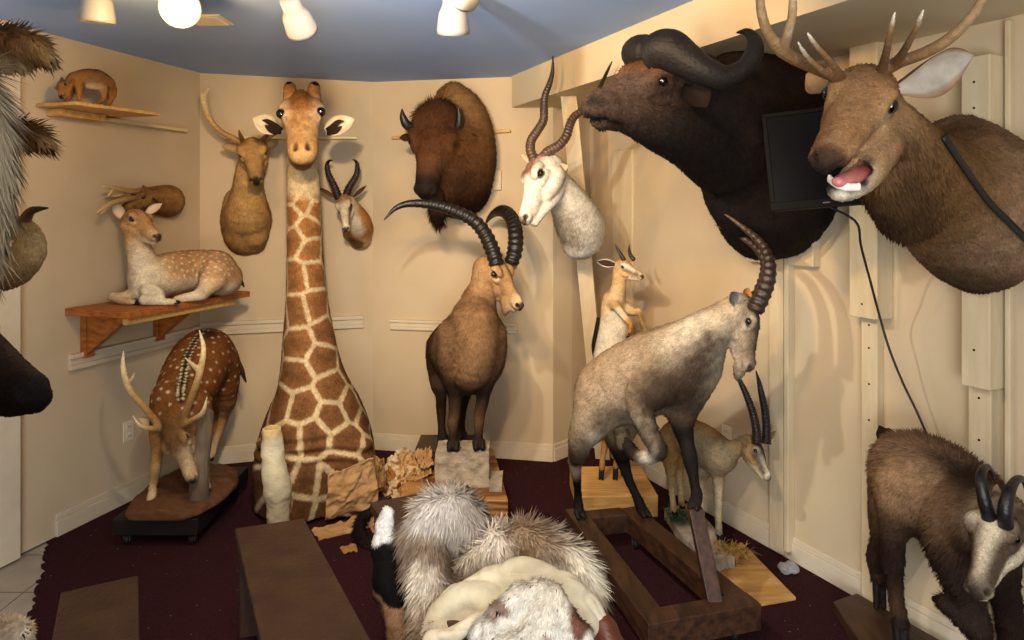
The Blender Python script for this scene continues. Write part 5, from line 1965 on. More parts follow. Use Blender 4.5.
def gazelle_rearing():
    t = thing('gazelle_mount', P(608, 478, 4.0), 'small fawn gazelle with short horns rearing upright on the low pale plinth', 'gazelle')
    B = Body(.006, 'b08450', soft=.014)
    tan, wt = 'bd9a6c', 'e6dac4'
    B.add(Q((612, 300, 3.98, 9.5), (614, 314, 3.98, 13), (614, 332, 3.98, 15), (610, 356, 4.0, 16), (606, 380, 4.02, 15), (604, 398, 4.05, 13)), .03, ['c09460', 'd8c4a0', wt, wt, tan, tan])
    B.add(Q((614, 308, 3.96, 11), (617, 296, 3.94, 8.5), (619, 284, 3.93, 7.2), (619, 274, 3.93, 6.2)), .025, ['d8c4a0', 'cdb084', 'c8a878', 'c09a66'])
    B.paint(Q((606, 290, 4.05, 5), (602, 330, 4.08, 6)), '9c6a34', .05, .8)
    B.paint(Q((618, 318, 3.86, 6), (616, 345, 3.86, 9)), 'eadfc8', .05, .8)
    # hind legs
    B.add(Q((598, 390, 4.04, 11), (596, 412, 4.0, 8), (604, 432, 4.02, 4.6), (606, 440, 4.05, 4.2), (603, 456, 4.03, 2.6), (602, 468, 4.0, 3)), .02, [tan, tan, 'a5763e', 'a5763e', 'b58c54', 'a5763e'])
    B.add(Q((610, 392, 4.06, 11), (612, 414, 4.02, 8), (618, 434, 4.02, 4.6), (620, 442, 4.05, 4.2), (617, 456, 4.03, 2.6), (616, 466, 4.0, 3)), .02, [tan, tan, 'a5763e', 'a5763e', 'b58c54', 'a5763e'])
    # raised forelegs
    B.add(Q((614, 304, 3.92, 7), (616, 306, 3.88, 4.6), (624, 316, 3.84, 3.2), (630.5, 324, 3.80, 2.8), (630, 331, 3.80, 2.2), (628, 335, 3.80, 2.4)), .015, ['c8a878', 'bf945a', 'bf945a', 'a87a42', 'a87a42', '5a3c20'])
    B.add(Q((624, 308, 3.96, 6), (634, 312, 3.92, 3.8), (638, 311, 3.90, 3.0), (641, 320, 3.92, 2.4), (645, 329, 3.94, 2.2), (646, 332, 3.94, 2.4)), .015, ['d8c4a0', 'd0ac74', 'd0ac74', 'd0ac74', 'c8a878', '8a6236'])
    H = Head(P(617, 265, 3.95), P(643.5, 272, 3.82), (0, 0, 1), fat=1.3)
    deer_head(B, H, 'c4a072', muzzle='d4b890', under='e6dac2', nose='2a1c12', eyering='e6dac2', wide=.85)
    for sy in (-1, 1):
        B.paint(H.q((.42, sy * .15, .0, .02), (.65, sy * .12, -.04, .018), (.85, sy * .09, -.08, .014)), '4a2c16', .025, .85)
        B.paint(H.q((.4, sy * .12, .07, .02), (.7, sy * .09, .01, .016)), 'e6dac2', .02, .8)
    B.build('body', t, fur=.005)
    eyes(H, t, .85)
    hc = ['3a2416', '2a1a10', '1c120b']
    horn('horn', Q((624, 260, 3.90, 2.4), (620.5, 254, 3.92, 2.0), (617, 248, 3.93, 1.3), (615.5, 244, 3.93, .4)), t, hc, rings=7, amp=.1, n=40)
    horn('horn', Q((634, 260, 3.88, 2.4), (630.5, 255, 3.90, 2.0), (629, 249, 3.92, 1.3), (629.5, 244.5, 3.92, .4)), t, hc, rings=7, amp=.1, n=40)
    ear('ear', P(616, 265, 3.93), P(596.5, 261.5, 3.93), (.1, -1, .25), .026, t, 'e0d0b0', '3a281a', .6, 'eee4d0')
    horn('tail', Q((600, 318, 4.08, 3.4), (597, 332, 4.08, 3.2), (594, 346, 4.08, 2.6), (594, 358, 4.08, 1)), t, ['241811', '1a120d', '1a120d'], n=24, mat=M['fur'])
    hoof(P(629, 333, 3.80), P(627, 338, 3.80), .013, t)
    hoof(P(646, 331, 3.94), P(648, 334, 3.94), .012, t)
    zb = lambda d: HY + (CZ - .12) * F / d
    hoof(P(602, 468, 4.0), P(601, zb(3.98) - 1, 3.98), .016, t)
    hoof(P(616, 466, 4.0), P(615, zb(3.98) - 1, 3.98), .016, t)


gazelle_rearing()


# ------------------------------------------------------------------ long-horned gazelle beside the wall
def gazelle_plinth():
    def slab(nm, q, z0, z1, mat, label, cat, jig=0):
        m = MB()
        if jig:
            out = []
            for i in range(len(q)):
                a, b = np.array(q[i]), np.array(q[(i + 1) % len(q)])
                for k in range(6):
                    out.append(a + (b - a) * k / 6 + np.random.default_rng(i * 7 + k).uniform(-jig, jig, 2) * (k > 0))
            q = out
        m.prism([(a[0], a[1], z0) for a in q], (0, 0, z1 - z0))
        return tag(m.build(nm, M[mat], bevel=.003), label, cat)
    g = lambda px, py, z: (lambda d: np.array([(px - 512) * d / F, d]))((CZ - z) * F / (py - HY))
    slab('plywood_sheet', [g(705, 562, .016), g(757, 604, .016), g(796, 597, .016), g(742, 542, .016)], .001, .016, 'plywood', 'thin plywood sheet flat on the carpet beside the wheeled frame', 'plywood')
    slab('stone_plinth', [g(664, 508, .075), g(702, 562, .075), g(735, 556, .075), g(694, 502, .075)], .017, .075, 'concrete', 'grey rough slab under the long-horned gazelle', 'plinth', .008)
    # green grass tuft
    def tufts(nm, spots_, cols, label, cat, L, n, seed, spread=.05, lean=1.0):
        r = np.random.default_rng(seed)
        V, T, K = [], [], []
        for s_ in spots_:
            for i in range(n):
                b = np.array(s_) + np.append(r.normal(0, spread, 2), 0)
                dr = np.append(r.normal(0, lean, 2), r.uniform(.25, 1.0))
                dr /= np.linalg.norm(dr)
                l = L * r.uniform(.5, 1.2)
                sd = unit(np.cross(dr, [0, 0, 1.0])) * .0022
                k = len(V)
                m_ = b + dr * l * .6
                e = b + dr * l + np.array([0, 0, -.25 * l])
                e[2] = max(e[2], s_[2] + .002)
                V += [b - sd, b + sd, m_ + sd * .8, m_ - sd * .8, e]
                T += [[k, k + 1, k + 2], [k, k + 2, k + 3], [k + 3, k + 2, k + 4]]
                c = C_(cols[r.integers(len(cols))]) * r.uniform(.7, 1.2)
                K += [c] * 5
        o = mesh_obj(nm, V, [np.array(T)], M['hide'], None, np.clip(np.array(K), 0, 1), smooth=False)
        return tag(o, label, cat, kind='stuff')
    P2 = lambda px, py, z: np.append(g(px, py, z), z)
    tufts('grass_tuft', [P2(672, 512, .076), P2(684, 516, .076), P2(678, 521, .076), P2(694, 522, .076)], ['2c5a38', '1f4a30', '3a6a44'], 'dark green artificial grass on the grey slab by the hind hooves of the long-horned gazelle', 'grass', .05, 70, 2, .025)
    tufts('straw', [P2(722, 548, .077), P2(731, 552, .077), P2(740, 552, .018), P2(734, 560, .018)], ['b08a4a', 'c8a45c', '8a6a34'], 'loose dry straw by the front hoof of the long-horned gazelle', 'straw', .075, 55, 3, .028, 1.6)


gazelle_plinth()


def gazelle_low():
    t = thing('gazelle_mount', P(700, 520, 3.4), 'tan gazelle with long straight ringed horns standing low beside the wall', 'gazelle')
    B = Body(.006, '9c8058', soft=.014)
    tan, gr, pale = 'a07a48', '94805e', 'c8b694'
    B.add(Q((676, 435, 3.56, 14), (686, 436, 3.52, 17), (700, 443, 3.44, 19), (714, 453, 3.38, 18.5), (722, 458, 3.33, 14)), .03, [tan, tan, gr, gr, gr])
    B.add(Q((716, 454, 3.34, 16), (730, 451, 3.28, 9.8), (741, 446, 3.24, 7.8), (748, 442, 3.22, 7)), .03, [gr, gr, gr, '8a7654'])
    B.add(Q((672, 440, 3.56, 14), (670, 456, 3.58, 9), (671, 470, 3.60, 5.4), (671.5, 486, 3.62, 3.2), (673, 502, 3.60, 2.8), (674, 512, 3.58, 3.2)), .02, [tan, tan, 'a88858', 'b09468', 'b09468', '8a7048'])
    B.add(Q((682, 444, 3.64, 13), (680, 458, 3.68, 8), (679, 468, 3.70, 4.6), (680, 484, 3.70, 3), (681.5, 500, 3.68, 2.8), (682, 506, 3.66, 3)), .02, [tan, tan, 'a88858', 'b09468', 'b09468', '8a7048'])
    B.add(Q((717, 462, 3.34, 12), (718, 474, 3.34, 6.6), (718.5, 490, 3.33, 4.6), (718, 504, 3.33, 3.8), (718.5, 522, 3.32, 3), (719, 534, 3.31, 3.4)), .02, [gr, gr, 'b8a684', 'c0ae8c', 'c0ae8c', 'a08c68'])
    B.add(Q((706, 464, 3.46, 11), (701, 476, 3.46, 6), (700, 492, 3.46, 4.2), (700.5, 506, 3.46, 3.4), (702, 522, 3.45, 3)), .02, [gr, gr, pale, pale, pale])
    B.paint(Q((705, 474, 3.36, 6), (690, 464, 3.40, 6)), pale, .05, .6)
    B.paint(Q((690, 418, 3.52, 4), (712, 432, 3.4, 4)), 'b07c40', .07, .7)
    H = Head(P(748, 440, 3.22), P(774, 476, 3.10), (.6, -.1, .7), fat=1.25)
    deer_head(B, H, '94784e', muzzle='b09a74', under='d0c0a0', nose='6a5844', eyering='d8cab0', wide=.85)
    for sy in (-1, 1):
        B.paint(H.q((.4, sy * .14, .06, .02), (.7, sy * .1, .0, .02), (.88, sy * .08, -.05, .016)), 'ded2b8', .025, .9)
        B.paint(H.q((.42, sy * .16, -.02, .02), (.65, sy * .13, -.06, .02), (.82, sy * .1, -.1, .014)), '30201a', .025, .9)
    B.paint(H.q((.2, 0, .2, .08), (.4, 0, .16, .06)), '2a1e18', .06, .85)
    B.build('body', t, fur=.006, flow=np.array([-.7, .3, -.5]))
    eyes(H, t, .85)
    hc = ['1c1512', '1c1512', '15100e', '1a1412']
    horn('horn', Q((757, 444, 3.16, 5.2), (756, 428, 3.18, 4.4), (752.5, 412, 3.2, 4.0), (746, 394, 3.22, 3.3), (739, 379, 3.24, 2.4), (733, 366, 3.26, .7)), t, hc, rings=24, amp=.13, n=180)
    horn('horn', Q((766, 444, 3.18, 5.2), (766.5, 428, 3.20, 4.4), (765, 411, 3.22, 4.0), (761.5, 394, 3.24, 3.3), (759, 382, 3.26, 2.4), (756, 371, 3.28, .7)), t, hc, rings=24, amp=.13, n=180)
    ear('ear', P(747, 444, 3.16), P(738, 436, 3.10), (.2, -1, 0), .022, t, '94784e', '7a6648', .6)
    ear('ear', P(766, 440, 3.26), P(776, 431, 3.30), (.2, -1, 0), .016, t, '94784e', '7a6648', .6)
    hoof(P(674, 511, 3.58), P(675, 514.5, 3.56), .015, t)
    hoof(P(682, 505, 3.66), P(683, 508.5, 3.64), .014, t)
    hoof(P(719, 533, 3.31), P(720, 539, 3.29), .015, t)
    hoof(P(702, 520, 3.45), P(703, 526, 3.43), .014, t)


gazelle_low()

# crumpled paper by the wall
B = Body(.006, 'b8b4ae')
pp = P(804, 573, 3.05)
for i in range(9):
    B.add([(pp[0] + rng.normal(0, .018), 3.19 + rng.normal(0, .015), .018 + abs(rng.normal(0, .008)), .020)], .012, '8c8c8a')
B.plane((0, 0, .001), (0, 0, 1))
B.deform = lambda V, n: V + n * (.012 * (hash_noise(V, 60, 1) - .5))[:, None]
V_, Q_ = B.mesh(1)
tag(mesh_obj('crumpled_paper', V_, [Q_], M['hide'], None, B.colours(V_), smooth=False), 'pale grey crumpled scrap of paper on the carpet by the wall', 'paper scrap')


# ------------------------------------------------------------------ chamois on its dark board
def chamois():
    g = lambda px, py, z: (lambda d: np.array([(px - 512) * d / F, d]))((CZ - z) * F / (py - HY))
    q = [g(826, 578, .07), g(868, 645, .07), g(1090, 760, .07), g(902, 574, .07)]
    q[3] = W_right.p0 + W_right.u * W_right.a(866) + W_right.n * .06
    q[0] = q[3] + W_right.n * .15
    q[1] = q[0] + np.array([-.09, -1.0])
    q[2] = q[3] + W_right.u * 1.15
    m = MB()
    m.prism([(a[0], a[1], .002) for a in q], (0, 0, .050))
    tag(m.build('dark_base_board', M['darkwood'], bevel=.005), 'dark brown base board against the wall under the chamois', 'base board')
    zb = .053
    t = thing('chamois_mount', tuple(P(930, 600, 2.5)[:2]) + (zb,), 'dark brown chamois with a white striped face and small hooked black horns', 'chamois')
    B = Body(.0065, '5a4432', soft=.02, shrink=.006)
    br, dk, pale = '6d5440', '2a1c14', '957250'
    B.add(Q((899, 463, 2.62, 22), (910, 471, 2.58, 37), (932, 489, 2.50, 46), (956, 508, 2.42, 47), (969, 521, 2.34, 44), (983, 531, 2.26, 36)), .05, ['7a5c42', '82644a', '7a5e48', br, '4a3628', '3a281c'])
    B.add(Q((971, 513, 2.34, 36), (988, 517, 2.24, 32), (1001, 521, 2.16, 27), (1009, 521, 2.10, 22)), .05, ['5a4434', '5a4434', '6d5440', '6d5440'])
    # hind legs
    B.add(Q((901, 484, 2.50, 27), (897, 514, 2.50, 18), (893, 540, 2.54, 11), (893, 562, 2.58, 9.5), (894.5, 580, 2.60, 7), (897, 602, 2.60, 6), (899, 616, 2.59, 7), (900.5, 624, 2.57, 7)), .03, [pale, pale, '4a3424', '3a281c', '3a281c', '4a3222', '3a281c', dk])
    B.add(Q((894, 486, 2.70, 24), (886, 518, 2.74, 16), (882, 540, 2.76, 10), (876, 556, 2.80, 8), (877, 570, 2.82, 6.5), (879, 578, 2.80, 6.5)), .03, ['7a5c42', '5a422e', '3a281c', '3a281c', dk, dk])
    # forelegs
    B.add(Q((958, 548, 2.30, 28), (962, 574, 2.26, 19), (968, 596, 2.22, 13), (976, 616, 2.18, 11), (978, 628, 2.17, 11)), .03, [dk] * 5)
    B.add(Q((978, 630, 2.17, 10), (966, 622, 2.18, 8), (954, 610, 2.20, 7), (946, 603, 2.22, 7.5)), .02, [dk] * 4)
    B.add(Q((990, 548, 2.34, 28), (1000, 580, 2.34, 17), (1008, 610, 2.36, 12), (1012, 650, 2.36, 10), (1014, 690, 2.36, 8), (1015, 720, 2.36, 9)), .03, [dk] * 6)
    B.paint(Q((903, 423, 2.56, 6), (926, 432, 2.46, 9), (948, 450, 2.38, 11), (970, 474, 2.30, 11)), '2e1f15', .05, .85, noise=.012)
    B.paint(Q((902, 495, 2.38, 22), (928, 520, 2.30, 12)), '8c6c4c', .16, .55)
    B.paint(Q((915, 542, 2.4, 8), (945, 562, 2.3, 14), (975, 565, 2.2, 16)), dk, .10, .8, noise=.02)
    B.paint(Q((884, 520, 2.5, 10), (888, 545, 2.5, 10)), dk, .08, .6)
    H = Head(P(1003, 511, 2.12), P(973, 580, 1.96), (-1.0, -.75, .25), fat=1.5)
    wt, st = 'cdbb9c', '3f2817'
    deer_head(B, H, wt, muzzle='cbb898', under='d8c8aa', nose='241a14', wide=.95)
    for sy in (-1, 1):
        B.paint(H.q((.1, sy * .16, .08, .05), (.3, sy * .165, .03, .05), (.5, sy * .125, .0, .045), (.7, sy * .10, -.04, .035), (.84, sy * .085, -.07, .028)), st, .035, .92)
    B.paint(Q((1014, 530, 1.98, 5), (1006, 543, 1.95, 6), (998, 557, 1.92, 6), (990, 569, 1.89, 4)), st, .03, .92)
    B.paint(Q((971, 524, 2.06, 4), (967, 545, 2.02, 4), (963, 562, 1.98, 3)), st, .03, .9)
    B.paint(H.q((.97, 0, -.1, .05)), '3a2c22', .03, .8)
    B.furlen(Q((885, 470, 2.6, 20), (930, 440, 2.5, 16), (965, 470, 2.4, 16)), .03, .07)
    B.furlen(Q((940, 560, 2.3, 20), (980, 560, 2.2, 20)), .03, .1)
    B.furlen(H.q((.3, 0, -.05, .25), (1, 0, -.1, .15)), .005, .05)
    B.build('body', t, fur=.014, flow=np.array([-.6, .4, -.8]))
    eyes(H, t, .95)
    hc = ['15110f', '100d0c', '0c0a09']
    horn('horn', Q((989.5, 519, 2.06, 7), (985, 503, 2.05, 6.4), (981.5, 486, 2.06, 5.6), (981, 475, 2.08, 4.6), (984, 468.5, 2.11, 3.8), (989, 468, 2.14, 2.6), (994, 480, 2.17, .6)), t, hc, rings=0, n=70)
    horn('horn', Q((1006, 526, 2.02, 7), (1005, 510, 2.01, 6.6), (1008.5, 494, 2.02, 5.6), (1013, 484, 2.05, 4.6), (1018, 479, 2.08, 3.8), (1023, 480, 2.11, 2.6), (1025, 490, 2.14, .6)), t, hc, rings=0, n=70)
    ear('ear', P(996, 513, 2.14), P(997, 484, 2.20), (-.2, -1, 0), .026, t, '5a4330', 'a08a70', .7)
    ear('ear', P(1020, 523, 2.08), P(1044, 505, 2.10), (-.2, -1, 0), .026, t, '5a4330', 'a08a70', .7)
    hoof(P(900, 622, 2.57), P(902, CZ and HY + (CZ - zb) * F / 2.55 - 2, 2.55), .028, t)
    hoof(P(879, 577, 2.80), P(880, HY + (CZ - zb) * F / 2.80 - 3, 2.78), .026, t)
    hoof(P(947, 604, 2.22), P(938, 602, 2.25), .028, t, (0, 1, 0))
    hoof(P(1015, 718, 2.36), P(1016, HY + (CZ - zb) * F / 2.36 - 2, 2.34), .030, t)
    horn('tail', Q((892, 440, 2.66, 9), (884, 434, 2.70, 8), (880, 427, 2.72, 2)), t, ['3a281c', '20150e', '20150e'], n=14, mat=M['shag'])


chamois()
M['boss'] = painted('horn_boss', rough=.6, spec=.25, var=.35, scale=22, bump=.6, bscale=60)


# ------------------------------------------------------------------ big wall mounts of the long wall
def buffalo():
    t = thing('buffalo_mount', W_right.pt(775, 170), 'huge black-brown buffalo shoulder mount with a horn boss, muzzle raised', 'buffalo mount')
    B = Body(.0095, '2c2019', soft=.03, shrink=.004)
    bk, br, dk = '261c16', '372920', '1b1410'
    B.add(Q((775, 128, 3.30, 60), (772, 150, 3.24, 68), (775, 185, 3.22, 62), (778, 212, 3.26, 46)), .06, [bk, bk, dk, dk])
    B.add(Q((776, 130, 3.5, 70), (776, 205, 3.5, 60)), .06, dk)
    B.add(Q((762, 95, 3.20, 44), (740, 90, 3.05, 40)), .06, bk)
    B.add(Q((764, 150, 3.15, 62), (738, 128, 3.0, 54), (716, 108, 2.88, 44), (700, 92, 2.80, 34)), .06, [bk, bk, bk, bk])
    B.add(Q((722, 170, 3.10, 24), (735, 200, 3.14, 28), (752, 226, 3.2, 24)), .06, dk)
    B.add(Q((615, 112, 2.54, 12), (640, 118, 2.60, 22), (668, 126, 2.68, 30), (696, 138, 2.80, 34), (720, 160, 2.95, 34)), .05, ['2e231c', bk, dk, dk, dk])
    B.plane((W_right.p0[0] + W_right.n[0] * .004, W_right.p0[1] + W_right.n[1] * .004, 0), (W_right.n[0], W_right.n[1], 0))
    # head: profile, tilted up
    H = Head(P(690, 66, 2.74), P(586, 100, 2.52), (.25, -.1, 1), fat=1.0)
    mz = '3d2f27'
    B.add(H.q((.02, 0, -.10, .23), (.2, 0, -.05, .225), (.38, 0, -.05, .195), (.56, 0, -.07, .155), (.74, 0, -.075, .125), (.88, 0, -.075, .112), (.94, 0, -.08, .095)), .04, [bk, br, br, mz, mz, '3a2c24', '2a211c'], (H.y, 1.05))
    B.add(H.q((.1, 0, -.26, .19), (.35, 0, -.27, .135), (.6, 0, -.23, .09), (.8, 0, -.20, .065), (.9, 0, -.195, .055)), .04, [dk, bk, '33261d', '4a382a', '5a4638'])
    for sy in (-1, 1):
        B.add(H.q((.38, sy * .165, .045, .07), (.48, sy * .165, .05, .06), (.56, sy * .13, .02, .05)), .02, '4a3424')
        B.add(H.q((.38, sy * .18, -.03, .05), (.52, sy * .15, -.03, .045)), .02, '4a3424')
        B.dig(H.q((.465, sy * .222, .01, .034)), .01)
        B.add(H.q((.92, sy * .065, -.045, .06), (.86, sy * .07, -.04, .055)), .02, '352820')
        B.dig(H.q((.955, sy * .095, -.02, .026), (.92, sy * .125, -.005, .026)), .012)
        B.paint(H.q((.955, sy * .095, -.02, .02), (.92, sy * .12, -.005, .02)), '100b09', .02, .9)
        ml = [(.99, 0, -.135, .012), (.93, sy * .07, -.14, .012), (.82, sy * .11, -.15, .012), (.72, sy * .12, -.16, .006)]
        B.dig(H.q(*ml), .015)
        B.paint(H.q(*ml), '0f0b09', .02, .8)
        # skin folds around the eye and cheek
        for q in range(3):
            B.dig(H.q((.36 - .05 * q, sy * (.235 + .005 * q), .03, .010), (.38 - .04 * q, sy * .235, -.08 - .03 * q, .014), (.50, sy * .20, -.10 - .045 * q, .013), (.58, sy * .165, -.09 - .05 * q, .006)), .018)
        for q in range(3):
            B.dig(H.q((.66 - .03 * q, sy * .125, -.17 - .04 * q, .007), (.5, sy * .16, -.2 - .045 * q, .014), (.3, sy * .20, -.23 - .05 * q, .008)), .018)
        B.paint(H.q((.465, sy * .19, .10, .05), (.54, sy * .18, .06, .04)), '5a3c26', .08, .55)
        B.paint(H.q((.465, sy * .215, .01, .042)), '140d09', .022, .9)
        B.paint(H.q((.52, sy * .15, -.02, .06), (.66, sy * .13, -.01, .05)), '483a32', .1, .5, noise=.02)
    B.dig(Q((592, 99, 2.42, 4.0), (592, 99, 2.475, 4.0)), .012)
    B.paint(Q((592, 99, 2.40, 4.5), (592, 99, 2.52, 4.5)), '0a0706', .014, .97)
    B.paint(Q((586, 96, 2.40, 2.5), (586, 96, 2.52, 2.5)), '6a584c', .012, .6)
    for dd in (2.40, 2.44, 2.48, 2.52):
        B.paint(Q((583, 114, dd, 1.6), (596, 115, dd, 1.6), (610, 118, dd, 1.6), (622, 124, dd, 1.2)), '0a0706', .014, .85)
    B.paint(Q((594, 122, 2.44, 3), (604, 124, 2.44, 3)), '6a5442', .03, .6)
    B.paint(H.q((.55, 0, .1, .08), (.8, 0, .05, .06)), '4a3d36', .09, .5, noise=.03)
    B.paint(H.q((.40, .1, .14, .06), (.42, -.1, .14, .06)), '6a4428', .08, .5)
    B.build('body', t, fur=.009, flow=np.array([.5, .3, -.8]), jitter=.6)
    for sy in (-1, 1):
        e = ball('eye', H.w(.465, sy * .205, .01), .036 * H.L, M['eye'], t)
    hc = ['1d1917', '191513', '14110f', '100d0c']
    # boss halves and horns
    pb = P(656, 46, 2.60)
    hn = [tuple(P(652, 54, 2.58)) + (.075,), tuple(P(668, 50, 2.53)) + (.086,), tuple(P(686, 60, 2.49)) + (.072,), tuple(P(704, 71, 2.46)) + (.058,), tuple(P(724, 77.5, 2.46)) + (.05,), tuple(P(743, 70, 2.46)) + (.042,), tuple(P(753.5, 54, 2.47)) + (.035,), tuple(P(754, 40, 2.50)) + (.026,), tuple(P(747, 32, 2.53)) + (.016,), tuple(P(737, 32.5, 2.56)) + (.004,)]
    horn('horn', hn, t, hc, n=110, mat=M['boss'], seg=20, flat=((0, 0, 1), .9))
    hn = [tuple(P(652, 52, 2.72)) + (.072,), tuple(P(640, 52, 2.82)) + (.076,), tuple(P(640, 60, 2.93)) + (.064,), tuple(P(648, 70, 3.03)) + (.05,), tuple(P(660, 72, 3.10)) + (.04,), tuple(P(672, 64, 3.14)) + (.03,), tuple(P(680, 52, 3.14)) + (.006,)]
    horn('horn', hn, t, hc, n=90, mat=M['boss'], seg=20, flat=((0, 0, 1), .9))
    ear('ear', P(692, 84, 2.58), P(707, 107, 2.46), (-.5, -1, .1), .060, t, '0e0a08', '1d130d', .9, '0e0a08')
    ear('ear', P(688, 78, 3.0), P(704, 96, 3.14), (-.5, 1, .1), .050, t, '2c2018', '4a3424', .8)


buffalo()


M['eye_wet'] = painted('wet_flesh', rough=.25, spec=.5, var=.1, bump=0)


def elk():
    t = thing('elk_mount', W_right.pt(975, 215), 'tan elk shoulder mount with antlers and open bugling mouth', 'elk mount')
    B = Body(.0085, '7d5c3c', soft=.025, shrink=.004)
    tan, br, dk, lt = '8f6a44', '71522f', '4a3420', 'a8855c'
    B.add(Q((962, 190, 2.42, 62), (976, 205, 2.44, 74), (985, 222, 2.46, 70), (980, 250, 2.46, 44)), .07, ['7d5f42', '80644a', '7d6248', '4a3420'])
    B.add(Q((975, 165, 2.56, 58), (985, 215, 2.62, 76), (988, 250, 2.6, 46)), .06, ['7d6248', '7d6248', '5a4028'])
    B.add(Q((945, 195, 2.36, 56), (922, 176, 2.22, 46), (903, 152, 2.08, 37), (890, 128, 2.0, 28), (880, 108, 1.97, 20)), .05, ['7a5a3a', br, '7a5834', tan, tan])
    B.add(Q((905, 215, 2.22, 26), (892, 196, 2.12, 25), (880, 176, 2.04, 22)), .05, [dk, dk, br])
    B.plane((W_right.p0[0] + W_right.n[0] * .105, W_right.p0[1] + W_right.n[1] * .105, 0), (W_right.n[0], W_right.n[1], 0))
    H = Head(P(872, 80, 1.98), P(829, 150, 1.68), (-.2, -.75, .65), fat=1.0)
    hd = '92704e'
    w = 1.0
    B.add(H.q((.05, 0, -.07, .155), (.18, 0, -.02, .18), (.36, 0, -.02, .165), (.54, 0, -.055, .135), (.72, 0, -.075, .112), (.88, 0, -.085, .102), (.95, 0, -.09, .082)), .03, [hd, hd, hd, hd, 'a07a50', 'a07a50', '8a6444'], (H.y, 1.05))
    # dropped lower jaw
    B.add(Q((890, 128, 1.98, 20), (876, 150, 1.90, 22), (864, 172, 1.82, 19), (851, 184, 1.76, 15.5), (840, 189, 1.72, 12.5)), .03, [hd, hd, lt, 'cdb898', 'd6c6aa'])
    for sy in (-1, 1):
        B.add(H.q((.18, sy * .09, -.12, .11), (.36, sy * .085, -.17, .09), (.5, sy * .07, -.2, .06)), .03, hd)
        B.add(H.q((.26, sy * .125, .065, .052), (.35, sy * .145, .075, .048), (.43, sy * .13, .045, .036)), .02, 'a07a50')
        B.add(H.q((.28, sy * .135, -.03, .045), (.42, sy * .12, -.035, .04)), .02, lt)
        B.dig(H.q((.355, sy * .195, .02, .036)), .008)
        B.add(H.q((.945, sy * .05, -.085, .052)), .015, '8a6444')
        B.dig(H.q((1.01, sy * .045, -.085, .014), (.975, sy * .078, -.07, .022), (.935, sy * .098, -.045, .012)), .008)
        B.paint(H.q((1.01, sy * .045, -.085, .014), (.975, sy * .075, -.07, .016)), '1a1210', .016, .9)
        B.paint(H.q((.31, sy * .17, .018, .012), (.355, sy * .17, .02, .038), (.42, sy * .15, .0, .012)), '1c120c', .016, .92)
        B.paint(H.q((.44, sy * .15, -.02, .03), (.38, sy * .17, -.045, .03)), 'c0a078', .04, .7)
    # mouth cavity
    B.dig(Q((832, 178, 1.62, 7), (840, 178, 1.68, 9.5), (851, 174, 1.74, 9.5), (864, 168, 1.80, 7)), .01, sq=(H.y, 1.45))
    B.paint(Q((840, 177, 1.68, 11), (852, 174, 1.74, 11)), '2a1612', .016, .92, sq=(H.y, 1.4))
    B.paint(Q((838, 197, 1.68, 5), (852, 195, 1.72, 5)), 'ddd0b8', .03, .8)
    B.paint(H.q((1.0, 0, -.15, .085), (1.0, 0, -.09, .075)), '1d1918', .03, .97)
    B.paint(Q((826, 168, 1.64, 3), (840, 166, 1.66, 3), (858, 163, 1.74, 2.5), (868, 164, 1.80, 2.5), (862, 178, 1.78, 2), (850, 187, 1.70, 2)), '241814', .022, .85)
    B.paint(H.q((.2, 0, .2, .1), (.5, 0, .12, .06), (.8, 0, .05, .05)), '90602f', .12, .4)
    B.paint(Q((900, 170, 1.98, 16), (892, 200, 2.05, 18), (910, 225, 2.15, 14)), '4d3520', .14, .65, noise=.02)
    B.paint(Q((955, 292, 2.4, 20), (990, 280, 2.4, 18)), '3c2a1a', .12, .7)
    B.paint(Q((945, 128, 2.3, 12), (965, 118, 2.4, 10)), '5a4028', .08, .5)
    B.furlen(Q((905, 185, 2.05, 32), (890, 165, 2.0, 24), (915, 225, 2.15, 26)), .028, .08)
    B.furlen(H.q((.5, 0, -.1, .3), (1, 0, -.15, .25)), .004, .05)
    B.build('body', t, fur=.009, flow=np.array([.45, .25, -.85]))
    global ELK
    ELK = B
    for sy in (-1, 1):
        ball('eye', H.w(.355, sy * .170, .02), .046 * H.L, M['eye'], t)
    # tongue, teeth
    T = Body(.004, 'b85a58', soft=.01)
    T.add(Q((862, 172, 1.80, 7), (852, 178, 1.75, 8), (844, 181, 1.71, 7.5), (838, 182, 1.68, 5)), .01, ['8a3a3a', 'b85c5a', 'c87470', 'c87470'], (H.y, 1.25))
    V, Qd = T.mesh(1)
    mesh_obj('tongue', V, [Qd], M['eye_wet'], t, T.colours(V))
    T = Body(.004, 'e0d6c4', soft=.01)
    tc = P(842, 184, 1.685)
    for i in range(9):
        a = (i - 4) / 4
        q_ = tc + H.y * a * .034 + H.x * (-.018 * a * a)
        T.add([tuple(q_) + (.0062,), tuple(q_ + np.array([0, 0, -.010])) + (.0066,)], .003, 'e6dcc8')
    V, Qd = T.mesh(1)
    mesh_obj('lower_teeth', V, [Qd], M['eye_wet'], t, T.colours(V))
    ear('ear', P(897, 88, 1.98), P(974, 55, 2.02), (.1, -.9, -.35), .070, t, '7d5a38', 'b9ad9c', .75, '8a6440', thick=.01)
    ear('ear', P(840, 88, 2.0), P(806, 74, 2.12), (-.2, -1, -.2), .055, t, '8a6238', 'a08058', .7)
    ac = ['5a3e24', '6f4f30', '86663f', '9c7c54', 'c0ac8c']
    A = Body(.0065, '9c7a50', soft=.012)
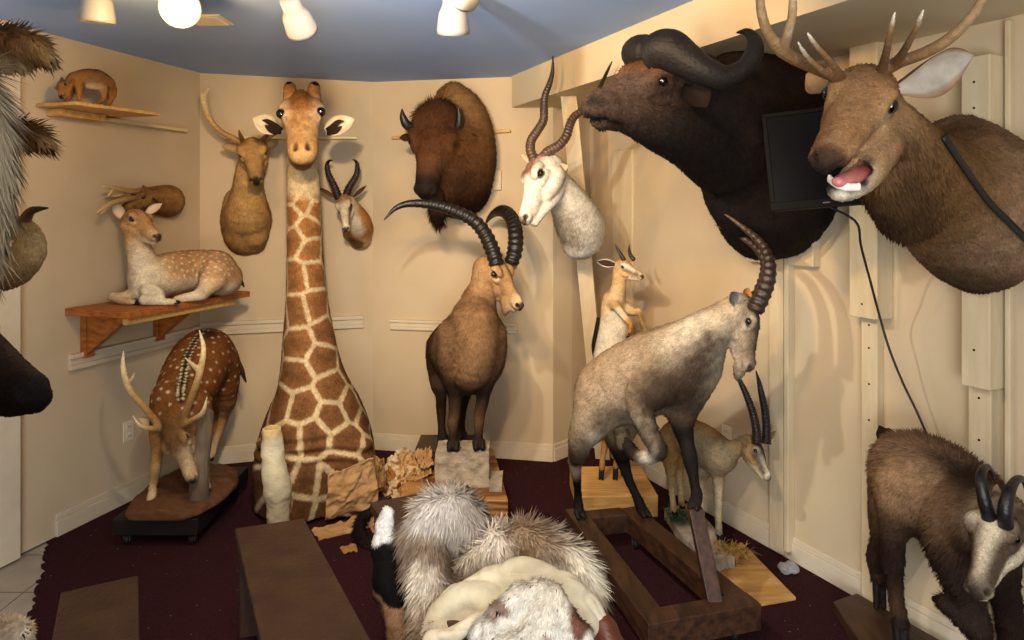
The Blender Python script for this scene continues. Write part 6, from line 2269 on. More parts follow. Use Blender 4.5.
    A.add(Q((848, 82, 1.92, 7.5), (834, 76, 1.90, 6.6), (812, 67, 1.86, 6.0), (795, 59, 1.80, 6.4), (780, 49, 1.77, 6.4), (768, 33, 1.74, 5.6), (762, 15, 1.72, 5), (760, -4, 1.72, 4.6), (762, -30, 1.74, 4), (770, -60, 1.78, 2)), .012, ac)
    A.add(Q((783, 51, 1.77, 5.6), (787, 36, 1.72, 5), (792, 16, 1.68, 4.6), (793, -4, 1.66, 4), (792, -22, 1.66, 1.4)), .012, ac[2:])
    A.add(Q((842, 78, 1.88, 4.6), (832, 64, 1.77, 3.8), (819, 49, 1.70, 3.1), (810, 37, 1.66, 2.5), (806, 29, 1.65, .9)), .012, ['6d4c2c', '7a5a3a', '8a6c4a', 'c8b89c', 'e6ddcc'])
    A.add(Q((836, 79, 1.87, 4.6), (824, 72, 1.78, 3.8), (810, 60, 1.73, 3.1), (801, 48, 1.70, 2.5), (796.5, 38, 1.69, .9)), .012, ['6d4c2c', '7a5a3a', '8a6c4a', 'c8b89c', 'e6ddcc'])
    A.build('antler', t, mat=M['antler'], smooth=1)
    A = Body(.0065, '9c7a50', soft=.012)
    A.add(Q((874, 80, 1.90, 7.5), (884, 70, 1.88, 6.6), (900, 62, 1.85, 6.2), (924, 53, 1.80, 6.2), (946, 41, 1.76, 6), (965, 24, 1.73, 5.4), (980, 4, 1.72, 5), (990, -25, 1.72, 4.2), (994, -60, 1.74, 2)), .012, ac)
    A.add(Q((880, 74, 1.88, 5.2), (884.5, 60, 1.82, 4.4), (888, 44, 1.76, 3.8), (891, 28, 1.72, 3.2), (894, 15, 1.70, 2.4), (895, 9, 1.69, .9)), .012, ['6d4c2c', '5a4028', '6d5236', '8a6c4a', 'd8ccb4', 'e6ddcc'])
    A.add(Q((892, 66, 1.87, 5.2), (902, 54, 1.80, 4.2), (911, 38, 1.74, 3.6), (918, 24, 1.70, 3), (922.5, 12, 1.68, 2.4), (923.5, 7, 1.67, .9)), .012, ['6d4c2c', '5a4028', '6d5236', '8a6c4a', 'd8ccb4', 'e6ddcc'])
    A.build('antler', t, mat=M['antler'], smooth=1)


elk()

# black strap over the elk's shoulder
q = []
dd = np.linspace(1.6, 3.0, 500)
sp_ = catmull([(944, 136, 0), (957, 156, 0), (972, 178, 0), (990, 203, 0), (1010, 223, 0), (1030, 243, 0), (1050, 262, 0), (1066, 278, 0)], 44)
for px_, py_, _ in sp_:
    X_ = np.array([P(px_, py_, d_) for d_ in dd])
    f_ = ELK.field(X_)
    k_ = np.argmax(f_ < .016) if (f_ < .016).any() else int(np.argmin(f_))
    q.append(X_[k_])
q = np.array(q)
for _ in range(3):
    q[1:-1] = .5 * q[1:-1] + .25 * (q[:-2] + q[2:])
V, Fq = [], []
tn = np.gradient(q, axis=0)
for i in range(len(q)):
    sd_ = unit(np.cross(tn[i], [.2, -1, .1])) * .011
    nn_ = unit(np.cross(sd_, tn[i])) * .0025
    V += [q[i] - sd_ - nn_, q[i] + sd_ - nn_, q[i] + sd_ + nn_, q[i] - sd_ + nn_]
for i in range(len(q) - 1):
    for k in range(4):
        Fq.append([i * 4 + k, i * 4 + (k + 1) % 4, i * 4 + 4 + (k + 1) % 4, i * 4 + 4 + k])
Fq += [[3, 2, 1, 0], [len(V) - 4, len(V) - 3, len(V) - 2, len(V) - 1]]
tag(mesh_obj('black_strap', V, [np.array(Fq)], M['rubber'], None), 'flat black strap slung across the elk shoulder', 'strap')


# ------------------------------------------------------------------ television
def tv():
    tl, bl_, br_, tr = P(757, 117, 2.60), P(776, 208, 2.53), P(884, 204, 2.42), P(872, 99, 2.49)
    # make it a true rectangle around its middle
    c = (tl + bl_ + br_ + tr) / 4
    ux = unit((tr - tl) + (br_ - bl_))
    uz = (tl - bl_) + (tr - br_)
    uz = unit(uz - ux * uz.dot(ux))
    n = np.cross(ux, uz)
    if n[1] > 0:
        n = -n
    hw = (np.linalg.norm(tr - tl) + np.linalg.norm(br_ - bl_)) / 4
    hh = (np.linalg.norm(tl - bl_) + np.linalg.norm(tr - br_)) / 4
    t = thing('television', c - uz * hh, 'black flat television tilted forward between the buffalo and the elk', 'television')

    def bx(nm, a0, a1, b0, b1, c0, c1, mat, bev, par=None):
        m = MB()
        pts = []
        for d_ in (c0, c1):
            for a, b in ((a0, b0), (a1, b0), (a1, b1), (a0, b1)):
                pts.append(c + ux * a + uz * b + n * d_)
        m.hexa(pts)
        return m.build(nm, M[mat], par or t, bevel=bev)
    bx('casing', -hw, hw, -hh, hh, -.045, -.006, 'black', .008)
    m = MB()
    for a0, a1, b0, b1 in ((-hw, hw, hh - .016, hh), (-hw, hw, -hh, -hh + .030), (-hw, -hw + .016, -hh + .030, hh - .016), (hw - .016, hw, -hh + .030, hh - .016)):
        pts = []
        for d_ in (-.006, .002):
            for a, b in ((a0, b0), (a1, b0), (a1, b1), (a0, b1)):
                pts.append(c + ux * a + uz * b + n * d_)
        m.hexa(pts)
    m.build('bezel', M['black'], t, bevel=.002)
    bx('screen', -hw + .016, hw - .016, -hh + .03, hh - .016, -.006, -.003, 'screen', 0)
    bx('maker_badge', -.012, .012, -hh + .012, -hh + .016, .002, .0026, 'steel', 0)
    # bracket back to the wall
    w0 = W_right.pt(868, 150, .10)
    m = MB()
    m.tube([c - n * .045, c - n * .12, w0 * .5 + (c - n * .12) * .5, w0], .018, 10)
    m.build('wall_bracket', M['black'], t, smooth=True)
    return c, ux, uz, n, hh


TVc, TVx, TVz, TVn, TVh = tv()
m = MB()
p0 = TVc - TVz * (TVh - .005) + TVx * .01 - TVn * .03
path = [p0, P(856, 222, 2.52), P(861, 246, 2.60), P(870, 280, 2.66), P(879, 314, 2.72), P(889, 348, 2.70), P(903, 383, 2.68), P(916, 410, 2.66), P(926, 433, 2.64), P(933, 452, 2.66), W_right.pt(938, 500, .02)]
m.tube(catmull(path, 60), .0045, 8)
tag(m.build('power_cord', M['rubber'], smooth=True), 'thin black cord dangling from the television toward the chamois', 'cord')

# ------------------------------------------------------------------ close to the camera at the picture's edge
def edge_mounts():
    # black muzzle
    t = thing('black_muzzle_mount', P(-30, 360, 1.55), 'black glossy-nosed head mount by the pale door casing', 'head mount')
    B = Body(.006, '1d1512', soft=.02)
    H = Head(P(-75, 318, 1.58), P(46, 388, 1.50), (.5, 0, 1), fat=1.0)
    B.add(H.q((-.1, 0, -.1, .21), (.2, 0, -.03, .20), (.45, 0, -.04, .165), (.7, 0, -.07, .14), (.88, 0, -.085, .125), (.93, 0, -.09, .105)), .03, ['241a15', '2a1e18', '2a1e18', '33241b', '241a15', '120e0c'])
    B.add(H.q((.1, 0, -.22, .15), (.5, 0, -.20, .11), (.8, 0, -.19, .075)), .03, ['1a130f', '1a130f', '120e0c'])
    for sy in (-1, 1):
        B.add(H.q((.92, sy * .06, -.07, .06)), .02, '120e0c')
        B.dig(H.q((.97, sy * .085, -.04, .02), (.93, sy * .12, -.02, .016)), .012)
        B.dig(H.q((.98, 0, -.165, .009), (.85, sy * .09, -.165, .009), (.68, sy * .125, -.15, .006)), .012)
        B.add(H.q((.3, sy * .16, .05, .06)), .03, '2a1e18')
        B.dig(H.q((.33, sy * .21, .03, .03)), .01)
    B.add(H.q((-.15, 0, -.12, .2), (-.5, .1, -.15, .24), (-.9, .2, -.2, .3)), .05, '1d1512')
    B.build('body', t, fur=.003)
    for sy in (-1, 1):
        ball('eye', H.w(.33, sy * .19, .03), .03 * H.L, M['eye'], t)
        ear('ear', H.w(-.05, sy * .17, .08), H.w(-.2, sy * .36, .12), H.d(1, 0, 0), .05, t, '1d1512', '2a1e18', .6)
    # brown shaggy muzzles hanging above
    def shag(nm, label, rows, cols, L, vox=.006, flow=(1, 0, -.6), cut=None, furs=()):
        B = Body(vox, cols[0][0], soft=.015)
        for r_, c_ in zip(rows, cols):
            B.add(Q(*r_), .03, c_)
        for f in furs:
            B.furlen(*f)
        t_ = thing(nm, P(*rows[0][0][:3]), label, 'pelt')
        B.build('fur', t_, fur=L, flow=np.array(flow, float), mat=M['shag'], lift=.35, jitter=.6, droop=.6)
        return t_
    shag('brown_pelt', 'brown bristly pelt end jutting toward the tiny antelope, uppermost of the hanging furs', [[(-30, 46, 1.5, 18), (6, 45, 1.5, 16), (34, 49, 1.48, 13), (48, 58, 1.46, 6)], [(-20, 64, 1.48, 5), (20, 64, 1.48, 4)]], [['7a5a38', '86623a', '9c7444', 'b8945f'], ['d4c4a4', 'd4c4a4']], .026)
    shag('brown_pelt', 'small dark brown pelt tip hanging below the tiny antelope shelf', [[(-20, 134, 1.4, 11), (16, 134, 1.4, 11), (36, 138, 1.38, 9), (48, 144, 1.36, 4)]], [['6d4c2c', '5a3c22', '6d4a28', 'a08050']], .03)
    t2 = thing('horned_head_mount', P(-5, 260, 1.6), 'pale rounded head mount with a small dark-tipped horn behind the hanging pale fur', 'head mount')
    B = Body(.006, 'b8a47c', soft=.015)
    B.add(Q((-40, 262, 1.62, 22), (0, 270, 1.6, 20), (22, 262, 1.58, 16), (30, 246, 1.57, 14), (26, 232, 1.57, 11), (14, 226, 1.58, 10)), .03, ['8a744e', 'a08a60', 'b8a070', 'c0a878', 'a88a58', '8a6a3c'])
    B.build('body', t2, fur=.006)
    horn('horn', Q((16, 236, 1.58, 8), (24, 222, 1.57, 6), (30, 212, 1.56, 4.4), (38, 209, 1.55, 3), (48, 208, 1.54, .8)), t2, ['8a6238', '6d4a28', '2a1c12', '1a120c'], n=30)
    shag('pale_fur', 'long pale blond fur hanging in strands down the picture edge', [[(-26, 80, 1.1, 16), (-12, 130, 1.1, 18), (-10, 200, 1.1, 17), (-14, 255, 1.1, 12), (-18, 285, 1.1, 5)]], [['a89678', 'b5a488', 'b0a084', 'a89878', '9c8a6c']], .04, vox=.004, flow=(.05, 0, -1))


edge_mounts()
# ------------------------------------------------------------------ plinths under the standing ibex
def quad_box(nm, pts, z0, z1, mat, label, cat, bevel=.006, ret=False):
    m = MB()
    m.hexa([(a[0], a[1], z0) for a in pts] + [(a[0], a[1], z1) for a in pts])
    o = m.build(nm, M[mat], bevel=bevel)
    return tag(o, label, cat)


quad_box('oak_plinth', [(-.60, 3.64), (-.02, 3.64), (-.12, 4.42), (-.62, 4.42)], .001, .149, 'oak', 'oak veneered box under the pale plaster block', 'plinth')
B = Body(.008, 'a0937e', soft=.02)
V, Fq = [], []


def rough_box(nm, x0, x1, y0, y1, z0, z1, label, cat, col, amp=.006, h=.012, mat='concrete', seed=1):
    """box skinned with a fine grid so that its faces can be uneven"""
    nx, ny, nz = max(2, int((x1 - x0) / h)), max(2, int((y1 - y0) / h)), max(2, int((z1 - z0) / h))
    idx = {}
    V, Fq = [], []

    def vid(i, j, k):
        if (i, j, k) not in idx:
            idx[(i, j, k)] = len(V)
            V.append((x0 + (x1 - x0) * i / nx, y0 + (y1 - y0) * j / ny, z0 + (z1 - z0) * k / nz))
        return idx[(i, j, k)]
    for i in range(nx):
        for j in range(ny):
            Fq.append([vid(i, j, nz), vid(i + 1, j, nz), vid(i + 1, j + 1, nz), vid(i, j + 1, nz)])
            Fq.append([vid(i, j, 0), vid(i, j + 1, 0), vid(i + 1, j + 1, 0), vid(i + 1, j, 0)])
    for i in range(nx):
        for k in range(nz):
            Fq.append([vid(i, 0, k), vid(i + 1, 0, k), vid(i + 1, 0, k + 1), vid(i, 0, k + 1)])
            Fq.append([vid(i, ny, k), vid(i, ny, k + 1), vid(i + 1, ny, k + 1), vid(i + 1, ny, k)])
    for j in range(ny):
        for k in range(nz):
            Fq.append([vid(0, j, k), vid(0, j, k + 1), vid(0, j + 1, k + 1), vid(0, j + 1, k)])
            Fq.append([vid(nx, j, k), vid(nx, j + 1, k), vid(nx, j + 1, k + 1), vid(nx, j, k + 1)])
    V = np.array(V)
    c = V.mean(0)
    dsp = np.stack([hash_noise(V, 30, seed + q) - .5 for q in range(3)], 1) * amp * 2 + np.stack([hash_noise(V, 9, seed + 5 + q) - .5 for q in range(3)], 1) * amp
    dsp[V[:, 2] <= z0 + 1e-6, 2] = 0
    V = V + dsp
    o = mesh_obj(nm, V, [np.array(Fq)], M[mat], None, np.tile(C_(col), (len(V), 1)), smooth=False)
    return tag(o, label, cat)


rough_box('plaster_block', -.428, -.128, 3.80, 3.985, .150, .347, 'pale rough plaster block the standing ibex front hooves rest on', 'plaster block', 'a0937e')
rough_box('plaster_ledge', -.126, -.055, 3.74, 3.96, .150, .185, 'low white plaster strip beside the pale plaster block on the oak box', 'plaster', 'd0c8b8', .004)
quad_box('dark_slab', [(-.58, 4.06), (-.20, 4.06), (-.20, 4.34), (-.58, 4.34)], .150, .268, 'darkwood', 'dark slab on the oak box behind the plaster block', 'slab')


# ------------------------------------------------------------------ benches
def bench(label, L0, L1, R0, R1, h=.42, th=.045):
    """far-left, near-left, far-right, near-right corners of the seat"""
    L0, L1, R0, R1 = [np.array(p, float) for p in (L0, L1, R0, R1)]
    c = (L0 + L1 + R0 + R1) / 4
    t = thing('bench', (c[0], c[1], 0), label, 'bench')
    m = MB()
    q = [L1, R1, R0, L0]
    m.hexa([(p[0], p[1], h - th) for p in q] + [(p[0], p[1], h) for p in q])
    m.build('seat', M['bench'], t, bevel=.005)
    u = unit(L1 - L0)
    w = unit(R0 - L0)
    for k, (a, b) in enumerate(((L0, R0), (L1, R1))):
        s_ = u if k == 0 else -u
        a2, b2 = a + s_ * .02 + w * .012, b + s_ * .02 - w * .012
        m = MB()
        q = [a2, b2, b2 + s_ * .035, a2 + s_ * .035]
        m.hexa([(p[0], p[1], .001) for p in q] + [(p[0], p[1], h - th) for p in q])
        m.build('leg_panel', M['bench'], t, bevel=.004)
    m = MB()
    mid0, mid1 = (L0 + R0) / 2 + u * .055, (L1 + R1) / 2 - u * .055
    q = [mid0 - w * .015, mid0 + w * .015, mid1 + w * .015, mid1 - w * .015]
    m.hexa([(p[0], p[1], h - th - .10) for p in q] + [(p[0], p[1], h - th) for p in q])
    m.build('stretcher', M['bench'], t, bevel=.003)


def ground(px, py, z):
    d = (CZ - z) * F / (py - HY)
    return np.array([(px - 512) * d / F, d])


a, b, c, d_ = ground(235, 528, .42), ground(262, 645, .42), ground(304, 518, .42), ground(374, 645, .42)
bench('long dark brown bench standing in front of the giraffe', a, a + (b - a) * 1.6, c, c + (d_ - c) * 1.6)
a, b, c, d_ = ground(61, 592, .42), ground(48, 660, .42), ground(138, 575, .42), ground(140, 660, .42)
bench('dark brown bench end near the pale floor tiles', a, a + (b - a) * 2.6, c, c + (d_ - c) * 2.6)
a, b, c, d_ = ground(370, 502, .42), ground(462, 645, .42), ground(468, 484, .42), ground(580, 645, .42)
bench('dark brown bench buried under the heap of pelts', a, a + (b - a) * 1.25, c, c + (d_ - c) * 1.25)


# ------------------------------------------------------------------ plaster leg form, hides
def plaster_leg():
    B = Body(.007, 'c4b798', soft=.02)
    B.add(Q((272, 430, 3.60, 9), (272.5, 445, 3.60, 10.5), (273.5, 465, 3.58, 11.5), (276, 480, 3.56, 13), (277.5, 490, 3.55, 13.5), (278, 503, 3.55, 11.5), (279, 530, 3.55, 11), (280, 560, 3.55, 11)), .02, ['c9b07a', 'cfc3a6', 'cabf9f', 'c2b696', 'bfb292', 'b8a888', 'b8a888', 'b09c78'])
    B.dig(Q((271.5, 424, 3.60, 6.5), (272, 432, 3.60, 6)), .006)
    B.plane((0, 0, .002), (0, 0, 1))
    B.plane(P(272, 427, 3.60), (0, 0, -1))
    B.deform = lambda V, n: V + n * (.007 * (hash_noise(V, 26, 1) - .5) + .004 * (hash_noise(V * np.array([1, 1, 3.0]), 60, 2) - .5))[:, None]
    V, Qd = B.mesh(1)
    tag(mesh_obj('plaster_form', V, [Qd], M['hide'], None, B.colours(V)), 'upright off-white plaster column form in front of the giraffe chest', 'plaster form')


plaster_leg()


def sheet(nm, corners, label, cat, col, col2=None, n=46, wave=.012, freq=7, thick=.004, seed=1, ragged=.03, sag=0.0, pattern=None, mat='hide', sharp=1.0, parent=None, floor=None):
    """skin sheet between four 3D corners (in order round the sheet), rumpled and with ragged edges"""
    c = [np.asarray(p, float) for p in corners]
    u = np.linspace(0, 1, n)
    U, W = np.meshgrid(u, u, indexing='ij')
    uu, ww = U.ravel(), W.ravel()
    X0 = np.stack([uu, ww, np.zeros_like(uu)], 1)
    eu = uu + ragged * (hash_noise(X0, 6, seed) - .5) * 2 + ragged * .4 * (hash_noise(X0, 21, seed + 1) - .5)
    ew = ww + ragged * (hash_noise(X0, 6, seed + 2) - .5) * 2 + ragged * .4 * (hash_noise(X0, 21, seed + 3) - .5)
    base = (c[0][None] * ((1 - eu) * (1 - ew))[:, None] + c[1][None] * (eu * (1 - ew))[:, None] + c[2][None] * (eu * ew)[:, None] + c[3][None] * ((1 - eu) * ew)[:, None])
    nr = unit(np.cross(c[1] - c[0], c[3] - c[0]))
    h = np.zeros(len(uu))
    for o in range(4):
        q = hash_noise(X0, freq * 2 ** o, seed + 11 + o) - .5
        if sharp > 1:
            q = (.5 - np.abs(q) * 2) * .5
        h += q / 1.7 ** o
    base = base + nr * (wave * 2 * h)[:, None]
    base[:, 2] -= sag * 4 * (uu * (1 - uu)) * 1.0
    if floor is not None:
        base[:, 2] = np.maximum(base[:, 2], floor + .003 + .002 * np.abs(h))
    k = n * n
    V = np.vstack([base + nr * thick * .5, base - nr * thick * .5])
    I = np.arange(k).reshape(n, n)
    top = np.stack([I[:-1, :-1], I[1:, :-1], I[1:, 1:], I[:-1, 1:]], -1).reshape(-1, 4)
    rim = np.concatenate([I[:-1, 0], I[-1, :-1], I[1:, -1][::-1], I[0, 1:][::-1]])
    rq = np.stack([rim, np.roll(rim, -1), np.roll(rim, -1) + k, rim + k], 1)[:, ::-1]
    Fq = np.concatenate([top, top[:, ::-1] + k, rq])
    cA = C_(col)
    cB = C_(col2 if col2 is not None else col)
    m = hash_noise(X0, 4, seed + 31)[:, None]
    colr = cA * (1 - m) + cB * m
    if pattern:
        colr = pattern(uu, ww, colr)
    colr = np.vstack([colr, colr * .9])
    o = mesh_obj(nm, V, [Fq], M[mat], parent, colr)
    if label:
        tag(o, label, cat)
    return o


sheet('tan_hide', [P(328, 477, 3.60), P(374, 458, 3.66), P(379, 502, 3.72), P(325, 522, 3.68)], 'tan leather hide leaning against the giraffe chest', 'hide', 'b58a58', 'c49c6c', wave=.02, freq=3, seed=3)
sheet('tan_hide', [P(312, 531, 3.60), P(376, 511, 3.80), P(388, 524, 3.68), P(320, 540, 3.50)], 'folded strip of tan leather lying on the carpet by the bench', 'hide', 'a87c4c', 'b88e5c', wave=.03, freq=3, seed=9, floor=0)
sheet('leather_scrap', [P(374, 455, 3.82), P(384, 458, 3.84), P(386, 490, 3.86), P(376, 494, 3.84)], 'narrow curled leather scrap between the tan hide and the patterned scraps', 'hide', 'b8905c', '8a6438', wave=.02, freq=4, seed=13)


def giraffe_pat(seed):
    def f(u, w, col):
        r = np.random.default_rng(seed)
        S = r.uniform(0, 1, (16, 2))
        D = np.sqrt((u[:, None] - S[:, 0]) ** 2 + (w[:, None] - S[:, 1]) ** 2)
        D.sort(axis=1)
        e = np.clip((D[:, 1] - D[:, 0] - .04) / .03, 0, 1)[:, None]
        return C_('d8c096') * (1 - e) + C_('a06a30') * (.8 + .4 * hash_noise(np.stack([u, w, u], 1), 20, seed))[:, None] * e
    return f


# crumpled pieces of hide behind the benches
pcs = [((376, 470), (404, 443), (420, 470), (384, 496), 3.96, 1), ((398, 452), (424, 450), (432, 474), (402, 488), 3.96, 0), ((384, 486), (408, 470), (430, 490), (396, 502), 3.90, 2), ((416, 446), (432, 444), (434, 462), (420, 466), 3.97, 3), ((404, 476), (428, 472), (434, 490), (412, 496), 3.86, 4)]
labs = ['crumpled patterned giraffe hide scrap, tallest of the scraps by the plaster block', 'pale crumpled hide scrap in the middle of the scrap heap', 'crumpled patterned hide scrap lying lowest, along the bench edge', 'curled tan hide scrap touching the plaster block and dark slab', 'small creased beige hide scrap at the foot of the plaster block']
for i, (a, b, c, e, d_, sd_) in enumerate(pcs):
    kw = dict(n=64, wave=.055, freq=4, seed=20 + sd_, ragged=.06, sharp=2.0)
    o = sheet('hide_scrap', [P(*a, d_ + .05), P(*b, d_ + .10), P(*c, d_ - .02), P(*e, d_ - .08)], labs[i], 'hide scrap', 'cba674', 'b98d56', pattern=giraffe_pat(i) if i in (0, 2) else None, **kw)
    o['group'] = 'hide scraps by the plaster block'


# ------------------------------------------------------------------ heap of pelts on the buried bench
def pelt(nm, label, chains, cols, L, k=.04, vox=.0068, flow=(0, -.4, -1), paints=(), lift=.45, noise=.0, mat='shag', jitter=.5, floor=None, furs=(), smooth=2, sq=None, lumps=0.0, lumpf=9, pattern=None, cat='pelt', droop=.4, wrinkle=0.0, wf=7):
    B = Body(vox, cols[0][0], soft=.02)
    for rows, c in zip(chains, cols):
        B.add(Q(*rows), k, c)
    for a in paints:
        B.paint(*a[:2], **a[2])
    for f in furs:
        B.furlen(*f)
    if floor is not None:
        B.plane((0, 0, floor), (0, 0, 1))
    if lumps or wrinkle:
        def dfm(V, n):
            h_ = lumps * (hash_noise(V, lumpf, 4) - .5) + lumps * .5 * (hash_noise(V, lumpf * 2.3, 5) - .5)
            rd = (1 - np.abs(2 * hash_noise(V + .15 * hash_noise(V, 5, 8)[:, None], wf, 6) - 1)) ** 5 + .5 * (1 - np.abs(2 * hash_noise(V, wf * 2.1, 7) - 1)) ** 6
            return V + n * (h_ - wrinkle * rd)[:, None]
        B.deform = dfm
    c = Q(chains[0][0])[0]
    V, Qd = B.mesh(smooth)
    t = thing(nm, (c[0], c[1], V[:, 2].min()), label, cat)
    B.mesh = lambda *_: (V, Qd)
    B.build('fur' if L > .012 else 'skin', t, fur=L, flow=np.array(flow, float), mat=M[mat], lift=lift, jitter=jitter, droop=droop, pattern=pattern)
    return t


gr, lt, br = '8d7c6c', 'b5a590', '6d5540'
# tail-like grey brown pelt
pelt('fur_pelt', 'fluffy grey-brown fur pelt heaped highest, hanging down beside the cream suede',
     [[(474, 540, 2.48, 8), (462, 526, 2.48, 22), (440, 518, 2.46, 26), (426, 537, 2.42, 24), (426, 564, 2.36, 20), (428, 598, 2.28, 18), (426, 634, 2.2, 17), (424, 680, 2.1, 17)],
      [(444, 545, 2.5, 24), (446, 580, 2.42, 22), (442, 612, 2.26, 18), (438, 645, 2.14, 18), (436, 690, 2.06, 18)]],
     [['b0a090', 'a89a8a', 'aea092', '94826e', '846e58', 'b8a68c', 'a89274', '8a7456'], ['84725e', '76624e']], .044,
     paints=[(Q((424, 548, 2.36, 10), (440, 552, 2.38, 8)), '6d5844', dict(soft=.07, a=.7, noise=.03)), (Q((400, 585, 2.2, 8), (418, 575, 2.25, 8)), 'dccfb8', dict(soft=.06, a=.7, noise=.04)), (Q((440, 497, 2.4, 14), (420, 508, 2.4, 10)), 'cdc2b6', dict(soft=.06, a=.7, noise=.03)), (Q((402, 620, 2.12, 12)), '6a5238', dict(soft=.08, a=.6, noise=.04))],
     vox=.0075, flow=(-.2, -.5, -.7), lumps=.03)
pelt('fur_pelt', 'fluffy fur pelt with brown centre and cream tail end, curving over the cream suede',
     [[(456, 588, 2.38, 13), (474, 568, 2.40, 17), (500, 552, 2.42, 20), (530, 548, 2.42, 22), (556, 557, 2.38, 21), (576, 570, 2.34, 18), (590, 586, 2.30, 12), (598, 600, 2.28, 5)]],
     [['a8927a', 'c8b69c', 'd4c4ae', 'ac967a', 'd4c4aa', 'e0d2b8', 'e6d8bc', 'e0ccaa']], .044,
     paints=[(Q((528, 530, 2.36, 16), (552, 538, 2.34, 10)), '806246', dict(soft=.06, a=.75, noise=.03)), (Q((470, 575, 2.32, 12)), '7a6650', dict(soft=.06, a=.5, noise=.03))],
     vox=.0075, flow=(.4, -.5, -.6), lumps=.025)
# cream suede hide
pelt('suede_hide', 'smooth cream suede hide folded over the pelts, below the two fur pelts',
     [[(436, 660, 2.10, 22), (446, 622, 2.16, 22), (470, 596, 2.20, 22), (505, 582, 2.22, 22), (545, 584, 2.20, 21), (576, 600, 2.16, 20), (600, 628, 2.12, 16), (612, 660, 2.08, 14)],
      [(500, 620, 2.20, 46), (545, 625, 2.18, 44), (530, 680, 2.10, 50)],
      [(462, 640, 2.12, 22), (490, 630, 2.12, 22)], [(432, 640, 2.06, 13), (452, 634, 2.04, 13), (478, 620, 2.05, 12), (500, 612, 2.08, 9)]],
     [['beb194', 'c4b89a', 'c8bd9f', 'c8bd9f', 'c4b99c', 'c8bda2', 'd0c6ac', 'd0c6ac'], ['c6ba9c'] * 3, ['c6ba9c'] * 2, ['cabd9e', 'd2c5a6', 'c8bb9c', 'c8bb9c']], .0, k=.03, vox=.0065, mat='hide', lumps=.03, lumpf=8, smooth=3, wrinkle=.016, wf=6)


def cow_pat(V, n, col):
    f = hash_noise(V, 6.5, 21) + .35 * hash_noise(V, 16, 22)
    px = 512 + V[:, 0] / V[:, 1] * F
    m = np.clip((f - .98) / .03, 0, 1)[:, None] * np.clip((px - 540) / 12, 0, 1)[:, None]
    return col * (1 - m) + C_('5a3020') * m


pelt('cowhide', 'white cowhide with red-brown patches crumpled on top of the cream suede',
     [[(484, 652, 2.0, 14), (492, 630, 2.01, 16), (508, 614, 2.04, 17), (526, 602, 2.06, 15), (546, 592, 2.06, 11), (562, 606, 2.02, 10), (574, 626, 1.99, 12), (584, 652, 1.96, 12)],
      [(508, 660, 1.98, 34), (548, 640, 2.0, 26), (545, 670, 1.98, 30)], [(520, 640, 1.96, 12), (536, 622, 1.98, 11), (548, 604, 2.02, 9)]],
     [['cfc8ba', 'd4cdbf', 'd4cdbf', 'ccc2ae', 'c6baa2', 'd0c8b8', 'd0c8b8'], ['d2cabc', 'd2cabc'], ['ccc0aa'] * 3], .013, k=.02, vox=.0055, lumps=.04, lumpf=12, wrinkle=.008, wf=8, flow=(-.3, -.5, -.6), lift=.3, pattern=cow_pat,
     paints=[(Q((582, 614, 1.98, 9), (578, 622, 1.96, 8)), '5e3020', dict(soft=.03, a=.95, noise=.02)), (Q((552, 646, 1.90, 8)), '5e3020', dict(soft=.035, a=.95, noise=.02)), (Q((500, 612, 2.02, 6)), '6a4028', dict(soft=.03, a=.8, noise=.02))])
pelt('brown_leather', 'glossy red-brown leather hide at the edge of the pelt heap, facing the wheeled trolley',
     [[(594, 612, 2.16, 9), (606, 632, 2.10, 13), (614, 660, 2.06, 15), (620, 700, 2.0, 15)]],
     [['6a3a22', '5a2f1c', '54301f', '3a2014']], .0, k=.02, vox=.006, mat='horn', lumps=.02, lumpf=12)
def pie_pat(V, n, col):
    z = V[:, 2] + .17 * (hash_noise(V, 13, 31) - .5) + .02 * (hash_noise(V, 40, 32) - .5)
    w_ = np.clip((z - .495) / .012, 0, 1)[:, None]
    t_ = np.clip((.385 - z) / .012, 0, 1)[:, None]
    out = C_('0c0908') * np.ones_like(col)
    out = out * (1 - w_) + C_('ddd6d0') * w_
    return out * (1 - t_) + C_('94704f') * t_


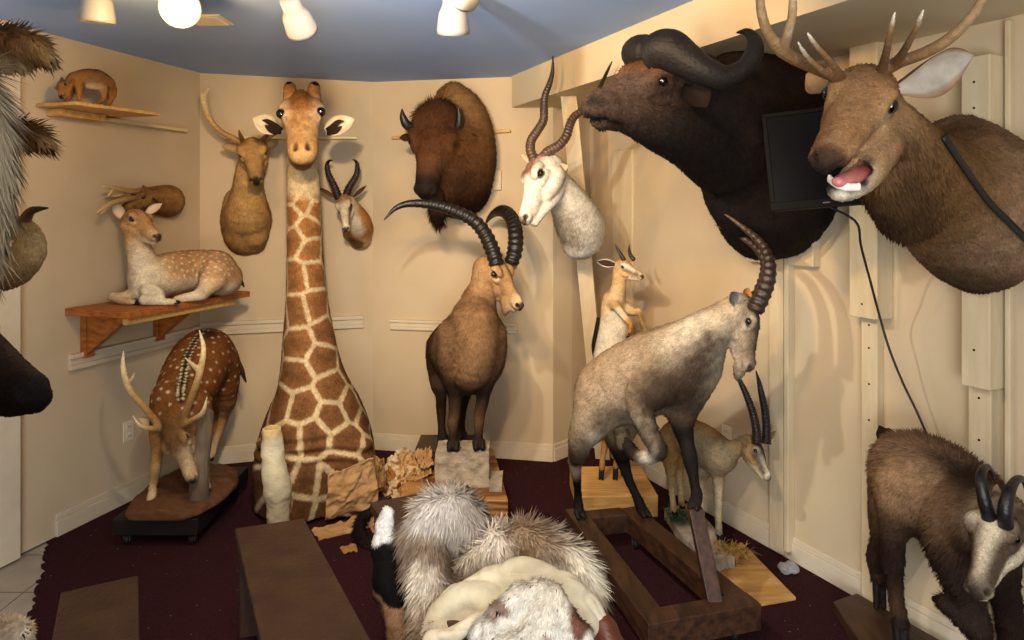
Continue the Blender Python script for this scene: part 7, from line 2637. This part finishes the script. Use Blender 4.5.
pelt('piebald_pelt', 'black, white and tan short-haired pelt hanging off the bench beside the grey-brown fur pelt',
     [[(388, 514, 2.52, 6), (385, 526, 2.50, 10), (386, 546, 2.48, 13), (390, 570, 2.44, 14), (392, 596, 2.38, 14), (398, 622, 2.32, 12), (400, 650, 2.28, 12)],
      [(389, 516, 2.5, 4), (384, 532, 2.48, 5), (381, 546, 2.47, 4)], [(381, 580, 2.42, 7), (380, 594, 2.39, 6)]],
     [['d8d0cc', 'd8d0cc', '1a1412', '1a1412', '9a7456', '8a6648', '1a1412'], ['dcd4d0'] * 3, ['8a6648', '7a5a40']], .008, k=.02, vox=.006, flow=(0, -.3, -1), lumps=.012, lumpf=16, pattern=pie_pat,
     paints=[(Q((380, 585, 2.36, 7), (388, 600, 2.32, 8)), 'a8866a', dict(soft=.02, a=.9, noise=.02)), (Q((386, 552, 2.36, 10), (390, 572, 2.34, 12)), '0d0a09', dict(soft=.025, a=.9, noise=.02))])
# dark tail hair and a tan scrap on the carpet
t = thing('hair_tail', (*ground(360, 545, .0), .0), 'dark brown hairy tail lying on the carpet beside the tan hide', 'tail')
B = Body(.007, '241a14', soft=.01)
B.add(Q((384, 500, 3.72, 3), (371, 508, 3.74, 4), (362, 521, 3.66, 4.5), (360, 536, 3.52, 4.5), (368, 544, 3.44, 4), (380, 545, 3.42, 2.5)), .02, ['3a2a20', '241a14', '1d1512', '1d1512', '241a14', '241a14'])
B.plane((0, 0, .003), (0, 0, 1))
B.build('hair', t, fur=.032, flow=np.array([-.6, -.4, -.6]), mat=M['shag'], lift=.3)
sheet('leather_scrap', [P(366, 520, 3.72), P(384, 510, 3.82), P(392, 524, 3.68), P(372, 532, 3.58)], 'tan leather scrap under the dark hairy tail', 'hide', 'b8905c', 'a87c4c', wave=.02, freq=3, seed=33, n=30, floor=0)
sheet('leather_scrap', [P(340, 546, 3.42), P(356, 543, 3.46), P(358, 551, 3.38), P(344, 554, 3.36)], 'small loose tan leather offcut lying alone on the carpet', 'hide', 'b08450', 'a0743c', wave=.012, freq=3, seed=35, n=24, floor=0)
# pale corner object close to the tiles
pelt('pale_pelt', 'pale cream pelt scrap at the floor tiles by the bench end',
     [[(-20, 650, 1.62, 24), (6, 640, 1.62, 20), (22, 638, 1.60, 10)]], [['c0a880', 'd0c0a0', 'd8cbb0']], .012, vox=.007)
